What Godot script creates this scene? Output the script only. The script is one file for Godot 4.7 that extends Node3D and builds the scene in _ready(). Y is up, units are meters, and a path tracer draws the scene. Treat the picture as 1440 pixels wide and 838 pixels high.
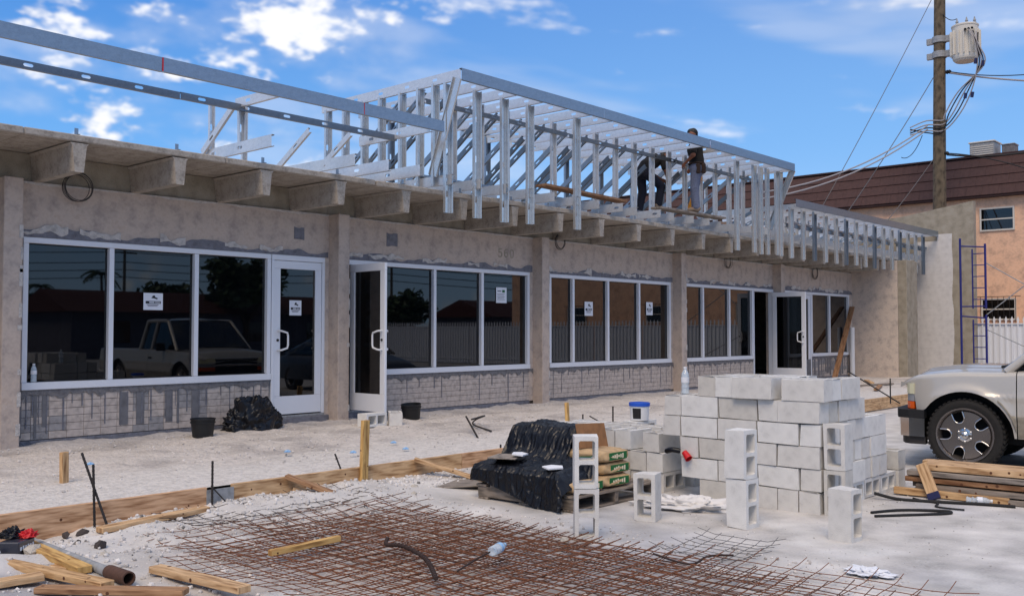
extends Node3D

# ---------------------------------------------------------------- mesh building
class MB:
	var v := PackedVector3Array()
	var n := PackedVector3Array()
	var t := PackedVector2Array()
	var c := PackedColorArray()
	var col := Color(1, 1, 1)

	func vert(p: Vector3, nn: Vector3, uv := Vector2.ZERO) -> void:
		v.append(p); n.append(nn); t.append(uv); c.append(col)

	# a, b, d counter-clockwise seen from outside
	func tri(a: Vector3, b: Vector3, d: Vector3, ua := Vector2.ZERO, ub := Vector2.ZERO, ud := Vector2.ZERO) -> void:
		var nn := (b - a).cross(d - a)
		if nn.length_squared() < 1e-16: return
		nn = nn.normalized()
		vert(a, nn, ua); vert(d, nn, ud); vert(b, nn, ub)

	func tri3(a: Vector3, b: Vector3, d: Vector3, na: Vector3, nb: Vector3, nd: Vector3, ua := Vector2.ZERO, ub := Vector2.ZERO, ud := Vector2.ZERO) -> void:
		vert(a, na, ua); vert(d, nd, ud); vert(b, nb, ub)

	func tri_out(a: Vector3, b: Vector3, d: Vector3, out: Vector3) -> void:
		if (b - a).cross(d - a).dot(out) < 0: tri(a, d, b)
		else: tri(a, b, d)

	func quad(a: Vector3, b: Vector3, d: Vector3, e: Vector3, uw := 1.0, vh := 1.0) -> void:
		tri(a, b, d, Vector2(0, 0), Vector2(uw, 0), Vector2(uw, vh))
		tri(a, d, e, Vector2(0, 0), Vector2(uw, vh), Vector2(0, vh))

	func quad_out(a: Vector3, b: Vector3, d: Vector3, e: Vector3, out: Vector3, uvs: Array = []) -> void:
		var u: Array = uvs if uvs.size() == 4 else [Vector2.ZERO, Vector2.ZERO, Vector2.ZERO, Vector2.ZERO]
		if (b - a).cross(e - a).dot(out) < 0:
			tri(a, e, d, u[0], u[3], u[2]); tri(a, d, b, u[0], u[2], u[1])
		else:
			tri(a, b, d, u[0], u[1], u[2]); tri(a, d, e, u[0], u[2], u[3])

	# box with chamfered edges; u runs along the longest side
	func box(xf: Transform3D, s: Vector3, ch := 0.0, uv0 := Vector2.ZERO) -> void:
		var h := s * 0.5
		var la := 0
		if s.y > s.x and s.y >= s.z: la = 1
		elif s.z > s.x and s.z > s.y: la = 2
		for a in 3:
			var b := (a + 1) % 3
			var d := (a + 2) % 3
			for sg in [-1.0, 1.0]:
				var q: Array = []
				var uvs: Array = []
				for m in [[-1, -1], [1, -1], [1, 1], [-1, 1]]:
					var p := Vector3.ZERO
					p[a] = sg * h[a]
					p[b] = m[0] * (h[b] - ch)
					p[d] = m[1] * (h[d] - ch)
					q.append(xf * p)
					if a == la: uvs.append(uv0 + Vector2(p[b] * 0.2, p[d]))
					elif b == la: uvs.append(uv0 + Vector2(p[b], p[d] + 0.31 * a))
					else: uvs.append(uv0 + Vector2(p[d], p[b] + 0.31 * a))
				var out := Vector3.ZERO
				out[a] = sg
				quad_out(q[0], q[1], q[2], q[3], xf.basis * out, uvs)
		if ch <= 0.0: return
		for a in 3:
			var b := (a + 1) % 3
			var d := (a + 2) % 3
			for sa in [-1.0, 1.0]:
				for sb in [-1.0, 1.0]:
					var pa := Vector3.ZERO
					pa[a] = sa * h[a]; pa[b] = sb * (h[b] - ch)
					var pb := Vector3.ZERO
					pb[a] = sa * (h[a] - ch); pb[b] = sb * h[b]
					var e := Vector3.ZERO
					e[d] = h[d] - ch
					var out := Vector3.ZERO
					out[a] = sa; out[b] = sb
					var uvs := [uv0, uv0 + Vector2(s[d], 0), uv0 + Vector2(s[d], ch), uv0 + Vector2(0, ch)]
					quad_out(xf * (pa - e), xf * (pa + e), xf * (pb + e), xf * (pb - e), xf.basis * out, uvs)
		for sx in [-1.0, 1.0]:
			for sy in [-1.0, 1.0]:
				for sz in [-1.0, 1.0]:
					var i := h - Vector3(ch, ch, ch)
					tri_out(xf * Vector3(sx * h.x, sy * i.y, sz * i.z), xf * Vector3(sx * i.x, sy * h.y, sz * i.z), xf * Vector3(sx * i.x, sy * i.y, sz * h.z), xf.basis * Vector3(sx, sy, sz))

	func bx(at: Vector3, s: Vector3, ch := 0.0, uv0 := Vector2.ZERO) -> void:
		box(Transform3D(Basis(), at), s, ch, uv0)

	# box given by two corners
	func b2(x0: float, y0: float, z0: float, x1: float, y1: float, z1: float, ch := 0.0) -> void:
		bx(Vector3((x0 + x1) / 2, (y0 + y1) / 2, (z0 + z1) / 2), Vector3(absf(x1 - x0), absf(y1 - y0), absf(z1 - z0)), ch)

	func tube(pts: Array, r, seg := 6, caps := true) -> void:
		var count := pts.size()
		var side := Vector3.ZERO
		var rings: Array = []
		var norms: Array = []
		var along := 0.0
		var ls: Array = []
		for i in count:
			var p: Vector3 = pts[i]
			var dir: Vector3 = (pts[mini(i + 1, count - 1)] - pts[maxi(i - 1, 0)]).normalized()
			if i == 0:
				side = dir.cross(Vector3.UP if absf(dir.y) < 0.9 else Vector3.RIGHT).normalized()
			else:
				side = (side - dir * side.dot(dir)).normalized()
				along += p.distance_to(pts[i - 1])
			ls.append(along)
			var up := side.cross(dir)
			var rr: float = r[i] if r is Array else r
			var ring := PackedVector3Array()
			var nn := PackedVector3Array()
			for k in seg:
				var a := TAU * k / seg
				var d := side * cos(a) + up * sin(a)
				ring.append(p + d * rr); nn.append(d)
			rings.append(ring); norms.append(nn)
		for i in count - 1:
			for k in seg:
				var k2 := (k + 1) % seg
				var u0 := Vector2(ls[i], float(k) / seg * 0.3)
				var u1 := Vector2(ls[i + 1], float(k + 1) / seg * 0.3)
				tri3(rings[i][k], rings[i + 1][k2], rings[i][k2], norms[i][k], norms[i + 1][k2], norms[i][k2], u0, u1, Vector2(u0.x, u1.y))
				tri3(rings[i][k], rings[i + 1][k], rings[i + 1][k2], norms[i][k], norms[i + 1][k], norms[i + 1][k2], u0, Vector2(u1.x, u0.y), u1)
		if caps:
			for k in seg:
				var k2 := (k + 1) % seg
				tri_out(pts[0], rings[0][k], rings[0][k2], pts[0] - pts[1])
				tri_out(pts[count - 1], rings[count - 1][k], rings[count - 1][k2], pts[count - 1] - pts[count - 2])

	# profile of (radius, height), turned round the local y axis
	func lathe(prof: Array, seg: int, xf := Transform3D()) -> void:
		for i in prof.size() - 1:
			var p: Vector2 = prof[i]
			var q: Vector2 = prof[i + 1]
			var d := q - p
			if d.length() < 1e-6: continue
			var nr := Vector2(d.y, -d.x).normalized()
			for k in seg:
				var a := TAU * k / seg
				var b := TAU * (k + 1) / seg
				var ca := Vector3(cos(a), 0, sin(a))
				var cb := Vector3(cos(b), 0, sin(b))
				var na := xf.basis * (ca * nr.x + Vector3.UP * nr.y)
				var nb := xf.basis * (cb * nr.x + Vector3.UP * nr.y)
				var p0 := xf * (ca * p.x + Vector3.UP * p.y)
				var p1 := xf * (cb * p.x + Vector3.UP * p.y)
				var q0 := xf * (ca * q.x + Vector3.UP * q.y)
				var q1 := xf * (cb * q.x + Vector3.UP * q.y)
				var u0 := float(k) / seg
				var u1 := float(k + 1) / seg
				if p.x > 1e-5: tri3(p0, q1, p1, na, nb, nb, Vector2(u0, p.y), Vector2(u1, q.y), Vector2(u1, p.y))
				if q.x > 1e-5: tri3(p0, q0, q1, na, na, nb, Vector2(u0, p.y), Vector2(u0, q.y), Vector2(u1, q.y))

	# smooth sheet through a grid of points g[i][j]
	func grid(g: Array, us := 1.0, vs := 1.0, flip := false) -> void:
		var ni := g.size()
		var nj: int = g[0].size()
		var nn: Array = []
		for i in ni:
			var row := PackedVector3Array()
			for j in nj:
				var du: Vector3 = g[mini(i + 1, ni - 1)][j] - g[maxi(i - 1, 0)][j]
				var dv: Vector3 = g[i][mini(j + 1, nj - 1)] - g[i][maxi(j - 1, 0)]
				var w := du.cross(dv).normalized()
				row.append(-w if flip else w)
			nn.append(row)
		for i in ni - 1:
			for j in nj - 1:
				var ua := Vector2(us * i / (ni - 1), vs * j / (nj - 1))
				var ub := Vector2(us * (i + 1) / (ni - 1), vs * j / (nj - 1))
				var uc := Vector2(us * (i + 1) / (ni - 1), vs * (j + 1) / (nj - 1))
				var ud := Vector2(us * i / (ni - 1), vs * (j + 1) / (nj - 1))
				if flip:
					tri3(g[i][j], g[i + 1][j + 1], g[i + 1][j], nn[i][j], nn[i + 1][j + 1], nn[i + 1][j], ua, uc, ub)
					tri3(g[i][j], g[i][j + 1], g[i + 1][j + 1], nn[i][j], nn[i][j + 1], nn[i + 1][j + 1], ua, ud, uc)
				else:
					tri3(g[i][j], g[i + 1][j], g[i + 1][j + 1], nn[i][j], nn[i + 1][j], nn[i + 1][j + 1], ua, ub, uc)
					tri3(g[i][j], g[i + 1][j + 1], g[i][j + 1], nn[i][j], nn[i + 1][j + 1], nn[i][j + 1], ua, uc, ud)

	# flat outline in the local xy plane, pushed along z from 0 to depth
	func prism(poly: PackedVector2Array, depth: float, xf := Transform3D()) -> void:
		var idx := Geometry2D.triangulate_polygon(poly)
		for k in range(0, idx.size(), 3):
			var a := poly[idx[k]]
			var b := poly[idx[k + 1]]
			var d := poly[idx[k + 2]]
			for z in [0.0, depth]:
				var p := [xf * Vector3(a.x, a.y, z), xf * Vector3(b.x, b.y, z), xf * Vector3(d.x, d.y, z)]
				var out := xf.basis * Vector3(0, 0, 1 if z == maxf(depth, 0.0) else -1)
				if (p[1] - p[0]).cross(p[2] - p[0]).dot(out) < 0: tri(p[0], p[2], p[1], a, d, b)
				else: tri(p[0], p[1], p[2], a, b, d)
		var cw := Geometry2D.is_polygon_clockwise(poly)
		for k in poly.size():
			var a := poly[k]
			var b := poly[(k + 1) % poly.size()]
			var e := b - a
			var out := Vector3(e.y, -e.x, 0) * (-1.0 if cw else 1.0)
			quad_out(xf * Vector3(a.x, a.y, 0), xf * Vector3(b.x, b.y, 0), xf * Vector3(b.x, b.y, depth), xf * Vector3(a.x, a.y, depth), xf.basis * out)

	# ball that can be squeezed
	func ball(at: Vector3, r: Vector3, rings := 8, seg := 12) -> void:
		var g: Array = []
		for i in seg + 1:
			var row: Array = []
			for j in rings + 1:
				var th := PI * j / rings
				var ph := TAU * i / seg
				row.append(Vector3(sin(th) * cos(ph), cos(th), sin(th) * sin(ph)))
			g.append(row)
		for i in seg:
			for j in rings:
				var q: Array = [g[i][j], g[i + 1][j], g[i + 1][j + 1], g[i][j + 1]]
				var p: Array = []
				var m: Array = []
				for w in q:
					p.append(at + Vector3(w.x * r.x, w.y * r.y, w.z * r.z))
					m.append(Vector3(w.x / r.x, w.y / r.y, w.z / r.z).normalized())
				tri3(p[0], p[1], p[2], m[0], m[1], m[2])
				tri3(p[0], p[2], p[3], m[0], m[2], m[3])

	func mesh() -> ArrayMesh:
		var a: Array = []
		a.resize(Mesh.ARRAY_MAX)
		a[Mesh.ARRAY_VERTEX] = v
		a[Mesh.ARRAY_NORMAL] = n
		a[Mesh.ARRAY_TEX_UV] = t
		a[Mesh.ARRAY_COLOR] = c
		var m := ArrayMesh.new()
		m.add_surface_from_arrays(Mesh.PRIMITIVE_TRIANGLES, a)
		return m

# ---------------------------------------------------------------- naming and tagging
var taken := {}
var M := {}
var rng := RandomNumberGenerator.new()
var fn := FastNoiseLite.new()

func numbered(called: String, parent: Node = null) -> String:
	var key := (str(parent.get_instance_id()) if parent else "") + called
	if taken.has(key):
		taken[key] += 1
		return "%s_%03d" % [called, taken[key]]
	taken[key] = 0
	return called

func tag(o: Node, label: String, category: String, group := "") -> Node:
	o.set_meta("label", label)
	o.set_meta("category", category)
	if group != "": o.set_meta("group", group)
	return o

func thing(called: String, label: String, category: String, at := Vector3.ZERO, turn := 0.0, group := "") -> Node3D:
	var o := Node3D.new()
	o.name = numbered(called)
	o.position = at
	o.rotation.y = turn
	add_child(o)
	tag(o, label, category, group)
	return o

func part(called: String, shape, m: Material, parent: Node3D, xf := Transform3D()) -> MeshInstance3D:
	var o := MeshInstance3D.new()
	o.name = numbered(called, parent)
	o.mesh = shape.mesh() if shape is MB else shape
	o.material_override = m
	o.transform = xf
	o.cast_shadow = GeometryInstance3D.SHADOW_CASTING_SETTING_ON
	parent.add_child(o)
	return o

# a thing that is one mesh
func solo(called: String, shape, m: Material, label: String, category: String, xf := Transform3D(), group := "") -> MeshInstance3D:
	var o := MeshInstance3D.new()
	o.name = numbered(called)
	o.mesh = shape.mesh() if shape is MB else shape
	o.material_override = m
	o.transform = xf
	add_child(o)
	tag(o, label, category, group)
	return o

func struct(called: String, shape, m: Material) -> MeshInstance3D:
	var o := MeshInstance3D.new()
	o.name = numbered(called)
	o.mesh = shape.mesh() if shape is MB else shape
	o.material_override = m
	add_child(o)
	o.set_meta("kind", "structure")
	return o

func dup(o: Node3D, at: Vector3, turn: float, label: String, group := "") -> Node3D:
	var r: Node3D = o.duplicate()
	var base := String(o.name)
	r.name = numbered(base)
	add_child(r)
	r.position = at
	r.rotation.y = turn
	r.set_meta("label", label)
	if group != "": r.set_meta("group", group)
	return r

func look(from: Vector3, to: Vector3, side: Vector3) -> Transform3D:      # y runs from -> to, x along side
	var y := (to - from).normalized()
	var x := (side - y * side.dot(y)).normalized()
	return Transform3D(Basis(x, y, x.cross(y)), from)

# ---------------------------------------------------------------- materials
func noise_image(seed_: int, freq: float, octaves: int, size: int, type := FastNoiseLite.TYPE_SIMPLEX_SMOOTH, sx := 1.0) -> Image:
	var f := FastNoiseLite.new()
	f.seed = seed_
	f.noise_type = type
	f.frequency = freq
	f.fractal_octaves = octaves
	f.fractal_type = FastNoiseLite.FRACTAL_FBM if octaves > 1 else FastNoiseLite.FRACTAL_NONE
	f.cellular_return_type = FastNoiseLite.RETURN_DISTANCE
	var im: Image
	if sx == 1.0:
		im = f.get_seamless_image(size, size)
	else:
		im = f.get_seamless_image(int(size / sx), size)
		im.resize(size, size, Image.INTERPOLATE_CUBIC)
	im.convert(Image.FORMAT_L8)
	return im

# maps one or two noises onto colours between lo and hi
func tone(im: Image, stops: Array, im2: Image = null, share := 0.5) -> ImageTexture:
	var w := im.get_width()
	var h := im.get_height()
	var a := im.get_data()
	var b := im2.get_data() if im2 else a
	var lut: Array = []
	for k in 256:
		var x := k / 255.0
		var cc: Color = stops[0][1]
		for j in stops.size() - 1:
			if x >= stops[j][0]:
				var f := clampf((x - stops[j][0]) / maxf(stops[j + 1][0] - stops[j][0], 1e-5), 0, 1)
				cc = (stops[j][1] as Color).lerp(stops[j + 1][1], f)
		lut.append([int(cc.r * 255), int(cc.g * 255), int(cc.b * 255)])
	var out := PackedByteArray()
	out.resize(w * h * 3)
	for i in w * h:
		var val: int = a[i]
		if im2: val = int(val * (1 - share) + b[i] * share)
		var cc: Array = lut[val]
		out[i * 3] = cc[0]; out[i * 3 + 1] = cc[1]; out[i * 3 + 2] = cc[2]
	return ImageTexture.create_from_image(Image.create_from_data(w, h, false, Image.FORMAT_RGB8, out))

func grey(x: float) -> Color: return Color(x, x, x)

func std(color: Color, rough := 0.8, tex: Texture2D = null, scale := 1.0, bump: Texture2D = null, depth := 0.5, world := true) -> StandardMaterial3D:
	var m := StandardMaterial3D.new()
	m.albedo_color = color
	m.roughness = rough
	if tex:
		m.albedo_texture = tex
	if bump:
		m.heightmap_enabled = true
		m.heightmap_texture = bump
		m.heightmap_scale = depth
	if tex or bump:
		m.uv1_triplanar = true
		m.uv1_world_triplanar = world
		m.uv1_scale = Vector3.ONE * scale
	return m

func wood(color: Color, tex: Texture2D, rough := 0.75) -> StandardMaterial3D:
	var m := StandardMaterial3D.new()
	m.albedo_color = color
	m.albedo_texture = tex
	m.roughness = rough
	return m

func make_materials() -> void:
	var coarse := noise_image(3, 0.012, 5, 512)
	var fine := noise_image(5, 0.06, 4, 512)
	var grain := noise_image(7, 0.22, 3, 512)
	var cells := noise_image(9, 0.05, 2, 512, FastNoiseLite.TYPE_CELLULAR)
	var mottle := tone(coarse, [[0.15, grey(0.74)], [0.5, grey(0.92)], [0.85, grey(1.0)]], grain, 0.35)
	var speck := tone(grain, [[0.1, grey(0.78)], [0.45, grey(0.95)], [0.9, grey(1.0)]], fine, 0.4)
	var t_coarse := ImageTexture.create_from_image(coarse)
	var t_fine := ImageTexture.create_from_image(fine)
	var t_grain := ImageTexture.create_from_image(grain)
	var block_tex := tone(coarse, [[0.12, grey(0.80)], [0.36, grey(0.93)], [0.6, grey(0.975)], [0.9, grey(1.0)]], grain, 0.55)
	var stucco_tex := tone(coarse, [[0.1, Color(0.80, 0.80, 0.81)], [0.38, Color(0.93, 0.925, 0.92)], [0.6, Color(1, 0.995, 0.98)], [0.85, Color(0.94, 0.92, 0.90)]], fine, 0.3)
	M.stucco = std(Color(0.75, 0.69, 0.645), 0.9, stucco_tex, 0.55, t_fine, 0.35)
	M.stucco_light = std(Color(0.79, 0.735, 0.69), 0.9, stucco_tex, 0.5, t_fine, 0.4)
	M.concrete = std(Color(0.70, 0.665, 0.625), 0.9, tone(coarse, [[0.2, Color(0.76, 0.75, 0.74)], [0.5, Color(0.93, 0.925, 0.91)], [0.8, Color(1, 1, 1)]], fine, 0.45), 0.8, t_fine, 0.3)
	M.raw_concrete = std(Color(0.63, 0.60, 0.545), 0.92, tone(coarse, [[0.2, Color(0.80, 0.79, 0.77)], [0.5, Color(0.94, 0.93, 0.91)], [0.8, Color(1, 1, 1)]], grain, 0.4), 0.5, t_fine, 0.4)
	M.skim = std(Color(0.83, 0.815, 0.80), 0.9, block_tex, 0.7, t_fine, 0.15)
	M.block = std(Color(0.835, 0.825, 0.805), 0.93, block_tex, 1.3, t_grain, 0.22, false)
	M.block_pale = std(Color(0.875, 0.87, 0.855), 0.93, block_tex, 1.1, t_grain, 0.22, false)
	M.block_warm = std(Color(0.79, 0.775, 0.745), 0.93, block_tex, 1.5, t_grain, 0.22, false)
	M.mortar = std(Color(0.50, 0.50, 0.53), 0.95, mottle, 1.3, t_fine, 0.8)
	M.mortar_dark = std(Color(0.50, 0.49, 0.495), 0.95, mottle, 1.7, t_fine, 0.8)
	M.plaster_chip = std(Color(0.82, 0.795, 0.77), 0.95, mottle, 1.5, t_fine, 0.8)
	M.stain = std(Color(0.47, 0.465, 0.475), 0.9, mottle, 1.0)
	M.brick = std(Color(0.80, 0.745, 0.70), 0.9, mottle, 1.4, t_fine, 0.2)
	M.brick_grey = std(Color(0.64, 0.62, 0.61), 0.9, mottle, 1.4, t_fine, 0.2)
	M.brick_bed = std(Color(0.42, 0.395, 0.385), 0.95)
	M.aluminium = std(Color(0.86, 0.87, 0.89), 0.45)
	M.rubber = std(Color(0.05, 0.05, 0.055), 0.7)
	M.dark = std(Color(0.035, 0.035, 0.04), 0.85)
	M.inside = std(Color(0.24, 0.235, 0.24), 0.95, mottle, 0.8)
	var gl := StandardMaterial3D.new()
	gl.albedo_color = Color(0.014, 0.02, 0.032, 0.9)
	gl.transparency = BaseMaterial3D.TRANSPARENCY_ALPHA
	gl.roughness = 0.015
	gl.metallic_specular = 0.6
	M.glass = gl
	var cg := StandardMaterial3D.new()
	cg.albedo_color = Color(0.03, 0.035, 0.045, 0.93)
	cg.transparency = BaseMaterial3D.TRANSPARENCY_ALPHA
	cg.roughness = 0.02
	cg.metallic_specular = 0.6
	M.car_glass = cg
	var zinc := tone(noise_image(21, 0.05, 2, 512, FastNoiseLite.TYPE_CELLULAR), [[0.0, grey(0.86)], [0.5, grey(0.955)], [1.0, grey(1.0)]], coarse, 0.5)
	var g := std(Color(0.89, 0.895, 0.90), 0.30, zinc, 2.2, null, 0, false)
	g.metallic = 0.55
	M.galv = g
	var g2 := std(Color(0.60, 0.65, 0.70), 0.34, zinc, 1.6, null, 0, false)
	g2.metallic = 0.72
	M.galv_dull = g2
	var g3 := std(Color(0.52, 0.545, 0.57), 0.32, zinc, 1.9, null, 0, false)
	g3.metallic = 0.85
	M.galv_dark = g3
	var g4 := std(Color(0.86, 0.87, 0.875), 0.26, zinc, 2.4, null, 0, false)
	g4.metallic = 0.68
	M.galv_mid = g4
	var ws := noise_image(31, 0.05, 4, 512, FastNoiseLite.TYPE_SIMPLEX_SMOOTH, 9.0)
	var ws2 := noise_image(33, 0.02, 3, 512, FastNoiseLite.TYPE_SIMPLEX_SMOOTH, 3.0)
	var wt := tone(ws, [[0.15, Color(0.62, 0.52, 0.42)], [0.4, Color(0.85, 0.79, 0.72)], [0.7, Color(1, 0.97, 0.93)], [0.95, Color(0.92, 0.86, 0.78)]], ws2, 0.35)
	var wt_old := tone(ws, [[0.15, grey(0.55)], [0.45, grey(0.85)], [0.8, grey(1.0)]], ws2, 0.4)
	M.pine = wood(Color(0.80, 0.68, 0.52), wt)
	M.pine_yellow = wood(Color(0.82, 0.69, 0.45), wt)
	M.pine_pale = wood(Color(0.82, 0.71, 0.57), wt)
	M.pine_brown = wood(Color(0.66, 0.53, 0.41), wt)
	M.form_wood = wood(Color(0.83, 0.70, 0.58), wt)
	M.wood_grey = wood(Color(0.58, 0.53, 0.48), wt_old)
	M.ply = wood(Color(0.60, 0.56, 0.52), wt_old)
	M.pole_wood = wood(Color(0.42, 0.37, 0.30), wt_old, 0.9)
	M.plank_brown = wood(Color(0.62, 0.48, 0.36), wt)
	M.knot = std(Color(0.34, 0.20, 0.11), 0.8)
	M.rust = std(Color(0.53, 0.375, 0.29), 0.9, tone(fine, [[0.2, Color(0.6, 0.55, 0.5)], [0.6, Color(1, 0.9, 0.8)]], grain, 0.4), 3.0)
	M.rust_old = std(Color(0.42, 0.30, 0.245), 0.9, mottle, 4.0)
	M.rust_dark = std(Color(0.20, 0.14, 0.12), 0.85)
	M.rust_coupling = std(Color(0.36, 0.25, 0.20), 0.85, mottle, 3.0)
	M.steel_dark = std(Color(0.16, 0.145, 0.14), 0.7)
	M.coil = std(Color(0.26, 0.24, 0.23), 0.7)
	M.wire_grey = std(Color(0.36, 0.35, 0.35), 0.6)
	M.black_plastic = std(Color(0.045, 0.053, 0.08), 0.30, null, 3.0, t_fine, 0.2)
	M.black_plastic.metallic_specular = 0.4
	M.black_pail = std(Color(0.055, 0.06, 0.07), 0.5)
	M.paper = std(Color(0.78, 0.66, 0.50), 0.9, mottle, 1.5)
	M.card = std(Color(0.60, 0.43, 0.28), 0.9, mottle, 1.5)
	M.print_green = std(Color(0.08, 0.38, 0.19), 0.8)
	M.print_dark = std(Color(0.10, 0.10, 0.12), 0.8)
	M.print_pale = std(Color(0.86, 0.82, 0.72), 0.8)
	M.print_mauve = std(Color(0.26, 0.20, 0.27), 0.8)
	M.white_paper = std(Color(0.86, 0.87, 0.89), 0.8)
	M.white_sheet = std(Color(0.84, 0.83, 0.82), 0.5, null, 1.0, t_fine, 0.3)
	M.red = std(Color(0.75, 0.07, 0.10), 0.4)
	M.blue = std(Color(0.12, 0.33, 0.75), 0.5)
	M.blue_light = std(Color(0.58, 0.74, 0.88), 0.4)
	M.blue_dark = std(Color(0.06, 0.09, 0.28), 0.5)
	M.scaffold = std(Color(0.10, 0.12, 0.42), 0.5)
	M.yellow = std(Color(0.85, 0.55, 0.06), 0.5)
	M.white = std(Color(0.86, 0.86, 0.86), 0.6)
	M.fence = std(Color(0.87, 0.88, 0.90), 0.55)
	M.orange_wall = std(Color(0.92, 0.75, 0.63), 0.92, stucco_tex, 0.3, t_fine, 0.4)
	M.roof_tile = std(Color(0.30, 0.205, 0.19), 0.9, mottle, 0.9, t_fine, 0.5)
	M.roof_dark = std(Color(0.22, 0.15, 0.15), 0.9)
	M.red_roof = std(Color(0.30, 0.15, 0.12), 0.9, mottle, 0.6)
	M.house_wall = std(Color(0.36, 0.36, 0.40), 0.9, mottle, 0.4)
	M.cream = std(Color(0.80, 0.78, 0.74), 0.7)
	M.grey_steel = std(Color(0.62, 0.63, 0.64), 0.6, mottle, 2.0)
	M.cable_grey = std(Color(0.60, 0.58, 0.58), 0.6)
	M.cable_black = std(Color(0.05, 0.05, 0.06), 0.6)
	M.ground = std(Color(1, 1, 1), 0.95, tone(coarse, [[0.1, grey(0.80)], [0.4, grey(0.93)], [0.75, grey(1.0)]], grain, 0.3), 0.33, t_grain, 0.35)
	M.ground.vertex_color_use_as_albedo = true
	var pebbles := tone(cells, [[0.0, grey(0.74)], [0.3, grey(0.9)], [0.6, grey(1.0)]], coarse, 0.5)
	M.gravel = std(Color(1, 1, 1), 0.95, pebbles, 1.1, ImageTexture.create_from_image(cells), 1.2)
	M.gravel.vertex_color_use_as_albedo = true
	M.stone = std(Color(1, 1, 1), 0.95)
	M.stone.vertex_color_use_as_albedo = true
	M.rock = std(Color(0.80, 0.77, 0.72), 0.95, mottle, 3.0, t_fine, 0.8)
	M.rock_dark = std(Color(0.30, 0.27, 0.26), 0.95, mottle, 3.0, t_fine, 0.8)
	var bottle := StandardMaterial3D.new()
	bottle.albedo_color = Color(0.86, 0.92, 0.96, 0.42)
	bottle.transparency = BaseMaterial3D.TRANSPARENCY_ALPHA
	bottle.roughness = 0.08
	M.bottle = bottle
	M.silver = std(Color(0.71, 0.687, 0.648), 0.36)
	M.silver.metallic = 0.15
	M.silver.clearcoat_enabled = true
	M.silver.clearcoat = 0.8
	M.silver.clearcoat_roughness = 0.06
	M.silver_low = std(Color(0.60, 0.565, 0.50), 0.5, mottle, 1.4)
	M.silver_low.metallic = 0.2
	M.navy_paint = std(Color(0.05, 0.06, 0.14), 0.3)
	M.navy_paint.clearcoat_enabled = true
	M.chrome = std(Color(0.80, 0.79, 0.78), 0.16)
	M.chrome.metallic = 1.0
	M.chrome_dull = std(Color(0.56, 0.53, 0.51), 0.22)
	M.chrome_dull.metallic = 0.85
	M.tyre = std(Color(0.135, 0.127, 0.118), 0.85, mottle, 3.0, t_grain, 0.15, false)
	M.headlight = std(Color(0.84, 0.82, 0.68), 0.12)
	M.headlight.clearcoat_enabled = true
	M.amber = std(Color(0.90, 0.36, 0.05), 0.2)
	M.skin = std(Color(0.50, 0.31, 0.22), 0.6)
	M.hair = std(Color(0.035, 0.03, 0.03), 0.6)
	M.shirt = std(Color(0.05, 0.05, 0.06), 0.9)
	M.jeans = std(Color(0.42, 0.45, 0.54), 0.95, mottle, 3.0)
	M.navy = std(Color(0.07, 0.09, 0.16), 0.95, mottle, 3.0)
	M.leather = std(Color(0.20, 0.13, 0.09), 0.8)
	M.shoe = std(Color(0.52, 0.45, 0.38), 0.8)
	var leaf := std(Color(1, 1, 1), 0.6)
	leaf.vertex_color_use_as_albedo = true
	leaf.backlight_enabled = true
	leaf.backlight = Color(0.10, 0.16, 0.03)
	M.leaf = leaf
	M.bark = std(Color(0.34, 0.29, 0.24), 0.95, mottle, 2.0, t_fine, 1.0)

# ---------------------------------------------------------------- sky
const CLOUDS := [[24.4, 11.5, 2.7, 1.5, 1.0], [29.8, 14.0, 1.9, 1.1, 0.8], [35.4, 17.2, 3.4, 2.2, 0.95], [21.0, 16.9, 3.4, 1.0, 0.75], [24.5, 14.3, 3.6, 1.5, 0.6],
	[30.3, 11.0, 2.6, 1.0, 0.65], [27.0, 18.6, 5.0, 1.2, 0.55], [46.5, 18.8, 7.0, 0.9, 0.68], [60.0, 17.5, 4.5, 0.9, 0.62], [69.5, 18.3, 6.5, 1.3, 0.95], [53.9, 15.2, 1.1, 0.45, 0.55],
	[67.0, 14.0, 2.2, 0.3, 0.55], [68.7, 12.3, 2.0, 0.4, 0.5], [50.5, 7.6, 5.0, 1.9, 0.8], [36.0, 9.5, 2.2, 0.9, 0.6], [27.0, 9.3, 2.5, 0.8, 0.5], [41.0, 14.5, 2.0, 0.6, 0.4]]

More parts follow.
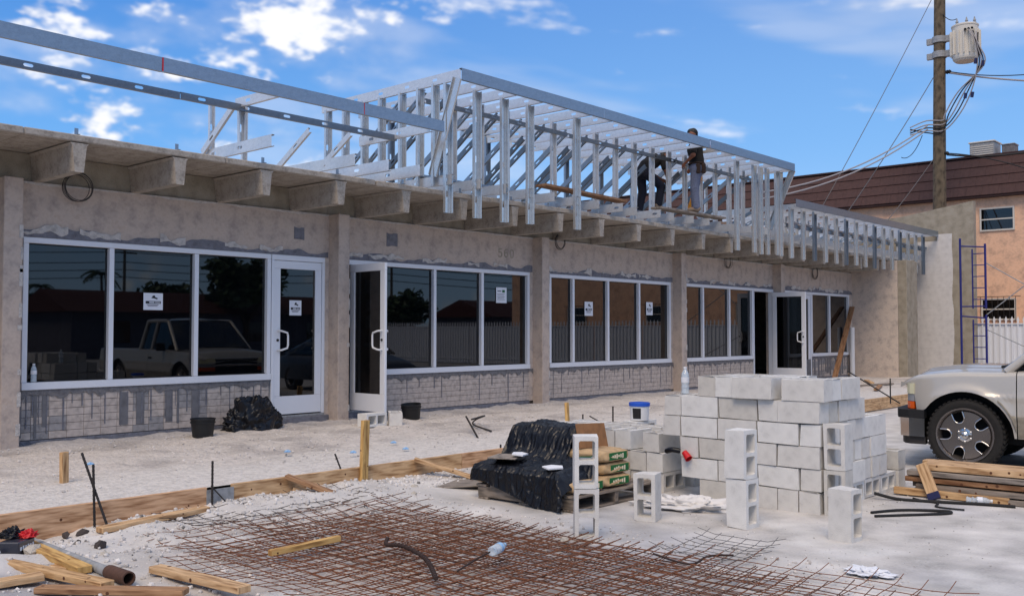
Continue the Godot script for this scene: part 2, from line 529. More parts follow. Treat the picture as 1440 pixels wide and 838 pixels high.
func sky_color(dir: Vector3) -> Color:
	var up := dir.y
	var e := clampf(up, 0.0, 1.0)
	var low := Color(0.43, 0.64, 0.90)
	var mid := Color(0.16, 0.415, 0.83)
	var high := Color(0.07, 0.245, 0.66)
	var base: Color = low.lerp(mid, smoothstep(0.0, 0.2, e)).lerp(high, smoothstep(0.13, 0.36, e))
	base = base.lerp(Color(0.07, 0.22, 0.58), smoothstep(0.4, 1.0, e))
	base = base.lerp(low, 0.20 * smoothstep(0.3, 1.0, dir.x))
	if up < 0.0: return Color(0.34, 0.34, 0.34).lerp(low, smoothstep(-0.06, 0.0, up))
	var az := rad_to_deg(atan2(dir.x, -dir.z))
	var el := rad_to_deg(asin(clampf(up, -1, 1)))
	var q := Vector3(dir.x, dir.y * 2.0, dir.z)
	var n1 := fn.get_noise_3dv(q * 420.0)
	var n2 := fn.get_noise_3dv(q * 1500.0 + Vector3(31, 7, 3))
	var n3 := fn.get_noise_3dv(q * 4200.0 + Vector3(5, 71, 13))
	var veil := fn.get_noise_3dv(Vector3(dir.x, dir.y * 5.0 + dir.z * 0.6, dir.z) * 210.0 + Vector3(90, 2, 5))
	var right := smoothstep(40.0, 47.0, az) * (1.0 - smoothstep(80.0, 95.0, az))
	var streak := fn.get_noise_3dv(Vector3(dir.x, dir.y * 6.0 + dir.x * 1.1, dir.z) * 520.0)
	n2 = lerpf(n2, streak * 0.9, right)
	n3 = lerpf(n3, n3 * 0.35, right)
	var d := 0.0
	var inside := smoothstep(10.0, 17.0, az) * (1.0 - smoothstep(80.0, 88.0, az)) * (1.0 - smoothstep(19.0, 24.0, el))
	if inside > 0.0:
		for b in CLOUDS:
			var dx: float = (az - b[0] + n1 * 2.6) / b[2]
			var dy: float = (el - b[1] + n2 * 0.9) / b[3]
			d = maxf(d, (0.86 if b[0] > 42.0 else 1.0) * b[4] * exp(-dx * dx - dy * dy))
	# the same broken cloud carries on over the rest of the sky, thickening overhead where it veils the sun
	var wide := fn.get_noise_3dv(Vector3(dir.x, dir.y * 1.5, dir.z) * 150.0 + Vector3(3, 50, 9))
	var other := 0.52 + 0.55 * wide + 0.22 * smoothstep(0.25, 0.7, up) - 0.30 * (1.0 - smoothstep(0.12, 0.45, up))
	d = lerpf(other, d, inside)
	var a := smoothstep(0.33, 1.0, d * 0.9 + n1 * 0.45 + n2 * 0.75 + n3 * 0.55)
	var thin := smoothstep(0.0, 0.55, veil + 0.35 * n2 + 0.12 * smoothstep(0.16, 0.3, up)) * 0.30
	a = maxf(a, thin * (1.0 - a) + a)
	var white := Color(0.82, 0.86, 0.96).lerp(Color(1.0, 0.99, 1.0), clampf(a + n2 * 0.7, 0, 1))
	white = white * lerpf(0.78, 0.95, clampf(a + n1 * 0.5 + n2 * 0.5, 0, 1))
	return base.lerp(white, a * 0.93) * 0.95

func make_sky() -> PanoramaSkyMaterial:
	fn.seed = 11
	fn.noise_type = FastNoiseLite.TYPE_SIMPLEX_SMOOTH
	fn.frequency = 0.01
	fn.fractal_type = FastNoiseLite.FRACTAL_FBM
	fn.fractal_octaves = 4
	var w := 768
	var h := 384
	var im := Image.create(w, h, false, Image.FORMAT_RGBAF)
	for j in h:
		var th := PI * (j + 0.5) / h
		for i in w:
			var ph := TAU * (i + 0.5) / w
			var cc := sky_color(Vector3(sin(ph) * sin(th), cos(th), -cos(ph) * sin(th)))
			im.set_pixel(i, j, cc)
	var bw := 4096
	var bh := 2048
	im.resize(bw, bh, Image.INTERPOLATE_CUBIC)
	for j in range(int(bh * 66.0 / 180.0), int(bh * 90.5 / 180.0)):
		var th := PI * (j + 0.5) / bh
		for i in range(int(bw * 16.0 / 360.0), int(bw * 81.0 / 360.0)):
			var ph := TAU * (i + 0.5) / bw
			im.set_pixel(i, j, sky_color(Vector3(sin(ph) * sin(th), cos(th), -cos(ph) * sin(th))))
	var s := PanoramaSkyMaterial.new()
	s.panorama = ImageTexture.create_from_image(im)
	return s

# ---------------------------------------------------------------- ground
func rough(x: float, z: float, f: float) -> float:
	return fn.get_noise_3d(x * f, 3.0, z * f)

func ground_height(x: float, z: float) -> float:
	var y := rough(x, z, 30.0) * 0.012
	var rubble := (1.0 - smoothstep(5.2, 6.4, x + 0.5 * rough(x, z, 60))) * (1.0 - smoothstep(4.9, 5.7, z + 0.5 * rough(z, x, 60.0)))
	y += rubble * (0.035 + 0.05 * rough(x, z, 160.0) + 0.03 * rough(x, z, 420.0))
	y += 0.075 * (1.0 - smoothstep(4.2, 5.3, z)) * smoothstep(3.0, 4.5, x) * (1.0 - smoothstep(8.0, 9.5, x))
	var left := 1.0 - smoothstep(3.2, 4.4, x + 0.6 * rough(x, z, 80.0))
	y += left * 0.035 * rough(x + 9, z, 300.0)
	return y

func lines(a: Array) -> Array:        # a list of values and [from, to, step]
	var r: Array = []
	for e in a:
		if e is Array:
			var c := int(round((e[1] - e[0]) / e[2]))
			for k in c: r.append(e[0] + (e[1] - e[0]) * k / c)
		else: r.append(float(e))
	return r

func build_ground() -> void:
	fn.fractal_octaves = 3
	var xs := lines([-500, -150, -50, -15, -5, -1, [0.5, 10.0, 0.07], [10.0, 14.0, 0.25], 14, 16, 19, 23, 28, 34, 45, 70, 150, 500])
	var zs := lines([-500, -150, -50, -20, -8, 0, 3.5, [4.1, 9.6, 0.07], 9.6, 10.2, 11, 13, 17, 25, 40, 80, 180, 500])
	var mb := MB.new()
	var g: Array = []
	var cols: Array = []
	for x in xs:
		var row: Array = []
		var cr: Array = []
		for z in zs:
			var near := smoothstep(-1.0, 1.0, x) * (1.0 - smoothstep(12.0, 14.0, x)) * smoothstep(4.0, 4.1, z) * (1.0 - smoothstep(9.4, 11.0, z))
			row.append(Vector3(x, ground_height(x, z) * near, z))
			var cc := Color(0.57, 0.545, 0.515)
			var dirt := (1.0 - smoothstep(0.9, 1.7, Vector2((x - 4.3) / 1.0, (z - 6.4) / 1.4).length() + 0.5 * rough(x, z, 70.0)))
			cc = cc.lerp(Color(0.43, 0.365, 0.315), dirt * 0.6)
			var blue := smoothstep(0.05, 0.5, rough(x + 40, z, 35.0)) * 0.6
			cc = cc.lerp(Color(0.43, 0.43, 0.455), blue)
			cc = cc * (1.0 + 0.28 * rough(x + 5, z + 60, 120.0) + 0.18 * rough(x, z + 9, 420.0))
			var spill := smoothstep(0.18, 0.42, rough(x + 11, z + 31, 85.0) + 0.25 * rough(x, z, 330.0))
			cc = cc.lerp(Color(0.66, 0.645, 0.62), spill * 0.75)
			var rut := maxf(0.0, 1.0 - absf(z - 9.0 + 0.22 * x - 0.5 - 0.3 * rough(x, 2, 40)) / 0.16) + maxf(0.0, 1.0 - absf(z - 9.0 + 0.22 * x - 2.0 - 0.3 * rough(x, 2, 40)) / 0.16)
			cc = cc.lerp(Color(0.40, 0.385, 0.37), clampf(rut, 0, 1) * (0.25 + 0.5 * rough(x, z, 500.0)))
			var corner := (1.0 - smoothstep(2.2, 2.9, x + 0.4 * rough(x, z, 90.0))) * smoothstep(4.6, 5.2, z)
			cc = cc.lerp(Color(0.30, 0.30, 0.33), corner * 0.7)
			var white := (1.0 - smoothstep(5.4, 6.6, x)) * (1.0 - smoothstep(4.8, 5.4, z))
			cc = cc.lerp(Color(0.60, 0.575, 0.545), white * 0.8)
			if x > 20.0 or x < -2.0 or z > 14.0: cc = cc.lerp(Color(0.27, 0.265, 0.26), 0.6)
			cr.append(cc)
		g.append(row); cols.append(cr)
	mb.grid(g, 1, 1, true)
	var nj: int = zs.size()
	var k := 0
	for i in xs.size() - 1:
		for j in nj - 1:
			mb.c[k] = cols[i][j]; mb.c[k + 1] = cols[i + 1][j]; mb.c[k + 2] = cols[i + 1][j + 1]
			mb.c[k + 3] = cols[i][j]; mb.c[k + 4] = cols[i + 1][j + 1]; mb.c[k + 5] = cols[i][j + 1]
			k += 6
	struct("ground", mb, M.ground)

	# raised bed of crushed limestone between the shop wall and the form boards
	xs = lines([-8, -4, -1, [1.0, 16.0, 0.11], [16.0, 30.0, 0.35], 30])
	zs = lines([[0.0, 4.17, 0.1], 4.172])
	g = []; cols = []
	for x in xs:
		var row: Array = []
		var cr: Array = []
		for z in zs:
			var loose := 1.0 - smoothstep(2.5, 3.4, z + 0.5 * rough(x, z, 60.0))
			var y := 0.215 + rough(x, z, 40.0) * 0.015 + loose * (0.035 * rough(x, z, 260.0) + 0.02 * rough(x, z, 700.0))
			y += (1.0 - smoothstep(0.0, 0.5, z)) * (0.03 * rough(x, z, 150.0))
			row.append(Vector3(x, y, z))
			var cc := Color(0.60, 0.555, 0.51).lerp(Color(0.64, 0.605, 0.565), 1.0 - loose)
			cc = cc.lerp(Color(0.42, 0.385, 0.36), loose * smoothstep(0.0, 0.5, rough(x + 20, z, 120.0)))
			cr.append(cc)
		g.append(row); cols.append(cr)
	mb = MB.new()
	mb.grid(g, 1, 1, true)
	nj = zs.size()
	k = 0
	for i in xs.size() - 1:
		for j in nj - 1:
			mb.c[k] = cols[i][j]; mb.c[k + 1] = cols[i + 1][j]; mb.c[k + 2] = cols[i + 1][j + 1]
			mb.c[k + 3] = cols[i][j]; mb.c[k + 4] = cols[i + 1][j + 1]; mb.c[k + 5] = cols[i][j + 1]
			k += 6
	mb.col = Color(0.5, 0.48, 0.46)
	mb.b2(-8, 0.0, 0.0, 30, 0.1, 4.168)
	for e in [[-8.0, -1], [29.95, 1]]:
		mb.b2(e[0], 0.1, 0.0, e[0] + 0.05, 0.2, 4.165)
	struct("gravel_path", mb, M.gravel)

func pebble(seed_: int) -> MB:
	var r := RandomNumberGenerator.new()
	r.seed = seed_
	var mb := MB.new()
	var t := (1.0 + sqrt(5.0)) / 2.0
	var p := [Vector3(-1, t, 0), Vector3(1, t, 0), Vector3(-1, -t, 0), Vector3(1, -t, 0), Vector3(0, -1, t), Vector3(0, 1, t), Vector3(0, -1, -t), Vector3(0, 1, -t), Vector3(t, 0, -1), Vector3(t, 0, 1), Vector3(-t, 0, -1), Vector3(-t, 0, 1)]
	for i in 12: p[i] = (p[i] as Vector3).normalized() * r.randf_range(0.72, 1.15) * Vector3(1, 0.7, 0.9)
	for f in [[0, 11, 5], [0, 5, 1], [0, 1, 7], [0, 7, 10], [0, 10, 11], [1, 5, 9], [5, 11, 4], [11, 10, 2], [10, 7, 6], [7, 1, 8], [3, 9, 4], [3, 4, 2], [3, 2, 6], [3, 6, 8], [3, 8, 9], [4, 9, 5], [2, 4, 11], [6, 2, 10], [8, 6, 7], [9, 8, 1]]:
		mb.tri_out(p[f[0]], p[f[1]], p[f[2]], p[f[0]] + p[f[1]] + p[f[2]])
	return mb

func scatter(called: String, count: int, seed_: int, place: Callable) -> void:
	var mm := MultiMesh.new()
	mm.transform_format = MultiMesh.TRANSFORM_3D
	mm.use_colors = true
	mm.mesh = pebble(seed_).mesh()
	var r := RandomNumberGenerator.new()
	r.seed = seed_
	var xfs: Array = []
	var cs: Array = []
	while xfs.size() < count:
		var q: Array = place.call(r)             # [position, size, colour]
		if q.is_empty(): continue
		var b := Basis.from_euler(Vector3(r.randf() * 0.6, r.randf() * TAU, r.randf() * 0.6)).scaled(Vector3.ONE * q[1])
		xfs.append(Transform3D(b, q[0]))
		cs.append(q[2])
	mm.instance_count = count
	for i in count:
		mm.set_instance_transform(i, xfs[i])
		mm.set_instance_color(i, cs[i])
	var o := MultiMeshInstance3D.new()
	o.name = numbered(called)
	o.multimesh = mm
	o.material_override = M.stone
	add_child(o)
	o.set_meta("kind", "stuff")

func build_gravel() -> void:
	scatter("loose_gravel", 7000, 41, func(r):
		var x: float = r.randf_range(2.2, 20.0)
		var z: float = 0.25 + 3.3 * pow(r.randf(), 1.25)
		if rough(x, z, 70.0) + r.randf() * 0.6 < 0.12: return []
		var s: float = 0.004 + 0.016 * pow(r.randf(), 5.0)
		var k: float = r.randf_range(0.38, 0.66)
		return [Vector3(x, 0.212 + s * 0.3 + rough(x, z, 260.0) * 0.02, z), s, Color(k, k * 0.94, k * 0.885)])
	scatter("limestone_rubble", 4200, 43, func(r):
		var x: float = r.randf_range(1.6, 7.2)
		var z: float = 4.24 + 1.5 * pow(r.randf(), 1.6)
		if x > 5.2 and z > 4.75: return []
		if x < 3.4: z = 4.24 + 2.1 * r.randf()
		var s: float = 0.004 + 0.022 * pow(r.randf(), 6.0)
		var k: float = r.randf_range(0.42, 0.70)
		if r.randf() < 0.06: k = 0.16
		return [Vector3(x, ground_height(x, z) + s * 0.2, z), s, Color(k, k * 0.955, k * 0.91)])
	scatter("concrete_crumbs", 1500, 53, func(r):
		var x: float = r.randf_range(5.2, 9.0)
		var z: float = r.randf_range(6.4, 9.8)
		if rough(x, z, 90.0) < r.randf_range(-0.3, 0.5): return []
		var s: float = 0.002 + 0.007 * pow(r.randf(), 4.0)
		var k: float = r.randf_range(0.25, 0.72)
		return [Vector3(x, ground_height(x, z) + s * 0.3, z), s, Color(k, k * 0.96, k * 0.91)])
	scatter("crushed_stone", 2600, 47, func(r):
		var x: float = r.randf_range(3.0, 6.0)
		var z: float = r.randf_range(4.6, 9.2)
		var s: float = 0.005 + 0.014 * pow(r.randf(), 3.0)
		var k: float = r.randf_range(0.3, 0.7)
		return [Vector3(x, ground_height(x, z) + s * 0.3, z), s, Color(k, k * 0.93, k * 0.87)])

# ---------------------------------------------------------------- the shop building
func strip(mb: MB, x0: float, x1: float, lo: float, hi: float, z: float, alo: float, ahi: float, f: float, sd: float, thick := 0.008) -> void:
	var c := maxi(2, int((x1 - x0) / 0.035))
	var px := x0
	var pl := lo
	var ph := hi
	for i in c + 1:
		var x := x0 + (x1 - x0) * i / c
		var l := lo + alo * fn.get_noise_2d(x * f, sd) * 2.0
		var h := hi + ahi * fn.get_noise_2d(x * f, sd + 77.0) * 2.0
		if h < l + 0.004: h = l + 0.004
		if i > 0:
			mb.quad(Vector3(px, pl, z), Vector3(x, l, z), Vector3(x, h, z), Vector3(px, ph, z))
			mb.quad(Vector3(px, ph, z), Vector3(x, h, z), Vector3(x, h, z - thick), Vector3(px, ph, z - thick))
			mb.quad(Vector3(px, pl, z - thick), Vector3(x, l, z - thick), Vector3(x, l, z), Vector3(px, pl, z))
		else:
			mb.quad_out(Vector3(x, l, z), Vector3(x, h, z), Vector3(x, h, z - thick), Vector3(x, l, z - thick), Vector3(-1, 0, 0))
		px = x; pl = l; ph = h
	mb.quad_out(Vector3(px, pl, z), Vector3(px, ph, z), Vector3(px, ph, z - thick), Vector3(px, pl, z - thick), Vector3(1, 0, 0))

# paper sign with a printed house-roof mark and lines of print
func sticker(parent: Node3D, at: Vector3, w: float, h: float, turn := 0.0, permit := false) -> void:
	var root := Node3D.new()
	root.name = numbered("sticker", parent)
	root.transform = Transform3D(Basis(Vector3.UP, turn), at)
	parent.add_child(root)
	var xf := root.transform
	root.free()
	var mb := MB.new()
	mb.bx(Vector3.ZERO, Vector3(w, h, 0.002))
	part("sticker", mb, M.white_paper, parent, xf)
	var mk := MB.new()
	var pm := MB.new()
	if permit:
		mk.bx(Vector3(w * 0.2, h * 0.26, 0.0025), Vector3(w * 0.25, h * 0.16, 0.001))
		part("printed_mark", mk, M.print_green, parent, xf)
		for k in 5: pm.bx(Vector3(-w * 0.05, h * (0.08 - 0.09 * k), 0.0025), Vector3(w * (0.72 - 0.1 * (k % 2)), h * 0.022, 0.001))
		pm.bx(Vector3(-w * 0.2, h * 0.26, 0.0025), Vector3(w * 0.36, h * 0.05, 0.001))
		part("printed_lines", pm, M.print_mauve, parent, xf)
		return
	mk.prism(PackedVector2Array([Vector2(-0.1, 0.2), Vector2(-0.02, 0.35), Vector2(0.08, 0.36), Vector2(0.09, 0.27), Vector2(0.24, 0.2), Vector2(0.19, 0.13), Vector2(0.05, 0.19)]), 0.001, Transform3D(Basis().scaled(Vector3(w, h, 1)), Vector3(0, 0, 0.002)))
	mk.bx(Vector3(0, -h * 0.05, 0.0025), Vector3(w * 0.78, h * 0.15, 0.001))
	part("printed_mark", mk, M.print_dark, parent, xf)
	pm.bx(Vector3(-w * 0.08, -h * 0.05, 0.004), Vector3(w * 0.26, h * 0.07, 0.001))
	pm.bx(Vector3(w * 0.22, -h * 0.05, 0.004), Vector3(w * 0.26, h * 0.05, 0.001))
	part("printed_name", pm, M.white_paper, parent, xf)
	var pl := MB.new()
	pl.bx(Vector3(-w * 0.03, -h * 0.19, 0.0025), Vector3(w * 0.6, h * 0.035, 0.001))
	pl.bx(Vector3(-w * 0.03, -h * 0.27, 0.0025), Vector3(w * 0.5, h * 0.03, 0.001))
	part("printed_lines", pl, M.print_mauve, parent, xf)

func subnode(called: String, parent: Node3D, xf := Transform3D()) -> Node3D:
	var o := Node3D.new()
	o.name = numbered(called, parent)
	o.transform = xf
	parent.add_child(o)
	return o

func window(parent: Node3D, x0: float, x1: float, cuts: Array) -> Node3D:
	var w := subnode("storefront_window", parent)
	var y0 := 0.83
	var y1 := 2.55
	var f := MB.new()
	f.b2(x0, y1 - 0.065, -0.11, x1, y1 - 0.001, 0.018, 0.004)
	f.b2(x0, y0 + 0.001, -0.11, x1, y0 + 0.085, 0.03, 0.004)
	f.b2(x0 + 0.001, y0 + 0.086, -0.108, x0 + 0.06, y1 - 0.066, 0.016, 0.004)
	f.b2(x1 - 0.06, y0 + 0.086, -0.108, x1 - 0.001, y1 - 0.066, 0.016, 0.004)
	part("frame", f, M.aluminium, w)
	var edges: Array = [x0 + 0.06]
	for c in cuts:
		var mm := MB.new()
		mm.b2(c - 0.03, y0 + 0.087, -0.107, c + 0.03, y1 - 0.067, 0.014, 0.004)
		part("mullion", mm, M.aluminium, w)
		edges.append(c - 0.03); edges.append(c + 0.03)
	edges.append(x1 - 0.06)
	var gk := MB.new()
	for k in range(0, edges.size(), 2):
		var p := MB.new()
		p.b2(edges[k] + 0.002, y0 + 0.088, -0.052, edges[k + 1] - 0.002, y1 - 0.068, -0.046)
		part("pane", p, M.glass, w)
		gk.b2(edges[k], y0 + 0.087, -0.04, edges[k + 1], y0 + 0.097, -0.03)
		gk.b2(edges[k], y1 - 0.077, -0.04, edges[k + 1], y1 - 0.067, -0.03)
	part("gasket", gk, M.rubber, w).set_meta("kind", "stuff")
	return w

# a glazed door leaf, hinge line at the local origin, running along +x; the outside faces +z
func door_leaf(parent: Node3D, w: float, xf: Transform3D, hinge_left: bool) -> Node3D:
	var d := subnode("door", parent, xf)
	var y0 := 0.345
	var y1 := 2.47
	var f := MB.new()
	f.b2(0, y0, -0.045, w, y0 + 0.25, 0, 0.004)
	f.b2(0, y1 - 0.11, -0.045, w, y1, 0, 0.004)
	f.b2(0.001, y0 + 0.251, -0.044, 0.105, y1 - 0.111, -0.001, 0.004)
	f.b2(w - 0.105, y0 + 0.251, -0.044, w - 0.001, y1 - 0.111, -0.001, 0.004)
	part("leaf", f, M.aluminium, d)
	var p := MB.new()
	p.b2(0.106, y0 + 0.252, -0.026, w - 0.106, y1 - 0.112, -0.02)
	part("pane", p, M.glass, d)
	var b := MB.new()
	b.b2(0.106, 1.33, -0.075, w - 0.106, 1.36, -0.05, 0.004)
	part("push_bar", b, M.steel_dark, d)
	var hx := w - 0.06 if hinge_left else 0.06
	var hd := 0.12 if hinge_left else -0.12
	var h := MB.new()
	h.tube([Vector3(hx, 1.50, 0.0), Vector3(hx, 1.50, 0.055), Vector3(hx - hd * 0.2, 1.495, 0.07), Vector3(hx - hd * 0.9, 1.47, 0.075), Vector3(hx - hd, 1.43, 0.075), Vector3(hx - hd, 1.30, 0.075), Vector3(hx - hd * 0.9, 1.26, 0.075), Vector3(hx - hd * 0.2, 1.235, 0.07), Vector3(hx, 1.23, 0.055), Vector3(hx, 1.23, 0.0)], 0.014, 8)
	part("handle", h, M.white, d)
	var l := MB.new()
	l.lathe([Vector2(0.0, 0.012), Vector2(0.018, 0.012), Vector2(0.02, 0.0)], 12, Transform3D(Basis(Vector3.RIGHT, PI / 2), Vector3(hx, 1.37, 0)))
	part("lock", l, M.steel_dark, d)
	return d

func door_frame(parent: Node3D, x0: float, x1: float) -> void:
	var f := MB.new()
	f.b2(x0, 2.475, -0.11, x1, 2.549, 0.018, 0.004)
	f.b2(x0 + 0.001, 0.33, -0.108, x0 + 0.045, 2.474, 0.016, 0.004)
	f.b2(x1 - 0.045, 0.33, -0.108, x1 - 0.001, 2.474, 0.016, 0.004)
	part("door_frame", f, M.aluminium, parent)
	var s := MB.new()
	s.b2(x0, 0.30, -0.2, x1, 0.328, 0.02, 0.004)
	part("threshold", s, M.grey_steel, parent)

func knee_wall(parent: Node3D, x0: float, x1: float, bl: float, seed_: int, stains: Array) -> void:
	var kw := subnode("knee_wall", parent)
	var base := MB.new()
	base.b2(x0, 0.0, -0.2, x1, 0.829, -0.012)
	part("wall_base", base, M.brick_bed, kw)
	var r := RandomNumberGenerator.new()
	r.seed = seed_
	var course := 0.0845
	var cache: Array = []
	for k in 3:
		var bm := MB.new()
		bm.bx(Vector3.ZERO, Vector3(bl - 0.004, course - 0.005, 0.02), 0.0012)
		cache.append(bm.mesh())
	var c := 0
	var y := 0.27
	while y < 0.8:
		var x := x0 + 0.004 - (bl * 0.5 if (c % 2 == 1 and bl > 0.25) else 0.0)
		while x < x1 - 0.03:
			var a := maxf(x, x0 + 0.003)
			var b := minf(x + bl, x1 - 0.003)
			if b - a > 0.03:
				var grey_one := false
				for s in stains:
					if a > s[0] and a < s[1]: grey_one = true
				var m: Material = M.brick_grey if (grey_one and r.randf() < 0.55) else M.brick
				var at := Vector3((a + b) / 2, y + course / 2, -0.012 + r.randf_range(0.0, 0.005))
				if b - a > bl - 0.002:
					part("brick", cache[r.randi() % 3], m, kw, Transform3D(Basis(), at))
				else:
					var bm := MB.new()
					bm.bx(Vector3.ZERO, Vector3(b - a - 0.004, course - 0.005, 0.02), 0.0012)
					part("brick", bm, m, kw, Transform3D(Basis(), at))
			x += bl
		y += course
		c += 1
	var f := MB.new()
	f.b2(x0, 0.06, -0.02, x1, 0.262, 0.0)
	part("footing", f, M.mortar, kw)
	var md := MB.new()
	strip(md, x0 + 0.005, x1 - 0.005, 0.755, 0.828, 0.012, 0.035, 0.0, 620.0, seed_ * 13.0)
	part("adhesive_band", md, M.mortar_dark, kw)
	var sk := MB.new()
	for st in stains:
		var q: float = st[0]
		while q < st[1] - 0.02:
			var wd := r.randf_range(0.02, 0.11)
			sk.b2(maxf(q, x0 + 0.01), r.randf_range(0.27, 0.42), -0.003, minf(q + wd, x1 - 0.01), 0.76, 0.0062 + r.randf() * 0.0008)
			q += wd + r.randf_range(0.03, 0.16)
	if stains.size() > 0: part("adhesive_streak", sk, M.stain, kw).set_meta("kind", "stuff")
	# thin runs of old adhesive down the face
	var dr := MB.new()
	var x := x0 + 0.05
	while x < x1 - 0.05:
		var l := r.randf_range(0.08, 0.5)
		var wd := r.randf_range(0.004, 0.016)
		dr.b2(x, 0.77 - l, -0.002, x + wd, 0.77, 0.0075 + r.randf() * 0.002)
		x += r.randf_range(0.05, 0.22) * (1.0 if bl < 0.3 else 2.2)
	part("adhesive_run", dr, M.mortar, kw).set_meta("kind", "stuff")

func build_shop() -> Node3D:
	fn.fractal_octaves = 3
	var s := thing("shop_building", "long single storey concrete shop under renovation with dark glass shopfronts", "building")
	var cols := [4.12, 8.66, 13.2, 17.84, 22.48]
	# pilasters
	for x in cols:
		var c := MB.new()
		c.b2(x, 0.0, -0.2, x + 0.2, 3.178, 0.225, 0.008)
		var p := part("column", c, M.stucco, s)
		var chips := MB.new()
		rng.seed = int(x * 100)
		var y := 0.35
		while y < 2.6:
			if rng.randf() < 0.6:
				var h := rng.randf_range(0.05, 0.22)
				var w := rng.randf_range(0.015, 0.05)
				chips.b2(x + 0.202 - w, y, 0.05 + rng.randf() * 0.1, x + 0.204, y + h, 0.229)
				chips.b2(x + 0.21, y - 0.05, -0.005, x + 0.21 + w * 1.5, y + h, 0.006)
			y += rng.randf_range(0.12, 0.35)
		part("plaster_chip", chips, M.plaster_chip, p).set_meta("kind", "stuff")
	# lintel walls, one per bay, and the concrete beam above them
	var xs := [-6.0, 4.12, 8.66, 13.2, 17.84, 22.48, 27.4]
	for k in 6:
		var a: float = xs[k] + (0.2 if k > 0 else 0.0)
		var b: float = xs[k + 1]
		var w := MB.new()
		w.b2(a, 2.55, -0.2, b, 3.179, 0.0)
		var wl := part("wall", w, M.stucco, s)
		var bm := MB.new()
		bm.b2(xs[k] + 0.001, 3.18, -0.3, b - 0.001, 3.499, -0.035, 0.005)
		part("beam", bm, M.raw_concrete, s)
		var e := MB.new()
		strip(e, a + 0.01, b - 0.01, 3.155, 3.176, 0.006, 0.012, 0.0, 180.0, 300.0 + k)
		part("plaster_edge", e, M.plaster_chip, wl)
		if k > 0:
			var g := MB.new()
			strip(g, a + 0.02, b - 0.02, 2.555, 2.63, 0.0075, 0.0, 0.045, 130.0, 40.0 * k)
			part("mortar_band", g, M.mortar, wl)
			var g2 := MB.new()
			rng.seed = 90 + k
			var x := a + 0.05
			while x < b - 0.5:
				var l := rng.randf_range(0.25, 0.8)
				strip(g2, x, minf(x + l, b - 0.05), 2.60, 2.655, 0.0125, 0.035, 0.05, 300.0, 9.0 * k + x, 0.012)
				x += l + rng.randf_range(0.05, 0.7)
			part("broken_plaster", g2, M.plaster_chip, wl).set_meta("kind", "stuff")
	var w0 := MB.new()
	w0.b2(-6, 0, -0.2, 4.119, 2.549, 0.0)
	part("wall", w0, M.stucco, s)
	# wall pieces beside the openings
	for e in [[4.32, 4.41], [8.58, 8.66], [13.1, 13.2], [13.4, 13.65], [17.74, 17.84], [18.04, 18.3], [27.15, 27.4]]:
		var j := MB.new()
		j.b2(e[0] + 0.001, 0.0, -0.2, e[1] - 0.001, 2.549, 0.0)
		part("jamb_wall", j, M.stucco_light, s)
	# bay 1
	knee_wall(s, 4.321, 7.66, 0.2, 5, [[4.3, 4.75], [5.55, 5.95], [6.15, 6.35], [6.5, 6.62]])
	var w1 := window(s, 4.41, 7.67, [5.43, 6.55])
	sticker(w1, Vector3(5.985, 1.86, -0.035), 0.255, 0.21)
	door_frame(s, 7.68, 8.58)
	var sl := MB.new()
	sl.b2(7.68, 0.1, -0.2, 8.66, 0.299, 0.03, 0.01)
	part("step", sl, M.mortar, s)
	var d1 := door_leaf(s, 0.80, Transform3D(Basis(), Vector3(7.73, 0, 0.0)), false)
	sticker(d1, Vector3(0.36, 1.82, -0.012), 0.2, 0.21)
	# bay 2: the door stands open at right angles
	door_frame(s, 8.861, 9.67)
	var sl2 := MB.new()
	sl2.b2(8.861, 0.1, -0.2, 9.66, 0.299, 0.03, 0.01)
	part("step", sl2, M.mortar, s)
	var d2 := door_leaf(s, 0.80, Transform3D(Basis(Vector3.UP, -PI / 2 - 0.02), Vector3(9.03, 0, 0.02)), true)
	# outside of the open leaf looks along -x
	sticker(d2, Vector3(0.28, 1.84, -0.05), 0.2, 0.22, PI)
	var hin := MB.new()
	hin.tube([Vector3(0.74, 1.50, -0.045), Vector3(0.74, 1.50, -0.10), Vector3(0.72, 1.49, -0.12), Vector3(0.62, 1.45, -0.125), Vector3(0.61, 1.42, -0.125), Vector3(0.61, 1.31, -0.125), Vector3(0.62, 1.28, -0.125), Vector3(0.72, 1.24, -0.12), Vector3(0.74, 1.23, -0.10), Vector3(0.74, 1.23, -0.045)], 0.014, 8)
	part("handle", hin, M.white, d2)
	knee_wall(s, 9.67, 13.199, 0.8, 7, [])
	var w2 := window(s, 9.67, 13.1, [10.77, 11.88])
	sticker(w2, Vector3(12.40, 2.12, -0.035), 0.27, 0.27, 0.0, true)
	# bay 3
	knee_wall(s, 13.401, 17.839, 0.8, 9, [])
	var w3 := window(s, 13.65, 17.74, [14.37, 15.48, 16.56])
	sticker(w3, Vector3(14.90, 1.93, -0.035), 0.26, 0.27)
	sticker(w3, Vector3(16.99, 1.97, -0.035), 0.24, 0.27)
	# bay 4 and its open door
	knee_wall(s, 18.041, 21.4, 0.8, 11, [])
	window(s, 18.3, 21.42, [19.09, 20.28])
	door_frame(s, 21.43, 22.47)
	door_leaf(s, 0.86, Transform3D(Basis(Vector3.UP, -PI / 2 + 0.03), Vector3(22.40, 0, 0.02)), true)
	# bay 5
	door_frame(s, 22.70, 24.66)
	door_leaf(s, 0.92, Transform3D(Basis(), Vector3(22.75, 0, 0.0)), true)
	door_leaf(s, 0.93, Transform3D(Basis(), Vector3(23.68, 0, 0.0)), false)
	knee_wall(s, 24.67, 27.149, 0.8, 13, [[24.0, 28.0]])
	window(s, 24.67, 27.15, [25.84])
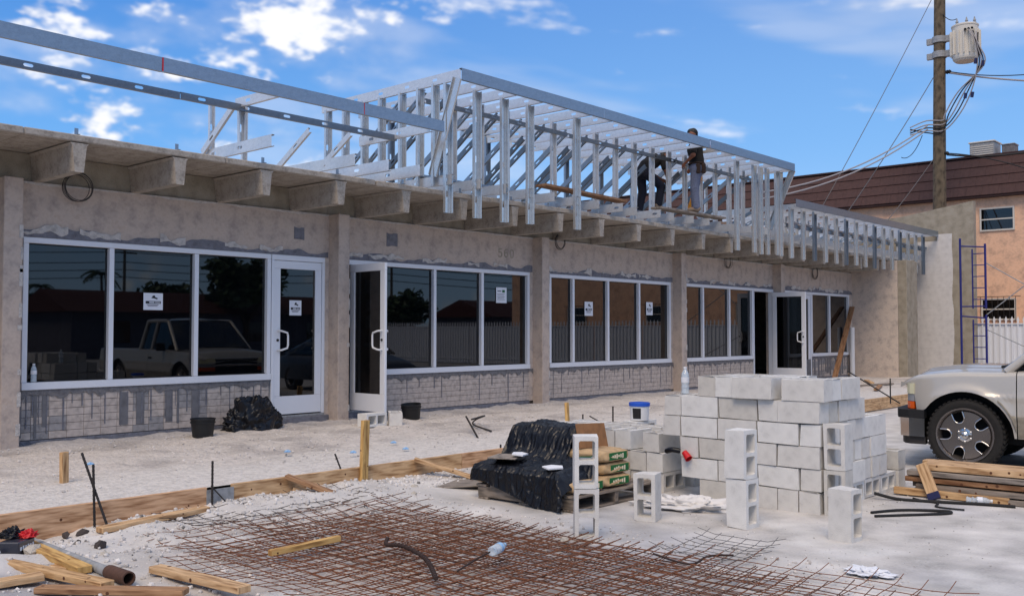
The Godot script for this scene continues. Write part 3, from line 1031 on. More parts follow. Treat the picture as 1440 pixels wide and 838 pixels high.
	# patches where boxes were, and the ghost of the street number
	for e in [[8.05, 2.78, 0.17, 0.17, 0], [9.75, 2.80, 0.22, 0.2, 1]]:
		var bp := MB.new()
		strip(bp, e[0], e[0] + e[2], e[1], e[1] + e[3], 0.006, 0.012, 0.012, 500.0, e[0])
		part("wall_patch", bp, M.mortar, s)
	rng.seed = 5
	for k in 3:
		var tm := TextMesh.new()
		tm.text = ["5", "6", "0"][k]
		tm.font_size = 32
		tm.pixel_size = 0.0068
		tm.depth = 0.003
		var o := part("house_number", tm, M.raw_concrete, s, Transform3D(Basis(), Vector3(12.33 + 0.15 * k, 2.86, 0.002)))
		o.name = "house_number" if k == 0 else "house_number_%03d" % k
	# return wall at the far end, its raw pier
	var rw := MB.new()
	rw.b2(27.4, 0, -9, 27.65, 3.49, 1.3)
	part("return_wall", rw, M.stucco_light, s)
	var pier := MB.new()
	pier.b2(27.42, 0, 1.301, 28.25, 3.49, 1.55, 0.01)
	part("pier", pier, M.raw_concrete, s)
	# roof slab in sections with concrete ribs under it
	rng.seed = 17
	var x := -3.0
	while x < 29.8:
		var e := minf(x + 2.33, 29.95)
		var dy := rng.randf_range(-0.008, 0.008)
		var c := MB.new()
		c.b2(x + 0.003, 3.50 + dy, -9.0, e - 0.003, 3.575 + dy, 1.06 + rng.randf_range(-0.02, 0.015), 0.012)
		part("canopy_slab", c, M.concrete, s)
		x = e
	for k in range(-5, 22):
		var rx := 4.56 + 1.163 * k
		if rx > 27.2 and rx < 28.3: continue
		var rb := MB.new()
		var prof := PackedVector2Array([Vector2(-0.05, 3.185), Vector2(-0.043, 3.178), Vector2(0.043, 3.178), Vector2(0.05, 3.185), Vector2(0.076, 3.46), Vector2(0.10, 3.488), Vector2(-0.10, 3.488), Vector2(-0.076, 3.46)])
		rb.prism(prof, 1.08, Transform3D(Basis(), Vector3(rx, 0, -0.03)))
		part("canopy_rib", rb, M.concrete, s)
		var cl := MB.new()
		cl.b2(rx - 0.02, 3.586, 0.96, rx + 0.02, 3.66, 0.968)
		cl.b2(rx - 0.02, 3.586, 0.968, rx + 0.02, 3.592, 1.02)
		part("steel_clip", cl, M.galv_dull, s)
	# the bare rooms behind the glass
	var inn := MB.new()
	inn.b2(-6, 0.0, -9, 27.39, 0.325, -0.201)
	part("floor", inn, M.inside, s)
	inn = MB.new()
	inn.b2(-6, 0.326, -9.2, 27.39, 3.49, -9.0)
	part("back_wall", inn, M.inside, s)
	inn = MB.new()
	inn.b2(-6.2, 0, -9, -6.0, 3.49, -0.0)
	part("side_wall", inn, M.inside, s)
	for px in [8.75, 13.3, 17.9, 22.6]:
		inn = MB.new()
		inn.b2(px - 0.06, 0.326, -8.99, px + 0.06, 3.48, -1.6)
		part("partition", inn, M.inside, s)
	for k in 9:
		var st := part("inner_stud", cstud(2.8, 0.09, 0.04), M.galv, s, Transform3D(Basis(), Vector3(6.6 + 0.41 * k, 0.33, -1.3 - 0.35 * (k % 3))))
		st.name = "inner_stud" if k == 0 else "inner_stud_%03d" % k
	return s

# ---------------------------------------------------------------- galvanised framing
var studs := {}

# channel stud along +y with a web in the xy plane (slots punched through it), flanges along +z
func cstud(length: float, w: float, f: float, slots := true) -> ArrayMesh:
	var key := "%.2f_%.3f_%.3f_%d" % [length, w, f, int(slots)]
	if studs.has(key): return studs[key]
	var L := snappedf(length, 0.01)
	var mb := MB.new()
	var h := w / 2
	var sw := minf(0.02, w * 0.2)
	var sl := 0.05
	var y := 0.0
	var ys: Array = []
	if slots:
		var p := 0.28
		while p + 0.12 < L:
			ys.append(p)
			p += 0.61
	for p in ys:
		mb.quad(Vector3(-h, y, 0), Vector3(-h, p - sl, 0), Vector3(h, p - sl, 0), Vector3(h, y, 0))
		mb.quad(Vector3(-h, p - sl, 0), Vector3(-h, p + sl, 0), Vector3(-sw, p + sl, 0), Vector3(-sw, p - sl, 0))
		mb.quad(Vector3(sw, p - sl, 0), Vector3(sw, p + sl, 0), Vector3(h, p + sl, 0), Vector3(h, p - sl, 0))
		for e in [[-1, -1], [1, -1], [-1, 1], [1, 1]]:
			var c := Vector3(e[0] * sw, p + e[1] * sl, 0)
			mb.tri_out(c, c - Vector3(e[0] * sw * 0.6, 0, 0), c - Vector3(0, e[1] * 0.014, 0), Vector3(0, 0, -1))
		y = p + sl
	mb.quad(Vector3(-h, y, 0), Vector3(-h, L, 0), Vector3(h, L, 0), Vector3(h, y, 0))
	for s in [-1.0, 1.0]:
		mb.quad_out(Vector3(s * h, 0, 0), Vector3(s * h, L, 0), Vector3(s * h, L, f), Vector3(s * h, 0, f), Vector3(s, 0, 0))
		mb.quad_out(Vector3(s * h, 0, f), Vector3(s * h, L, f), Vector3(s * (h - 0.012), L, f), Vector3(s * (h - 0.012), 0, f), Vector3(0, 0, 1))
	# a returned edge gives the sheet its visible thickness
	for s in [-1.0, 1.0]:
		mb.quad_out(Vector3(s * (h - 0.0022), 0, 0.0022), Vector3(s * (h - 0.0022), L, 0.0022), Vector3(s * (h - 0.0022), L, f), Vector3(s * (h - 0.0022), 0, f), Vector3(-s, 0, 0))
	var m := mb.mesh()
	studs[key] = m
	return m

func member(parent: Node3D, called: String, a: Vector3, b: Vector3, web: Vector3, w := 0.092, f := 0.041, m: Material = null, slots := true) -> void:
	var bend := Vector3(rng.randf_range(-0.004, 0.004), rng.randf_range(-0.004, 0.004), rng.randf_range(-0.004, 0.004))
	part(called, cstud(a.distance_to(b), w, f, slots), m if m else M.galv, parent, look(a + bend, b - bend, web.rotated((b - a).normalized(), rng.randf_range(-0.03, 0.03))))

const X0 := 9.79

func build_frames() -> void:
	rng.seed = 23
	# --- tall box
	var t := thing("steel_roof_frame", "tall box of galvanised steel studs and rafters on the canopy roof", "steel frame", Vector3.ZERO)
	for k in 18:
		var x := X0 + 0.6096 * k
		var dz := rng.randf_range(-0.02, 0.02)
		if k > 0: member(t, "rafter", Vector3(x, 5.175, -1.5), Vector3(x, 5.175, 1.555), Vector3.UP, 0.145, 0.04)
		member(t, "bottom_chord", Vector3(x + 0.02, 3.70, -1.5), Vector3(x + 0.02, 3.70, 1.30 + dz * 3.0), Vector3.UP, 0.145, 0.045)
		if k > 0:
			member(t, "stud", Vector3(x + 0.045, 3.76, 0.72), Vector3(x + 0.045, 5.11, 0.72), Vector3.RIGHT, 0.135, 0.045)
			if k % 2 == 0: member(t, "stud", Vector3(x + 0.045, 3.63, -1.42), Vector3(x + 0.045, 5.22, -1.42), Vector3.RIGHT, 0.135, 0.045, M.galv_dull)
			member(t, "brace", Vector3(x - 0.045, 3.74, -1.30), Vector3(x - 0.045, 5.04, 0.62), Vector3(0, 1, -1), 0.09, 0.04, M.galv_dark if k % 2 else M.galv_dull)
			if k % 2 == 0: member(t, "brace", Vector3(x - 0.045, 3.74, -0.75), Vector3(x - 0.045, 4.75, 0.66), Vector3(0, 1, -1), 0.09, 0.04, M.galv_dark)
	for k in [0, 1, 2, 3, 5, 14, 15.25, 15.75, 16.25, 17.0, 17.3]:
		var x: float = X0 + 0.6096 * k
		member(t, "hanging_stud", Vector3(x + 0.03, 3.20 + rng.randf_range(-0.02, 0.02), 1.245), Vector3(x + 0.03, 5.11, 1.245), Vector3.RIGHT, 0.155, 0.05, M.galv_mid)
	for e in [[X0 - 0.02, 13.2], [13.205, 16.7], [16.705, 20.42]]:
		member(t, "fascia_track", Vector3(e[0], 5.185, 1.6), Vector3(e[1], 5.185, 1.6), Vector3.UP, 0.17, 0.045, M.galv_dull, false)
		member(t, "purlin", Vector3(e[0] + 0.05, 4.93, 0.80), Vector3(e[1], 4.93, 0.80), Vector3.UP, 0.07, 0.035, M.galv_dark)
		member(t, "sill_track", Vector3(e[0] + 0.05, 3.79, 0.72), Vector3(e[1], 3.79, 0.72), Vector3(0, 0, 1), 0.095, 0.03, M.galv_dull, false)
		member(t, "back_track", Vector3(e[0] + 0.05, 5.255, -1.42), Vector3(e[1], 5.255, -1.42), Vector3(0, 0, 1), 0.095, 0.03, M.galv_dull, false)
	member(t, "end_track", Vector3(X0, 5.19, -1.7), Vector3(X0, 5.19, 1.555), Vector3.UP, 0.15, 0.04)
	member(t, "end_track", Vector3(20.42, 5.19, -1.5), Vector3(20.42, 5.19, 1.555), Vector3.UP, 0.15, 0.04)
	for z in [-1.57, -1.11, -0.63, -0.21, 0.26, 0.66, 0.99]:
		member(t, "end_stud", Vector3(X0 + 0.02, 3.63, z), Vector3(X0 + 0.02, 5.13, z), Vector3.RIGHT, 0.135, 0.045, M.galv_mid)
	for z in [-1.3, -0.7, -0.1]:
		member(t, "end_stud", Vector3(20.4, 3.63, z), Vector3(20.4, 5.12, z), Vector3.RIGHT)
	member(t, "end_brace", Vector3(X0 - 0.03, 3.77, 1.02), Vector3(X0 - 0.03, 5.13, 1.53), Vector3(0, 0, 1), 0.17, 0.03, M.galv_mid, false)
	member(t, "end_brace", Vector3(20.46, 3.83, 0.94), Vector3(20.46, 5.13, 1.53), Vector3(0, 0, 1), 0.15, 0.03, M.galv_mid, false)
	for e in [[-0.9, 0.4], [-0.45, 0.85]]:
		member(t, "end_brace", Vector3(X0 + 0.09, 3.75, e[0] - 0.75), Vector3(X0 + 0.09, 5.1, e[1] - 0.15), Vector3(0, 1, -1), 0.07, 0.035, M.galv_dull)
	var mark := MB.new()
	mark.b2(16.71, 5.103, 1.6005, 16.722, 5.268, 1.6025)
	part("red_mark", mark, M.red, t)
	# --- low frame to the left of it, half built
	var l := thing("steel_roof_frame", "half built low frame of long steel tracks left of the tall box", "steel frame")
	for e in [[-3.0, 1.2], [1.205, 5.2], [5.205, 9.42]]:
		member(l, "fascia_track", Vector3(e[0], 4.365, 1.6), Vector3(e[1], 4.365, 1.6), Vector3.UP, 0.155, 0.045, M.galv_dull, false)
	for e in [[-3.0, 2.0], [2.005, 5.85], [5.855, 9.25]]:
		member(l, "purlin", Vector3(e[0], 4.28, 0.80), Vector3(e[1], 4.28, 0.80), Vector3.UP, 0.085, 0.04, M.galv_dark)
	for x in [2.75, 6.68]:
		member(l, "rafter", Vector3(x, 4.35, 0.66), Vector3(x, 4.35, 1.555), Vector3.UP, 0.12, 0.04)
		member(l, "stud", Vector3(x + 0.05, 3.76, 0.70), Vector3(x + 0.05, 4.36, 0.70), Vector3.RIGHT)
		member(l, "brace", Vector3(x - 0.04, 3.82, -0.06), Vector3(x - 0.04, 4.32, 0.66), Vector3(0, 1, -1), 0.085, 0.035)
		member(l, "bottom_chord", Vector3(x, 3.78, -0.12), Vector3(x, 3.78, 1.46), Vector3.UP, 0.145, 0.04)
	for x in [7.85, 8.42, 8.98]:
		member(l, "bottom_chord", Vector3(x, 3.695, -1.2), Vector3(x, 3.695, 1.58), Vector3.UP, 0.15, 0.045)
	member(l, "rafter", Vector3(9.2, 4.33, 0.0), Vector3(9.2, 4.33, 1.555), Vector3.UP, 0.14, 0.045)
	for e in [[8.95, -1.0], [8.4, -1.25]]:
		member(l, "brace", Vector3(e[0], 3.76, e[1]), Vector3(e[0], 4.4, e[1] + 1.1), Vector3(0, 1, -1), 0.085, 0.035)
	for x in [7.6, 8.15]:
		member(l, "stud", Vector3(x, 3.6, -1.45), Vector3(x, 4.9, -1.45), Vector3.RIGHT)
	var mk := MB.new()
	mk.b2(5.19, 4.29, 1.6005, 5.205, 4.44, 1.6025)
	mk.b2(7.98, 4.29, 1.6005, 7.99, 4.44, 1.6025)
	part("red_mark", mk, M.red, l)
	# --- low frame to the right, complete
	var r := thing("steel_roof_frame", "low row of short hanging steel studs right of the tall box", "steel frame")
	for k in 15:
		var x := 20.85 + 0.622 * k
		member(r, "hanging_stud", Vector3(x + 0.04, 3.20 + rng.randf_range(-0.015, 0.015), 1.245), Vector3(x + 0.04, 4.36, 1.245), Vector3.RIGHT, 0.18 if k % 3 == 0 else 0.165, 0.05, [M.galv_mid, M.galv_mid, M.galv_dull][k % 3])
		member(r, "rafter", Vector3(x, 4.37, -1.2), Vector3(x, 4.37, 1.555), Vector3.UP, 0.12, 0.04)
		member(r, "bottom_chord", Vector3(x + 0.02, 3.70, -1.2), Vector3(x + 0.02, 3.70, 1.20), Vector3.UP, 0.145, 0.04)
		member(r, "track", Vector3(x + 0.14, 4.0, 1.21), Vector3(x + 0.56, 4.0, 1.21), Vector3(0, 0, 1), 0.09, 0.035, M.galv_dull, false)
		member(r, "stud", Vector3(x + 0.045, 3.76, 0.5), Vector3(x + 0.045, 4.32, 0.5), Vector3.RIGHT, 0.092, 0.041)
		member(r, "brace", Vector3(x - 0.045, 3.76, -0.9), Vector3(x - 0.045, 4.32, 0.3), Vector3(0, 1, -1), 0.07, 0.035, M.galv_dull)
	for e in [[20.45, 24.2], [24.205, 27.3], [27.305, 29.96]]:
		member(r, "fascia_track", Vector3(e[0], 4.40, 1.6), Vector3(e[1], 4.40, 1.6), Vector3.UP, 0.165, 0.045, M.galv_dull, false)
		member(r, "blocking", Vector3(e[0] + 0.3, 3.95, 1.20), Vector3(e[1], 3.95, 1.20), Vector3.UP, 0.09, 0.035, M.galv_dull, false)

# ---------------------------------------------------------------- walls, neighbours, pole and wires
func sag(a: Vector3, b: Vector3, drop: float, c := 10) -> Array:
	var r: Array = []
	for i in c + 1:
		var f := float(i) / c
		r.append(a.lerp(b, f) - Vector3(0, drop * 4.0 * f * (1.0 - f), 0))
	return r

func curve(pts: Array, per := 6) -> Array:
	var c := Curve3D.new()
	for i in pts.size():
		var p: Vector3 = pts[i]
		var d: Vector3 = (pts[mini(i + 1, pts.size() - 1)] - pts[maxi(i - 1, 0)]) / 6.0
		c.add_point(p, -d, d)
	var r: Array = []
	for i in (pts.size() - 1) * per + 1:
		r.append(c.samplef(float(i) / per))
	return r

func build_wing_wall() -> void:
	var w := thing("parapet_wall", "grey concrete wing wall with sloping top and a white skim coated strip", "wall")
	var b := MB.new()
	b.prism(PackedVector2Array([Vector2(9, 0), Vector2(-2.58, 0), Vector2(-2.58, 5.32), Vector2(-0.45, 5.0), Vector2(9, 4.6)]), 0.22, Transform3D(Basis(Vector3(0, 0, -1), Vector3.UP, Vector3(1, 0, 0)), Vector3(30.0, 0, 0)))
	part("wall", b, M.raw_concrete, w)
	var k := MB.new()
	var y := 0.0
	while y < 4.4:                            # the skim coat ends in a ragged edge
		var l := 0.93 + 0.03 * fn.get_noise_2d(y * 60.0, 3.0)
		var r := 1.97 + 0.06 * fn.get_noise_2d(y * 60.0, 40.0)
		if y > 4.2: l = 1.55
		var h := minf(0.1, 4.42 - y)
		k.b2(29.985, y, l, 29.999, y + h, r)
		y += 0.1
	part("skim_coat", k, M.skim, w)
	var j := MB.new()
	for c in 21:
		j.b2(29.983, 0.2 + 0.2 * c, 1.0, 29.9855, 0.204 + 0.2 * c, 1.86)
	part("block_joint", j, M.plaster_chip, w).set_meta("kind", "stuff")

func build_scaffold() -> void:
	var s := thing("scaffold", "blue tubular scaffold frame with ladder rungs before the grey wing wall", "scaffold", Vector3(28, 0, 0))
	var pts := [[2.80, 3.44]]
	for lvl in [0.2, 2.12]:
		var f := MB.new()
		f.tube([Vector3(0, lvl, 2.80), Vector3(0, lvl + 1.93, 2.80)], 0.03, 8)
		part("upright", f, M.scaffold, s)
		f = MB.new()
		f.tube([Vector3(0, lvl, 3.44), Vector3(0, lvl + 1.75, 3.44)], 0.03, 8)
		part("upright", f, M.scaffold, s)
		f = MB.new()
		f.tube([Vector3(0, lvl, 3.11), Vector3(0, lvl + 1.62, 3.11)], 0.02, 6)
		part("inner_rail", f, M.scaffold, s)
		f = MB.new()
		f.tube([Vector3(0, lvl + 1.72, 2.80), Vector3(0, lvl + 1.66, 3.44)], 0.022, 6)
		part("cross_bar", f, M.scaffold, s)
		f = MB.new()
		f.tube([Vector3(0, lvl + 0.06, 2.80), Vector3(0, lvl + 0.06, 3.44)], 0.022, 6)
		part("cross_bar", f, M.scaffold, s)
		for k in 5:
			f = MB.new()
			f.tube([Vector3(0, lvl + 0.25 + 0.31 * k, 3.11), Vector3(0, lvl + 0.25 + 0.31 * k, 3.44)], 0.014, 6)
			part("rung", f, M.scaffold, s)
	for e in [[3.45, 3.35, 6.0, 1.7], [3.45, 1.95, 6.0, 4.0], [3.45, 1.55, 6.0, 0.3]]:
		var f := MB.new()
		f.tube([Vector3(0.02, e[1], e[0]), Vector3(0.02, e[3], e[2])], 0.014, 6)
		part("brace", f, M.grey_steel, s)
	for z in [6.0, 6.6]:
		var f := MB.new()
		f.tube([Vector3(0, 0.0, z), Vector3(0, 4.0, z)], 0.03, 8)
		part("upright", f, M.scaffold, s)

func louvre_window(parent: Node3D, x: float, z0: float, z1: float, y0: float, y1: float, guard: bool) -> void:
	var f := MB.new()
	f.b2(x - 0.05, y0, z0, x, y0 + 0.05, z1); f.b2(x - 0.05, y1 - 0.05, z0, x, y1, z1)
	f.b2(x - 0.048, y0 + 0.05, z0, x, y1 - 0.05, z0 + 0.05); f.b2(x - 0.048, y0 + 0.05, z1 - 0.05, x, y1 - 0.05, z1)
	f.b2(x - 0.046, (y0 + y1) / 2 - 0.02, z0 + 0.05, x, (y0 + y1) / 2 + 0.02, z1 - 0.05)
	var o := part("window", f, M.cream, parent)
	var p := MB.new()
	p.b2(x - 0.03, y0 + 0.05, z0 + 0.05, x - 0.02, y1 - 0.05, z1 - 0.05)
	part("pane", p, M.car_glass, o)
	if guard:
		var g := MB.new()
		for k in 7: g.tube([Vector3(x - 0.1, y0 - 0.1, z0 + (z1 - z0) * k / 6.0), Vector3(x - 0.1, y1 + 0.06, z0 + (z1 - z0) * k / 6.0)], 0.008, 4)
		g.tube([Vector3(x - 0.1, y1 + 0.05, z0 - 0.15), Vector3(x - 0.1, y1 + 0.05, z1 + 0.15)], 0.012, 4)
		part("guard", g, M.steel_dark, o)

func build_apartments() -> void:
	var a := thing("apartment_building", "two storey orange stucco building with a brown shingled mansard roof", "building")
	var w := MB.new()
	w.b2(34, 0, -22, 44, 6.0, 19)
	part("wall", w, M.orange_wall, a)
	var rf := MB.new()
	rf.prism(PackedVector2Array([Vector2(33.75, 5.93), Vector2(34.62, 7.34), Vector2(35.2, 7.34), Vector2(35.2, 5.93)]), 42.0, Transform3D(Basis(), Vector3(0, 0, -22.5)))
	var roof := part("roof", rf, M.roof_dark, a)
	# four courses of shingles
	var r := RandomNumberGenerator.new()
	r.seed = 3
	var slope := Vector3(0.87, 1.41, 0).normalized()
	var out := Vector3(-1.41, 0.87, 0).normalized()
	var cache: Array = []
	for k in 4:
		var m := MB.new()
		m.bx(Vector3.ZERO, Vector3(0.498, 0.42, 0.05), 0.005)
		cache.append(m.mesh())
	for c in 4:
		for k in 70:
			if c % 2 == 1 and k == 69: continue
			var z := -19.0 + 0.5 * k + (0.25 if c % 2 else 0.0)
			var at := Vector3(33.75, 5.93, z) + slope * (0.20 + 0.405 * c) + out * (0.025 + r.randf() * 0.006)
			part("shingle", cache[r.randi() % 4], M.roof_tile, roof, Transform3D(Basis(Vector3(0, 0, -1), slope, out).rotated(Vector3(0, 0, 1), -0.07), at))
	var cap := MB.new()
	cap.b2(34.5, 7.345, -22.5, 35.3, 7.41, 19.5, 0.01)
	part("roof_cap", cap, M.roof_dark, roof)
	var sof := MB.new()
	sof.b2(33.72, 5.88, -22.5, 33.995, 5.925, 19.5)
	part("eave", sof, M.roof_dark, a)
	for z in [-3.6, 1.62, 6.2, 10.4, 14.6]:
		louvre_window(a, 33.999, z, z + 1.05, 4.78, 5.55, false)
		louvre_window(a, 33.999, z, z + 1.05, 1.87, 2.58, true)
	var u := thing("air_conditioner", "pale box air conditioning unit on the brown roof beside a smaller unit", "air conditioner", Vector3(36.2, 7.41, 1.2))
	var m := MB.new()
	m.bx(Vector3(0, 0.33, 0), Vector3(0.8, 0.64, 0.8), 0.02)
	part("casing", m, M.grey_steel, u)
	for k in 7:
		var sl := MB.new()
		sl.bx(Vector3(-0.405, 0.1 + 0.07 * k, 0), Vector3(0.02, 0.03, 0.74))
		part("slat", sl, M.cream, u)
	var t := MB.new()
	t.bx(Vector3(0, 0.675, 0), Vector3(0.86, 0.05, 0.86), 0.01)
	part("lid", t, M.cream, u)
	var u2 := thing("air_conditioner", "small dark roof unit right of the pale air conditioner", "air conditioner", Vector3(36.2, 7.41, 2.0))
	m = MB.new()
	m.bx(Vector3(0, 0.25, 0), Vector3(0.5, 0.5, 0.4), 0.02)
	part("casing", m, M.stain, u2)
	m = MB.new()
	m.bx(Vector3(0, 0.52, 0), Vector3(0.54, 0.04, 0.44), 0.01)
	part("lid", m, M.grey_steel, u2)

func build_fence() -> void:
	var f := thing("metal_fence", "white metal sheet fence with spear topped pickets before the orange building", "fence", Vector3(32.5, 0, 0))
	var pk := MB.new()
	pk.b2(-0.03, 0.05, -0.022, 0.0, 1.80, 0.022)
	pk.prism(PackedVector2Array([Vector2(-0.022, 1.8), Vector2(0.022, 1.8), Vector2(0.04, 1.86), Vector2(0, 1.97), Vector2(-0.04, 1.86)]), 0.012, Transform3D(Basis(Vector3(0, 0, -1), Vector3.UP, Vector3(1, 0, 0)), Vector3(-0.02, 0, 0)))
	var pm := pk.mesh()
	for k in 170:
		part("picket", pm, M.fence, f, Transform3D(Basis(), Vector3(0, 0, -1.5 + 0.17 * k)))
	for k in 12:
		var s := MB.new()
		s.b2(0.012, 0.04, -1.5 + 2.43 * k, 0.02, 1.72, -1.5 + 2.43 * k + 2.40)
		for j in 10: s.b2(0.004, 0.05, -1.4 + 2.43 * k + 0.24 * j, 0.012, 1.71, -1.32 + 2.43 * k + 0.24 * j)
		part("sheet", s, M.fence, f)
	for y in [0.25, 1.72]:
		var r := MB.new()
		r.b2(-0.035, y, -1.6, 0.002, y + 0.035, 27.6)
		part("rail", r, M.fence, f)

func build_pole() -> void:
	var p := thing("utility_pole", "weathered round wooden utility pole rising before the brown roof", "utility pole", Vector3(32, 0, 0.97))
	var m := MB.new()
	m.tube([Vector3(0, -0.2, 0), Vector3(0, 4, 0.0), Vector3(0.0, 8, 0.05), Vector3(0, 12.2, 0.12), Vector3(0, 15, 0.18)], [0.22, 0.205, 0.19, 0.17, 0.155], 16)
	part("shaft", m, M.pole_wood, p)
	m = MB.new()
	m.tube([Vector3(-0.1, 13.2, -1.2), Vector3(-0.1, 13.2, 1.5)], 0.06, 6)
	part("cross_arm", m, M.pole_wood, p)
	for e in [[9.74, 0.36], [7.15, 0.25]]:
		var i := MB.new()
		i.lathe([Vector2(0.0, -0.08), Vector2(0.05, -0.08), Vector2(0.07, -0.02), Vector2(0.045, 0.0), Vector2(0.07, 0.03), Vector2(0.04, 0.08), Vector2(0.0, 0.08)], 10, Transform3D(Basis(Vector3.RIGHT, PI / 2), Vector3(-0.03, e[0], e[1])))
		part("insulator", i, M.cable_black, p)
	for y in [10.82, 10.34]:
		m = MB.new()
		m.lathe([Vector2(0.19, -0.1), Vector2(0.215, -0.1), Vector2(0.215, 0.1), Vector2(0.19, 0.1)], 14, Transform3D(Basis(), Vector3(0, y, 0.09)))
		m.b2(-0.05, y - 0.11, -0.30, 0.05, y + 0.09, -0.11, 0.01)
		m.b2(-0.07, y - 0.1, 0.28, 0.07, y + 0.1, 0.46, 0.01)
		part("bracket", m, M.grey_steel, p)
	var t := thing("transformer", "light grey ribbed drum transformer bolted to the wooden utility pole", "transformer", Vector3(32, 9.98, 1.84))
	m = MB.new()
	m.lathe([Vector2(0.0, 0.02), Vector2(0.30, 0.0), Vector2(0.33, 0.03), Vector2(0.36, 0.06), Vector2(0.375, 0.12), Vector2(0.385, 1.08), Vector2(0.40, 1.09), Vector2(0.40, 1.13), Vector2(0.37, 1.15), Vector2(0.2, 1.2), Vector2(0.0, 1.21)], 28)
	part("tank", m, M.cream, t)
	for k in 16:
		var a := TAU * (k + 0.5) / 16
		m = MB.new()
		m.box(Transform3D(Basis(Vector3.UP, -a), Vector3(cos(a) * 0.41, 0.57, sin(a) * 0.41)), Vector3(0.09, 0.76, 0.035), 0.012)
		part("cooling_rib", m, M.cream, t)
	m = MB.new()
	m.b2(-0.08, 0.78, -0.46, 0.08, 0.9, -0.34, 0.01); m.b2(-0.08, 0.28, -0.46, 0.08, 0.42, -0.34, 0.01)
	part("hanger", m, M.cream, t)
	for e in [[-0.12, -0.2], [0.02, 0.28], [-0.1, 0.08]]:
		m = MB.new()
		m.lathe([Vector2(0.0, 1.16), Vector2(0.04, 1.16), Vector2(0.055, 1.2), Vector2(0.03, 1.23), Vector2(0.05, 1.26), Vector2(0.03, 1.3), Vector2(0.012, 1.38), Vector2(0.0, 1.38)], 10, Transform3D(Basis(), Vector3(e[0], 0, e[1])))
		part("bushing", m, M.grey_steel, t)
	m = MB.new()
	for k in 3: m.tube([Vector3(-0.36, 0.92, 0.12 + 0.1 * k), Vector3(-0.47, 0.9, 0.14 + 0.1 * k)], 0.035, 8)
	part("terminal", m, M.cable_black, t)
	# wires
	var Z := 0.0
	var lead := thing("transformer_leads", "bundle of pale and dark cables looping from the transformer down round the pole", "cable")
	var ends := [[2.08, 10.86, 1.24, 7.86], [2.2, 10.8, 1.22, 7.95], [2.3, 10.74, 1.2, 8.05], [2.35, 10.7, 1.18, 7.80], [2.15, 10.83, 1.2, 8.18]]
	for k in 5:
		var e: Array = ends[k]
		m = MB.new()
		m.tube(curve([Vector3(31.55, e[1], e[0]), Vector3(31.5, 10.3, 2.30 + 0.02 * k), Vector3(31.6, 9.7, 2.30 + 0.05 * k), Vector3(31.7, 9.0, 2.1 - 0.1 * k), Vector3(31.75, 8.35, 1.75 - 0.12 * k), Vector3(31.78, e[3], e[2]), Vector3(31.76, e[3] + 0.05, 0.7), Vector3(31.3, 7.75 + 0.06 * k, 0.35)]), 0.02, 6)
		part("cable", m, M.cable_grey if k % 2 == 0 else M.cable_black, lead)
	for q in [Vector3(31.56, 9.75, 2.25), Vector3(31.6, 9.65, 2.45), Vector3(31.68, 8.75, 1.9), Vector3(31.68, 8.75, 2.1)]:
		m = MB.new()
		m.tube([q, q + Vector3(0, 0.16, 0.03)], 0.05, 8)
		part("connector", m, M.blue_dark, lead)
	var n := 0
	for e in [[Vector3(31.7, 8.06, 0.75), Vector3(22.6, 5.05, -0.3), 0.35, 0.022, "twisted pale service wire sagging from pole to shop roof, upper of two"],
		[Vector3(31.7, 7.94, 0.75), Vector3(22.4, 4.85, -0.25), 0.35, 0.022, "twisted pale service wire sagging from pole to shop roof, lower of two"],
		[Vector3(32, 12.3, 0.9), Vector3(25.7, 4.5, -0.4), 0.1, 0.011, "thin stay wire from pole top, leftmost of three"],
		[Vector3(32, 9.64, 0.85), Vector3(26.7, 4.5, -0.1), 0.1, 0.013, "thin stay wire from the middle of the pole, second of three"],
		[Vector3(32, 7.06, 0.85), Vector3(28.0, 4.5, 0.65), 0.05, 0.011, "thin stay wire low on the pole, nearest the wing wall"],
		[Vector3(31.97, 9.74, 1.36), Vector3(32, 9.3, 5.5), 0.25, 0.016, "dark overhead wire leaving pole insulator to the right, upper one"],
		[Vector3(31.97, 9.70, 1.36), Vector3(32, 8.7, 5.5), 0.1, 0.028, "thick pale overhead cable leaving pole insulator to the right"],
		[Vector3(31.97, 7.15, 1.25), Vector3(32, 5.2, 5.5), -0.3, 0.018, "dark telephone cable running right across the brown roof"],
		[Vector3(31.97, 7.10, 1.25), Vector3(33.2, 7.5, 5.5), 0.3, 0.03, "dark telephone cable just above the eave right of the pole"],
		[Vector3(31.9, 11.9, 1.05), Vector3(31.88, 11.36, 1.64), 0.2, 0.012, "short dark lead from pole to transformer lid"],
		[Vector3(31.6, 7.75, 0.62), Vector3(30.9, 7.0, 0.2), 0.25, 0.012, "loose dark wire end dangling left of the pole"]]:
		m = MB.new()
		m.tube(sag(e[0], e[1], e[2], 14), e[3], 5)
		solo("overhead_wire", m, M.cable_grey if n in [0, 1, 6] else (M.wire_grey if n in [2, 3, 4] else M.cable_black), e[4], "wire")
		n += 1

# ---------------------------------------------------------------- what the glass reflects: the street behind the camera
func crown(mb: MB, r: RandomNumberGenerator, centre: Vector3, rad: Vector3, count: int, size: float) -> void:
	for i in count:
		var d := Vector3(r.randfn(), r.randfn(), r.randfn()).normalized()
		var q := centre + d * rad * pow(r.randf(), 0.45)
		var a := Vector3(r.randfn(), r.randfn() * 0.6, r.randfn()).normalized()
		var b := a.cross(Vector3(r.randfn(), r.randfn(), r.randfn())).normalized()
		var s := size * r.randf_range(0.6, 1.3)
		var k := r.randf_range(0.6, 1.3)
		mb.col = Color(0.05 * k, 0.085 * k, 0.03 * k)
		mb.quad(q - a * s - b * s * 0.5, q + a * s - b * s * 0.5, q + a * s + b * s * 0.5, q - a * s + b * s * 0.5)

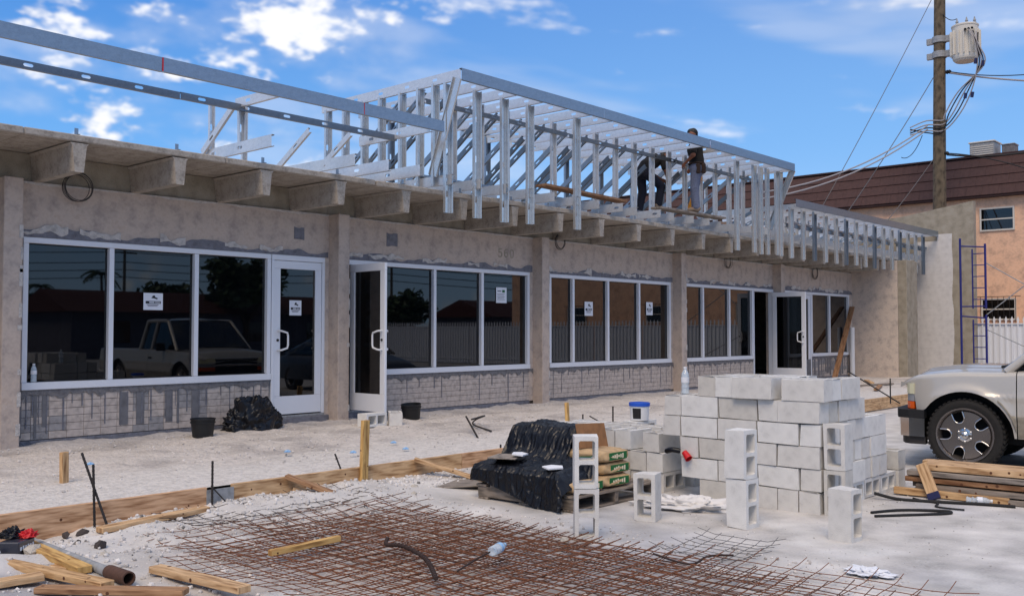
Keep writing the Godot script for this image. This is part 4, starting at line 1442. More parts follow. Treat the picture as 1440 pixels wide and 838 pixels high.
func build_street() -> void:
	var r := RandomNumberGenerator.new()
	r.seed = 61
	for e in [[Vector3(36, 0, 53.6), 4.9, "broad green tree far across the street, reflected beside the palm"], [Vector3(33.7, 0, 41), 6.2, "round green tree across the street, reflected in the middle pane"], [Vector3(53.8, 0, 48.6), 4.8, "green tree beyond the red roofed house, reflected in second shopfront"], [Vector3(38, 0, 88), 5.5, "distant green tree at the left end of the street behind"]]:
		var t := thing("street_tree", e[2], "tree", e[0])
		var m := MB.new()
		m.tube([Vector3(0, 0, 0), Vector3(0.1, e[1] * 0.3, 0), Vector3(0.0, e[1] * 0.6, 0.1)], [0.28, 0.2, 0.1], 8)
		for k in 5:
			var a := TAU * k / 5
			m.tube([Vector3(0.1, e[1] * 0.3, 0), Vector3(cos(a) * 0.9, e[1] * 0.5, sin(a) * 0.9), Vector3(cos(a) * 1.8, e[1] * 0.72, sin(a) * 1.8)], [0.12, 0.08, 0.03], 6)
		part("trunk", m, M.bark, t)
		m = MB.new()
		for k in 9:
			var a := r.randf() * TAU
			crown(m, r, Vector3(cos(a) * 1.5, e[1] * r.randf_range(0.55, 0.9), sin(a) * 1.5), Vector3(1.3, 0.9, 1.3), 180, 0.22)
		part("crown", m, M.leaf, t)
	for e in [[Vector3(44, 0, 96.6), 7.3, "tall palm with drooping fronds reflected in the leftmost pane"], [Vector3(41.5, 0, 77), 7.8, "palm beside the street pole, reflected next to the first mullion"]]:
		var t := thing("palm_tree", e[2], "palm tree", e[0])
		var m := MB.new()
		m.tube([Vector3(0, 0, 0), Vector3(0.15, e[1] * 0.5, 0), Vector3(0.0, e[1] * 0.9, 0)], [0.2, 0.14, 0.12], 8)
		part("trunk", m, M.bark, t)
		for k in 18:
			var a := TAU * k / 18 + r.randf() * 0.3
			var lift := r.randf_range(-0.2, 0.9)
			m = MB.new()
			m.col = Color(0.045, 0.075, 0.03)
			var dir := Vector3(cos(a), 0, sin(a))
			var side := Vector3(-sin(a), 0, cos(a))
			for s in 10:
				var f := s / 10.0
				var p := Vector3(0, e[1] * 0.9, 0) + dir * f * 1.7 + Vector3(0, lift * f * 1.2 - 1.5 * f * f, 0)
				for sd in [-1.0, 1.0]:
					m.tri(p, p + dir * 0.2, p + side * sd * 0.5 * (1.1 - f) + dir * 0.25 - Vector3(0, 0.28, 0))
			part("frond", m, M.leaf, t)
	for e in [[Vector3(33, 0, 44), 20.0, "long low house with a red tiled roof across the street behind"], [Vector3(60, 0, 40), 16.0, "second low red roofed house further along the street behind"]]:
		var h := thing("street_house", e[2], "house", e[0])
		var m := MB.new()
		m.b2(-e[1] / 2, 0, -3, e[1] / 2, 2.7, 3)
		part("wall", m, M.house_wall, h)
		m = MB.new()
		m.prism(PackedVector2Array([Vector2(-3.6, 2.6), Vector2(3.6, 2.6), Vector2(0, 3.9)]), e[1] + 1.0, Transform3D(Basis(Vector3(0, 0, 1), Vector3.UP, Vector3(-1, 0, 0)), Vector3(e[1] / 2 + 0.5, 0, 0)))
		part("roof", m, M.red_roof, h)
		for k in 4:
			m = MB.new()
			m.b2(-e[1] / 2 + 2 + k * e[1] / 4.5, 0.9, -3.03, -e[1] / 2 + 3.3 + k * e[1] / 4.5, 2.1, -2.99)
			part("window", m, M.car_glass, h)
	for e in [[Vector3(43, 0, 75.5), "bare utility pole across the street, reflected in the second pane"], [Vector3(64, 0, 62), "bare utility pole further along, reflected in the second shopfront"]]:
		var p := thing("street_pole", e[1], "utility pole", e[0])
		var m := MB.new()
		m.tube([Vector3.ZERO, Vector3(0, 9.5, 0)], [0.17, 0.12], 10)
		part("shaft", m, M.pole_wood, p)
		m = MB.new()
		m.b2(-1.2, 8.8, -0.06, 1.2, 8.92, 0.06)
		part("cross_arm", m, M.pole_wood, p)
	for k in 4:
		var m := MB.new()
		var y: float = [8.95, 8.0, 7.3, 6.6][k]
		m.tube(sag(Vector3(-10, y, 90), Vector3(43, y, 75.5), 0.8, 16), 0.035, 4)
		m.tube(sag(Vector3(43, y, 75.5), Vector3(64, y, 62), 0.4, 16), 0.035, 4)
		m.tube(sag(Vector3(64, y, 62), Vector3(110, y, 45), 0.8, 16), 0.035, 4)
		solo("street_wire", m, M.cable_black, "overhead street wire, %s of four between the poles behind" % ["highest", "second highest", "third highest", "lowest"][k], "wire")

# ---------------------------------------------------------------- concrete blocks
func cmu(seed_: int) -> ArrayMesh:
	var mb := MB.new()
	var h := Vector3(0.185, 0.09, 0.09)
	var ch := 0.011
	# outer sides
	mb.quad_out(Vector3(-h.x, -h.y, h.z), Vector3(h.x, -h.y, h.z), Vector3(h.x, h.y, h.z), Vector3(-h.x, h.y, h.z), Vector3(0, 0, 1))
	mb.quad_out(Vector3(-h.x, -h.y, -h.z), Vector3(h.x, -h.y, -h.z), Vector3(h.x, h.y, -h.z), Vector3(-h.x, h.y, -h.z), Vector3(0, 0, -1))
	for s in [-1.0, 1.0]:
		mb.quad_out(Vector3(s * h.x, -h.y, -h.z), Vector3(s * h.x, h.y, -h.z), Vector3(s * h.x, h.y, h.z), Vector3(s * h.x, -h.y, h.z), Vector3(s, 0, 0))
	var cells := [[-0.153, -0.015], [0.015, 0.153]]
	var zc := 0.058
	for s in [-1.0, 1.0]:
		var y: float = s * h.y
		var up := Vector3(0, s, 0)
		for z in [[-h.z, -zc], [zc, h.z]]:
			mb.quad_out(Vector3(-h.x, y, z[0]), Vector3(h.x, y, z[0]), Vector3(h.x, y, z[1]), Vector3(-h.x, y, z[1]), up)
		for x in [[-h.x, -0.153], [-0.015, 0.015], [0.153, h.x]]:
			mb.quad_out(Vector3(x[0], y, -zc), Vector3(x[1], y, -zc), Vector3(x[1], y, zc), Vector3(x[0], y, zc), up)
		for c in cells:
			for e in [[c[0], 1, -zc, 1], [c[1], -1, -zc, 1], [c[0], 1, zc, -1], [c[1], -1, zc, -1]]:
				mb.tri_out(Vector3(e[0], y, e[2]), Vector3(e[0] + e[1] * ch, y, e[2]), Vector3(e[0], y, e[2] + e[3] * ch), up)
	for c in cells:
		var mid := Vector3((c[0] + c[1]) / 2, 0, 0)
		var o := [Vector2(c[0] + ch, -zc), Vector2(c[1] - ch, -zc), Vector2(c[1], -zc + ch), Vector2(c[1], zc - ch), Vector2(c[1] - ch, zc), Vector2(c[0] + ch, zc), Vector2(c[0], zc - ch), Vector2(c[0], -zc + ch)]
		for k in 8:
			var a: Vector2 = o[k]
			var b: Vector2 = o[(k + 1) % 8]
			mb.quad_out(Vector3(a.x, -h.y, a.y), Vector3(b.x, -h.y, b.y), Vector3(b.x, h.y, b.y), Vector3(a.x, h.y, a.y), mid - Vector3((a.x + b.x) / 2, 0, (a.y + b.y) / 2))
	# no two castings are quite alike: corners knocked in a little, faces a touch uneven
	var r := RandomNumberGenerator.new()
	r.seed = seed_
	var knock := {}
	for i in mb.v.size():
		var q := mb.v[i]
		if not knock.has(q):
			var corner: bool = absf(q.x) > 0.18 and absf(q.y) > 0.085 and absf(q.z) > 0.085
			var k := 0.0015
			if corner: k = 0.010 if r.randf() < 0.35 else 0.003
			knock[q] = q - Vector3(signf(q.x), signf(q.y), signf(q.z)) * r.randf() * k
		mb.v[i] = knock[q]
	return mb.mesh()

var block_meshes: Array = []
func block(at: Vector3, b: Basis, label: String, group := "") -> void:
	solo("concrete_block", block_meshes[hash(label) % 6], [M.block, M.block_pale, M.block, M.block_warm][(hash(label) / 7) % 4], label, "concrete block", Transform3D(b, at), group)

func upright(dir: Vector3) -> Basis:        # standing on end, hollow cells facing along dir
	return Basis(Vector3.UP, dir, Vector3.UP.cross(dir))

const ORD := ["first", "second", "third", "fourth", "fifth", "sixth", "seventh", "eighth", "ninth", "tenth"]
const COURSE := ["bottom", "second", "third", "fourth", "fifth", "top"]

func build_blocks() -> void:
	for k in 6: block_meshes.append(cmu(300 + k))
	rng.seed = 77
	var along_z := Basis(Vector3.UP, PI / 2)
	var H := 0.1825
	var g := "concrete blocks of the tall stack"
	# [near end, far end, right end, lengths along the left face]
	var plan := [[7.91, 6.70, 8.05, [0.18, 0.18, 0.37, 0.37]], [7.915, 6.5, 9.15, [0.18, 0.37, 0.37, 0.37]], [7.91, 6.5, 9.15, [0.37, 0.37, 0.37, 0.18]],
		[7.915, 6.45, 9.15, [0.18, 0.37, 0.37, 0.37, 0.18]], [7.92, 6.5, 8.59, [0.37, 0.18, 0.37, 0.37, 0.18]], [7.955, 6.8, 8.43, [0.37, -0.06, 0.37, 0.18, 0.18]]]
	for c in 6:
		var p: Array = plan[c]
		var y := 0.09 + H * c
		var z: float = p[0]
		var wide := 0.18
		var n := 0
		for l in p[3]:
			if l < 0:
				z += l
				continue
			var j := Vector3(rng.randf_range(-0.009, 0.009), 0, rng.randf_range(-0.003, 0.003))
			var tw := Basis(Vector3.UP, rng.randf_range(-0.018, 0.018))
			var lab := "grey block, %s course of tall stack, %s from front corner on left face" % [COURSE[c], ORD[n]]
			if l > 0.3:
				block(Vector3(7.615 - (0.05 if c == 5 and n == 1 else 0.0), y, z - 0.185) + j, tw * along_z, lab, g)
			else:
				block(Vector3(7.715, y, z - 0.09) + j, tw, lab, g)
				if n == 0: wide = 0.37
			z -= l + 0.006
			n += 1
		# right face
		var x: float = 7.52 + wide + 0.006
		n = 0
		while x + 0.17 < p[2]:
			var back := 0.0 if x < 8.15 else 0.02
			var lengthwise: bool = (n + c) % 4 == 2 and x + 0.37 < p[2]
			var lab := "grey block, %s course of tall stack, %s from front corner on right face" % [COURSE[c], ORD[n]]
			var j := Vector3(0, 0, rng.randf_range(-0.006, 0.006) - back)
			var tw := Basis(Vector3.UP, rng.randf_range(-0.018, 0.018))
			if lengthwise:
				block(Vector3(x + 0.185, y, p[0] - 0.09) + j, tw, lab, g)
				x += 0.375
			else:
				block(Vector3(x + 0.09, y, p[0] - 0.185) + j, tw * along_z, lab, g)
				x += 0.186
			n += 1
		# rows behind, where the tops show
		if c >= 3:
			var row := 0
			z = p[0] - 0.40
			while z - 0.37 > p[1] - 0.05:
				x = 7.52 + 0.40
				n = 0
				while x + 0.17 < p[2]:
					block(Vector3(x + 0.09, y, z - 0.185), Basis(Vector3.UP, rng.randf_range(-0.01, 0.01)) * along_z, "grey block, %s course of tall stack, %s row back, %s across" % [COURSE[c], ORD[row + 1], ORD[n]], g)
					x += 0.186
					n += 1
				z -= 0.376
				row += 1
	# bottom course on the right: laid on edge with open cells
	for k in 3:
		block(Vector3(8.30 + 0.375 * k, 0.09, 7.80), Basis(Vector3.RIGHT, PI / 2), "open celled block on edge, %s from left under tall stack's right face" % ORD[k], g)
	for k in 2:
		block(Vector3(9.36, 0.09 + H * k, 7.72), along_z, "grey concrete block in the two high pile right of the tall stack, %s one" % ["lower", "upper"][k], "two blocks piled right of the tall stack")
	# lower stack to the left
	g = "concrete blocks of the low left stack"
	for c in 3:
		var y := 0.09 + H * c
		var z := 6.355
		var n := 0
		while z > 4.8:
			if c == 2 and n == 1:
				z -= 0.14
			var lab := "grey block of low left stack, %s course, %s from its near end" % [["bottom", "middle", "top"][c], ORD[n]]
			if c == 0 and n == 0:
				block(Vector3(7.82, y, z - 0.09), Basis(Vector3.RIGHT, PI / 2), "open celled block at the near bottom corner of the low left stack", g)
			else:
				block(Vector3(7.815 + rng.randf_range(-0.01, 0.01), y, z - 0.09 - (0.04 if c == 2 else 0.0)), Basis(Vector3.UP, rng.randf_range(-0.015, 0.015)), lab, g)
			z -= 0.186
			n += 1
		for k in 4:
			block(Vector3(8.22, y, 6.2 - 0.376 * k), along_z, "grey block of low left stack's back row, %s course, %s from near end" % [["bottom", "middle", "top"][c], ORD[k]], g)
	for c in 2: block(Vector3(8.62, 0.09 + H * c, 5.42), Basis(), "grey block in the short pile under the paint pail, %s course" % ["bottom", "middle"][c], g)
	block(Vector3(8.62, 0.09 + H * 2, 5.42), Basis(Vector3.RIGHT, PI / 2), "open celled grey block on edge right under the paint pail", g)
	# blocks standing on end
	var a := Vector3(-cos(deg_to_rad(41)), 0, sin(deg_to_rad(41)))
	block(Vector3(5.557, 0.185, 7.043), upright(a), "lower block of the see-through two block tower before the cement bags", "free standing concrete blocks")
	block(Vector3(5.56, 0.556, 7.04), upright(a.rotated(Vector3.UP, 0.03)), "upper block of the see-through two block tower before the cement bags", "free standing concrete blocks")
	a = Vector3(-cos(deg_to_rad(18)), 0, sin(deg_to_rad(18)))
	block(Vector3(6.455, 0.185, 6.965), upright(a), "single upright concrete block right of the cement bags, cells facing left", "free standing concrete blocks")
	block(Vector3(6.695, 0.185, 7.665), upright(Vector3(-0.05, 0, 1).normalized()), "lower block of the two block tower before the tall stack's left face", "free standing concrete blocks")
	block(Vector3(6.685, 0.556, 7.66), upright(Vector3(-0.09, 0, 1).normalized()), "upper block of the two block tower before the tall stack's left face", "free standing concrete blocks")
	block(Vector3(7.63, 0.185, 8.02), upright(Vector3(-1, 0, 0.06).normalized()), "lower upright block leaning against the front corner of the tall stack", "free standing concrete blocks")
	block(Vector3(7.635, 0.556, 8.02), upright(Vector3(-1, 0, 0.04).normalized()), "upper upright block against the front corner of tall stack", "free standing concrete blocks")
	block(Vector3(6.765, 0.185, 8.445), upright(Vector3(-0.1, 0, 1).normalized()), "single upright concrete block nearest the camera, right of the tall stack's corner", "free standing concrete blocks")
	# two by the open door
	block(Vector3(8.46, 0.31, 1.22), Basis(Vector3.UP, 0.06) * Basis(Vector3.RIGHT, PI / 2), "grey concrete block on edge with open cells before the open door", "concrete blocks by the open door")
	block(Vector3(8.84, 0.305, 1.25), Basis(Vector3.UP, 0.9), "grey concrete block lying flat right of the open door, before the brick wall", "concrete blocks by the open door")

# ---------------------------------------------------------------- timber
func board(called: String, a: Vector3, b: Vector3, w: float, h: float, m: Material, label: String, category := "board", up := Vector3.UP, group := "") -> Node3D:
	var l := a.distance_to(b)
	var x := (b - a).normalized()
	var z := x.cross(up).normalized()
	var y := z.cross(x)
	var xf := Transform3D(Basis(x, y, z), (a + b) / 2)
	var t := thing(called, label, category, xf.origin, 0.0, group)
	t.transform = xf
	var mb := MB.new()
	rng.seed = hash(label)
	mb.box(Transform3D(), Vector3(l, h, w), 0.004, Vector2(rng.randf() * 3, rng.randf() * 3))
	part("timber", mb, m, t)
	var k := MB.new()
	var n := int(l / 0.45)
	for i in n:
		var s := Vector3(rng.randf_range(-0.48, 0.48) * l, 0, (rng.randf() - 0.5) * w * 0.6)
		var big := rng.randf_range(0.006, 0.014)
		if w > h: k.lathe([Vector2(0, 0.0008), Vector2(big, 0.0006), Vector2(big, -0.001)], 8, Transform3D(Basis(), s + Vector3(0, h / 2, 0)))
		var s2 := Vector3(rng.randf_range(-0.48, 0.48) * l, (rng.randf() - 0.5) * h * 0.6, 0)
		big = minf(big, h * 0.3)
		k.lathe([Vector2(0, 0.0008), Vector2(big, 0.0006), Vector2(big, -0.001)], 8, Transform3D(Basis(Vector3.RIGHT, PI / 2), s2 + Vector3(0, 0, w / 2)))
		k.lathe([Vector2(0, 0.0008), Vector2(big, 0.0006), Vector2(big, -0.001)], 8, Transform3D(Basis(Vector3.RIGHT, -PI / 2), s2 + Vector3(0, 0, -w / 2)))
	if n > 0: part("knot", k, M.knot, t)
	return t

func rod(called: String, pts: Array, r: float, m: Material, label: String, category: String, ribs := false) -> Node3D:
	var mb := MB.new()
	mb.tube(pts, r, 7)
	if ribs:
		for i in pts.size() - 1:
			var a: Vector3 = pts[i]
			var b: Vector3 = pts[i + 1]
			var c := int(a.distance_to(b) / 0.03)
			for k in c:
				var p := a.lerp(b, (k + 0.5) / c)
				var d := (b - a).normalized()
				mb.tube([p - d * 0.003, p + d * 0.003], r * 1.22, 7)
	return solo(called, mb, m, label, category)

func build_timber() -> void:
	# form boards that hold the gravel bed
	var n := 0
	for e in [[-3.6, 0.9, 0.0, M.form_wood, "left end of the long form board, running out of frame"], [0.905, 4.23, 0.0, M.form_wood, "form board along the gravel bed left of the grey metal plate"], [4.46, 7.15, 0.004, M.pine_pale, "form board along the gravel bed right of the grey metal plate"],
			[7.155, 11.4, 0.0, M.form_wood, "form board along the gravel bed behind the covered cement bags"], [11.405, 15.9, 0.01, M.form_wood, "form board along the gravel bed behind the tall block stack"], [15.905, 20.3, 0.05, M.pine_pale, "farthest form board, seen between block stack and pickup"]]:
		board("form_board", Vector3(e[0], 0.115 + e[2] * 0.3, 4.19 + e[2]), Vector3(e[1], 0.115 + e[2] * 0.3, 4.19 + e[2]), 0.036, 0.22, e[3], e[4], "form board", Vector3.UP, "form boards along the gravel bed")
		n += 1
	var pl := MB.new()
	pl.bx(Vector3(4.345, 0.105, 4.215), Vector3(0.25, 0.2, 0.006), 0.001)
	solo("metal_plate", pl, M.grey_steel, "grey metal plate joining two form boards behind the rebar stake", "metal plate")
	board("wooden_stake", Vector3(5.82, -0.02, 4.24), Vector3(5.84, 0.66, 4.245), 0.09, 0.04, M.pine_yellow, "tall yellow wooden stake standing at the middle of the form boards", "stake", Vector3(0.2, 0, 1))
	board("wooden_stake", Vector3(3.58, 0.15, 3.06), Vector3(3.58, 0.475, 3.05), 0.07, 0.04, M.pine, "short wooden stake alone in the gravel at the left", "stake", Vector3(0.4, 0, 1))
	board("wooden_stake", Vector3(10.38, 0.15, 3.04), Vector3(10.38, 0.52, 3.02), 0.09, 0.04, M.pine_yellow, "wooden stake in the gravel behind the covered cement bags", "stake", Vector3(0.4, 0, 1))
	board("wooden_brace", Vector3(4.98, 0.235, 4.22), Vector3(5.34, 0.03, 4.70), 0.09, 0.035, M.pine_brown, "upper of two short braces leaning on the form board", "board")
	board("wooden_brace", Vector3(5.05, 0.12, 4.23), Vector3(5.40, 0.02, 4.55), 0.09, 0.035, M.pine_pale, "lower of two short braces leaning on the form board", "board")
	board("wooden_brace", Vector3(6.48, 0.235, 4.22), Vector3(6.92, 0.03, 4.72), 0.09, 0.035, M.pine_pale, "short wooden brace against the form board left of the black sheet", "board")
	board("loose_board", Vector3(3.22, 0.07, 4.47), Vector3(4.10, 0.10, 4.42), 0.10, 0.04, M.pine_pale, "loose board lying on rubble at the left edge of the mesh", "board")
	board("loose_board", Vector3(3.60, 0.075, 6.01), Vector3(4.15, 0.085, 6.02), 0.04, 0.04, M.pine_yellow, "short square timber offcut lying on the rusty wire mesh", "board")
	board("loose_board", Vector3(2.97, 0.05, 5.74), Vector3(3.04, 0.06, 6.60), 0.09, 0.04, M.pine_pale, "board running out of the bottom edge, left of the mesh", "board")
	board("loose_board", Vector3(2.43, 0.04, 4.84), Vector3(2.60, 0.05, 5.90), 0.09, 0.04, M.pine, "long board in the bottom left heap, nearest the front", "board")
	board("loose_board", Vector3(2.74, 0.05, 4.26), Vector3(2.67, 0.05, 5.46), 0.09, 0.045, M.pine_yellow, "board in the bottom left heap lying along the metal pipe", "board")
	board("loose_board", Vector3(2.02, 0.04, 5.35), Vector3(2.44, 0.05, 5.42), 0.10, 0.04, M.pine_pale, "short board at the very bottom left corner", "board")
	board("loose_board", Vector3(2.33, 0.03, 5.62), Vector3(2.84, 0.04, 6.33), 0.09, 0.035, M.pine_brown, "board lying along the bottom edge below the pipe end", "board")
	board("wood_chip", Vector3(2.62, 0.02, 5.06), Vector3(2.66, 0.03, 5.28), 0.05, 0.02, M.pine_pale, "small wooden wedge between the boards of the left heap", "wedge")
	board("plywood_sheet", Vector3(6.38, 0.03, 4.55), Vector3(6.75, 0.06, 4.98), 0.42, 0.016, M.ply, "grey plywood scrap on the ground left of the pallet", "plywood")
	# timber pile by the pickup
	var mats := [M.wood_grey, M.pine_brown, M.wood_grey, M.ply, M.plank_brown, M.wood_grey, M.ply, M.pine_brown]
	var k := 0
	for c in 5:
		var y := 0.03 + 0.058 * c
		for r in 3:
			var z0 := 8.10 + rng.randf_range(-0.12, 0.08) + 0.02 * c
			var x := 9.06 + 0.15 * r + rng.randf_range(-0.02, 0.02) + 0.012 * c
			board("lumber_board", Vector3(x, y, z0), Vector3(x + 0.06, y, 11.6), 0.14 if c != 2 else 0.12, 0.045 if c < 4 else 0.055, M.pine_pale if c == 4 else mats[(k * 3 + c) % 8],
				"long board in the timber pile before the pickup, %s layer, %s row" % [["bottom", "second", "middle", "fourth", "top"][c], ["front", "middle", "back"][r]], "board", Vector3.UP, "boards of the timber pile")
			k += 1
	board("square_batten", Vector3(8.95, 0.045, 7.98), Vector3(9.03, 0.035, 8.93), 0.06, 0.06, M.pine, "pale squared batten on the ground along the timber pile's foot", "batten")
	var o := board("painted_offcut", Vector3(8.88, 0.01, 8.36), Vector3(8.96, 0.30, 8.22), 0.10, 0.03, M.pine_pale, "short board with a blue painted end leaning on the timber pile", "board", Vector3(-0.9, 0.3, 0))
	var tip := MB.new()
	tip.bx(Vector3(-0.135, 0, 0), Vector3(0.065, 0.034, 0.104), 0.004)
	part("painted_end", tip, M.blue_dark, o)
	# plank leaning in the far corner and the walkway on the roof
	board("leaning_plank", Vector3(24.9, 0.22, 0.52), Vector3(27.15, 2.2, 0.10), 0.14, 0.04, M.plank_brown, "brown plank leaning against the wall in the far corner", "plank")
	board("roof_plank", Vector3(12.3, 3.93, 0.95), Vector3(14.7, 3.90, 0.90), 0.24, 0.04, M.plank_brown, "brown walkway plank lying on the roof framing left of the workers", "plank")
	board("roof_plank", Vector3(15.6, 3.86, 1.05), Vector3(18.0, 3.86, 1.1), 0.24, 0.04, M.wood_grey, "right grey walkway plank on the roof framing under the workers", "plank")
	var pv := MB.new()
	pv.tube([Vector3(27.05, 0.2, 0.13), Vector3(27.05, 1.62, 0.13)], 0.07, 12)
	solo("plastic_pipe", pv, M.white, "white plastic pipe standing in the far corner of the shop", "pipe")

# ---------------------------------------------------------------- wire mesh, rods, litter
func mesh_sheet(x0: float, x1: float, z0: float, z1: float, step: float, lift: float, turn: float, seed_: int, m: Material, label: String, r := 0.0024) -> void:
	var mb := MB.new()
	var rr := RandomNumberGenerator.new()
	rr.seed = seed_
	var c := Vector3((x0 + x1) / 2, 0, (z0 + z1) / 2)
	var put := func(x: float, z: float) -> Vector3:
		var q := Vector3(x, 0, z) - c
		q = q.rotated(Vector3.UP, turn) + c
		var edge := maxf(0.0, absf(x - c.x) / ((x1 - x0) / 2) - 0.8) * 0.08 + maxf(0.0, absf(z - c.z) / ((z1 - z0) / 2) - 0.85) * 0.08
		return Vector3(q.x + 0.02 * rough(x + seed_, z, 60.0), ground_height(q.x, q.z) * 0.5 + 0.012 + lift + edge + 0.02 * absf(rough(x, z + seed_, 45.0)) + 0.015 * rough(x + seed_ * 3, z, 110.0), q.z + 0.02 * rough(x, z + seed_ * 2, 60.0))
	var x := x0
	while x <= x1 + 0.001:
		var pts: Array = []
		var e0 := z0 - rr.randf_range(0.0, 0.12)
		var e1 := z1 + rr.randf_range(0.0, 0.12)
		var cnt := int((e1 - e0) / 0.14) + 1
		for i in cnt + 1: pts.append(put.call(x, lerpf(e0, e1, float(i) / cnt)))
		mb.tube(pts, r, 5)
		x += step
	var z := z0
	while z <= z1 + 0.001:
		var pts: Array = []
		var e0 := x0 - rr.randf_range(0.0, 0.12)
		var e1 := x1 + rr.randf_range(0.0, 0.12)
		var cnt := int((e1 - e0) / 0.14) + 1
		for i in cnt + 1: pts.append(put.call(lerpf(e0, e1, float(i) / cnt), z) + Vector3(0, r * 1.8, 0))
		mb.tube(pts, r, 5)
		z += step
	solo("wire_mesh_sheet", mb, m, label, "wire mesh")

func bottle(at: Vector3, xf: Basis, crushed: float, label: String, cap: Material) -> void:
	var t := thing("water_bottle", label, "bottle", at)
	t.basis = xf
	var m := MB.new()
	m.lathe([Vector2(0.0, 0.004), Vector2(0.026, 0.0), Vector2(0.032, 0.008), Vector2(0.030 * crushed, 0.04), Vector2(0.032, 0.05), Vector2(0.029 * crushed, 0.07), Vector2(0.032, 0.085), Vector2(0.032, 0.13), Vector2(0.028, 0.155), Vector2(0.013, 0.185), Vector2(0.012, 0.195), Vector2(0.0, 0.195)], 14)
	part("bottle_body", m, M.bottle, t)
	m = MB.new()
	m.lathe([Vector2(0.0325, 0.088), Vector2(0.0328, 0.128)], 14)
	part("bottle_label", m, M.blue_light if cap != M.white else M.white_paper, t)
	m = MB.new()
	m.lathe([Vector2(0.014, 0.190), Vector2(0.0145, 0.206), Vector2(0.0, 0.207)], 12)
	part("cap", m, cap, t)

func sheet_heap(seed_: int, rad: Vector3, lift: float, folds: float) -> MB:
	var g: Array = []
	for i in 49:
		var row: Array = []
		for j in 25:
			var ph := TAU * i / 48.0
			var th := PI * 0.5 * j / 24.0
			var d := Vector3(cos(ph) * sin(th), cos(th), sin(ph) * sin(th))
			var n := fn.get_noise_3dv(d * 95.0 + Vector3(seed_, 0, 0)) + 0.6 * fn.get_noise_3dv(d * 260.0 + Vector3(0, seed_, 0))
			var ridge := absf(fn.get_noise_3dv(d * 150.0 + Vector3(0, 0, seed_)))
			var k := 1.0 + folds * (n - ridge * 1.4)
			row.append(Vector3(d.x * rad.x * k, maxf(0.004, d.y * rad.y * k + lift), d.z * rad.z * k))
		g.append(row)
	for j in 25: g[48][j] = g[0][j]
	var m := MB.new()
	m.grid(g)
	return m

# plastic film fallen in on itself: soft lumps crossed by sharp creases
func film_heap(seed_: int, rad: Vector3) -> MB:
	var g: Array = []
	for i in 97:
		var row: Array = []
		for j in 45:
			var ph := TAU * i / 96.0
			var th := PI * 0.5 * j / 44.0
			var d := Vector3(cos(ph) * sin(th), cos(th), sin(ph) * sin(th))
			var q := d + 0.25 * Vector3(fn.get_noise_3dv(d * 70.0 + Vector3(seed_, 5, 0)), fn.get_noise_3dv(d * 70.0 + Vector3(9, seed_, 0)), fn.get_noise_3dv(d * 70.0 + Vector3(0, 3, seed_)))
			var lump := fn.get_noise_3dv(q * 62.0 + Vector3(seed_, 0, 0)) * 0.42
			var c1 := pow(1.0 - minf(1.0, absf(fn.get_noise_3dv(Vector3(q.x * 60.0, q.y * 190.0, q.z * 60.0) + Vector3(0, seed_, 0))) * 3.2), 2.0)
			var c2 := pow(1.0 - minf(1.0, absf(fn.get_noise_3dv(Vector3(q.x * 210.0, q.y * 110.0 + q.x * 120.0, q.z * 210.0) + Vector3(seed_, 40, 0))) * 3.0), 2.0)
			var k := 1.0 + lump + 0.16 * c1 - 0.10 * c2
			row.append(Vector3(d.x * rad.x * k, maxf(0.003, d.y * rad.y * k), d.z * rad.z * k))
		g.append(row)
	for j in 45: g[96][j] = g[0][j]
	var m := MB.new()
	m.grid(g)
	return m

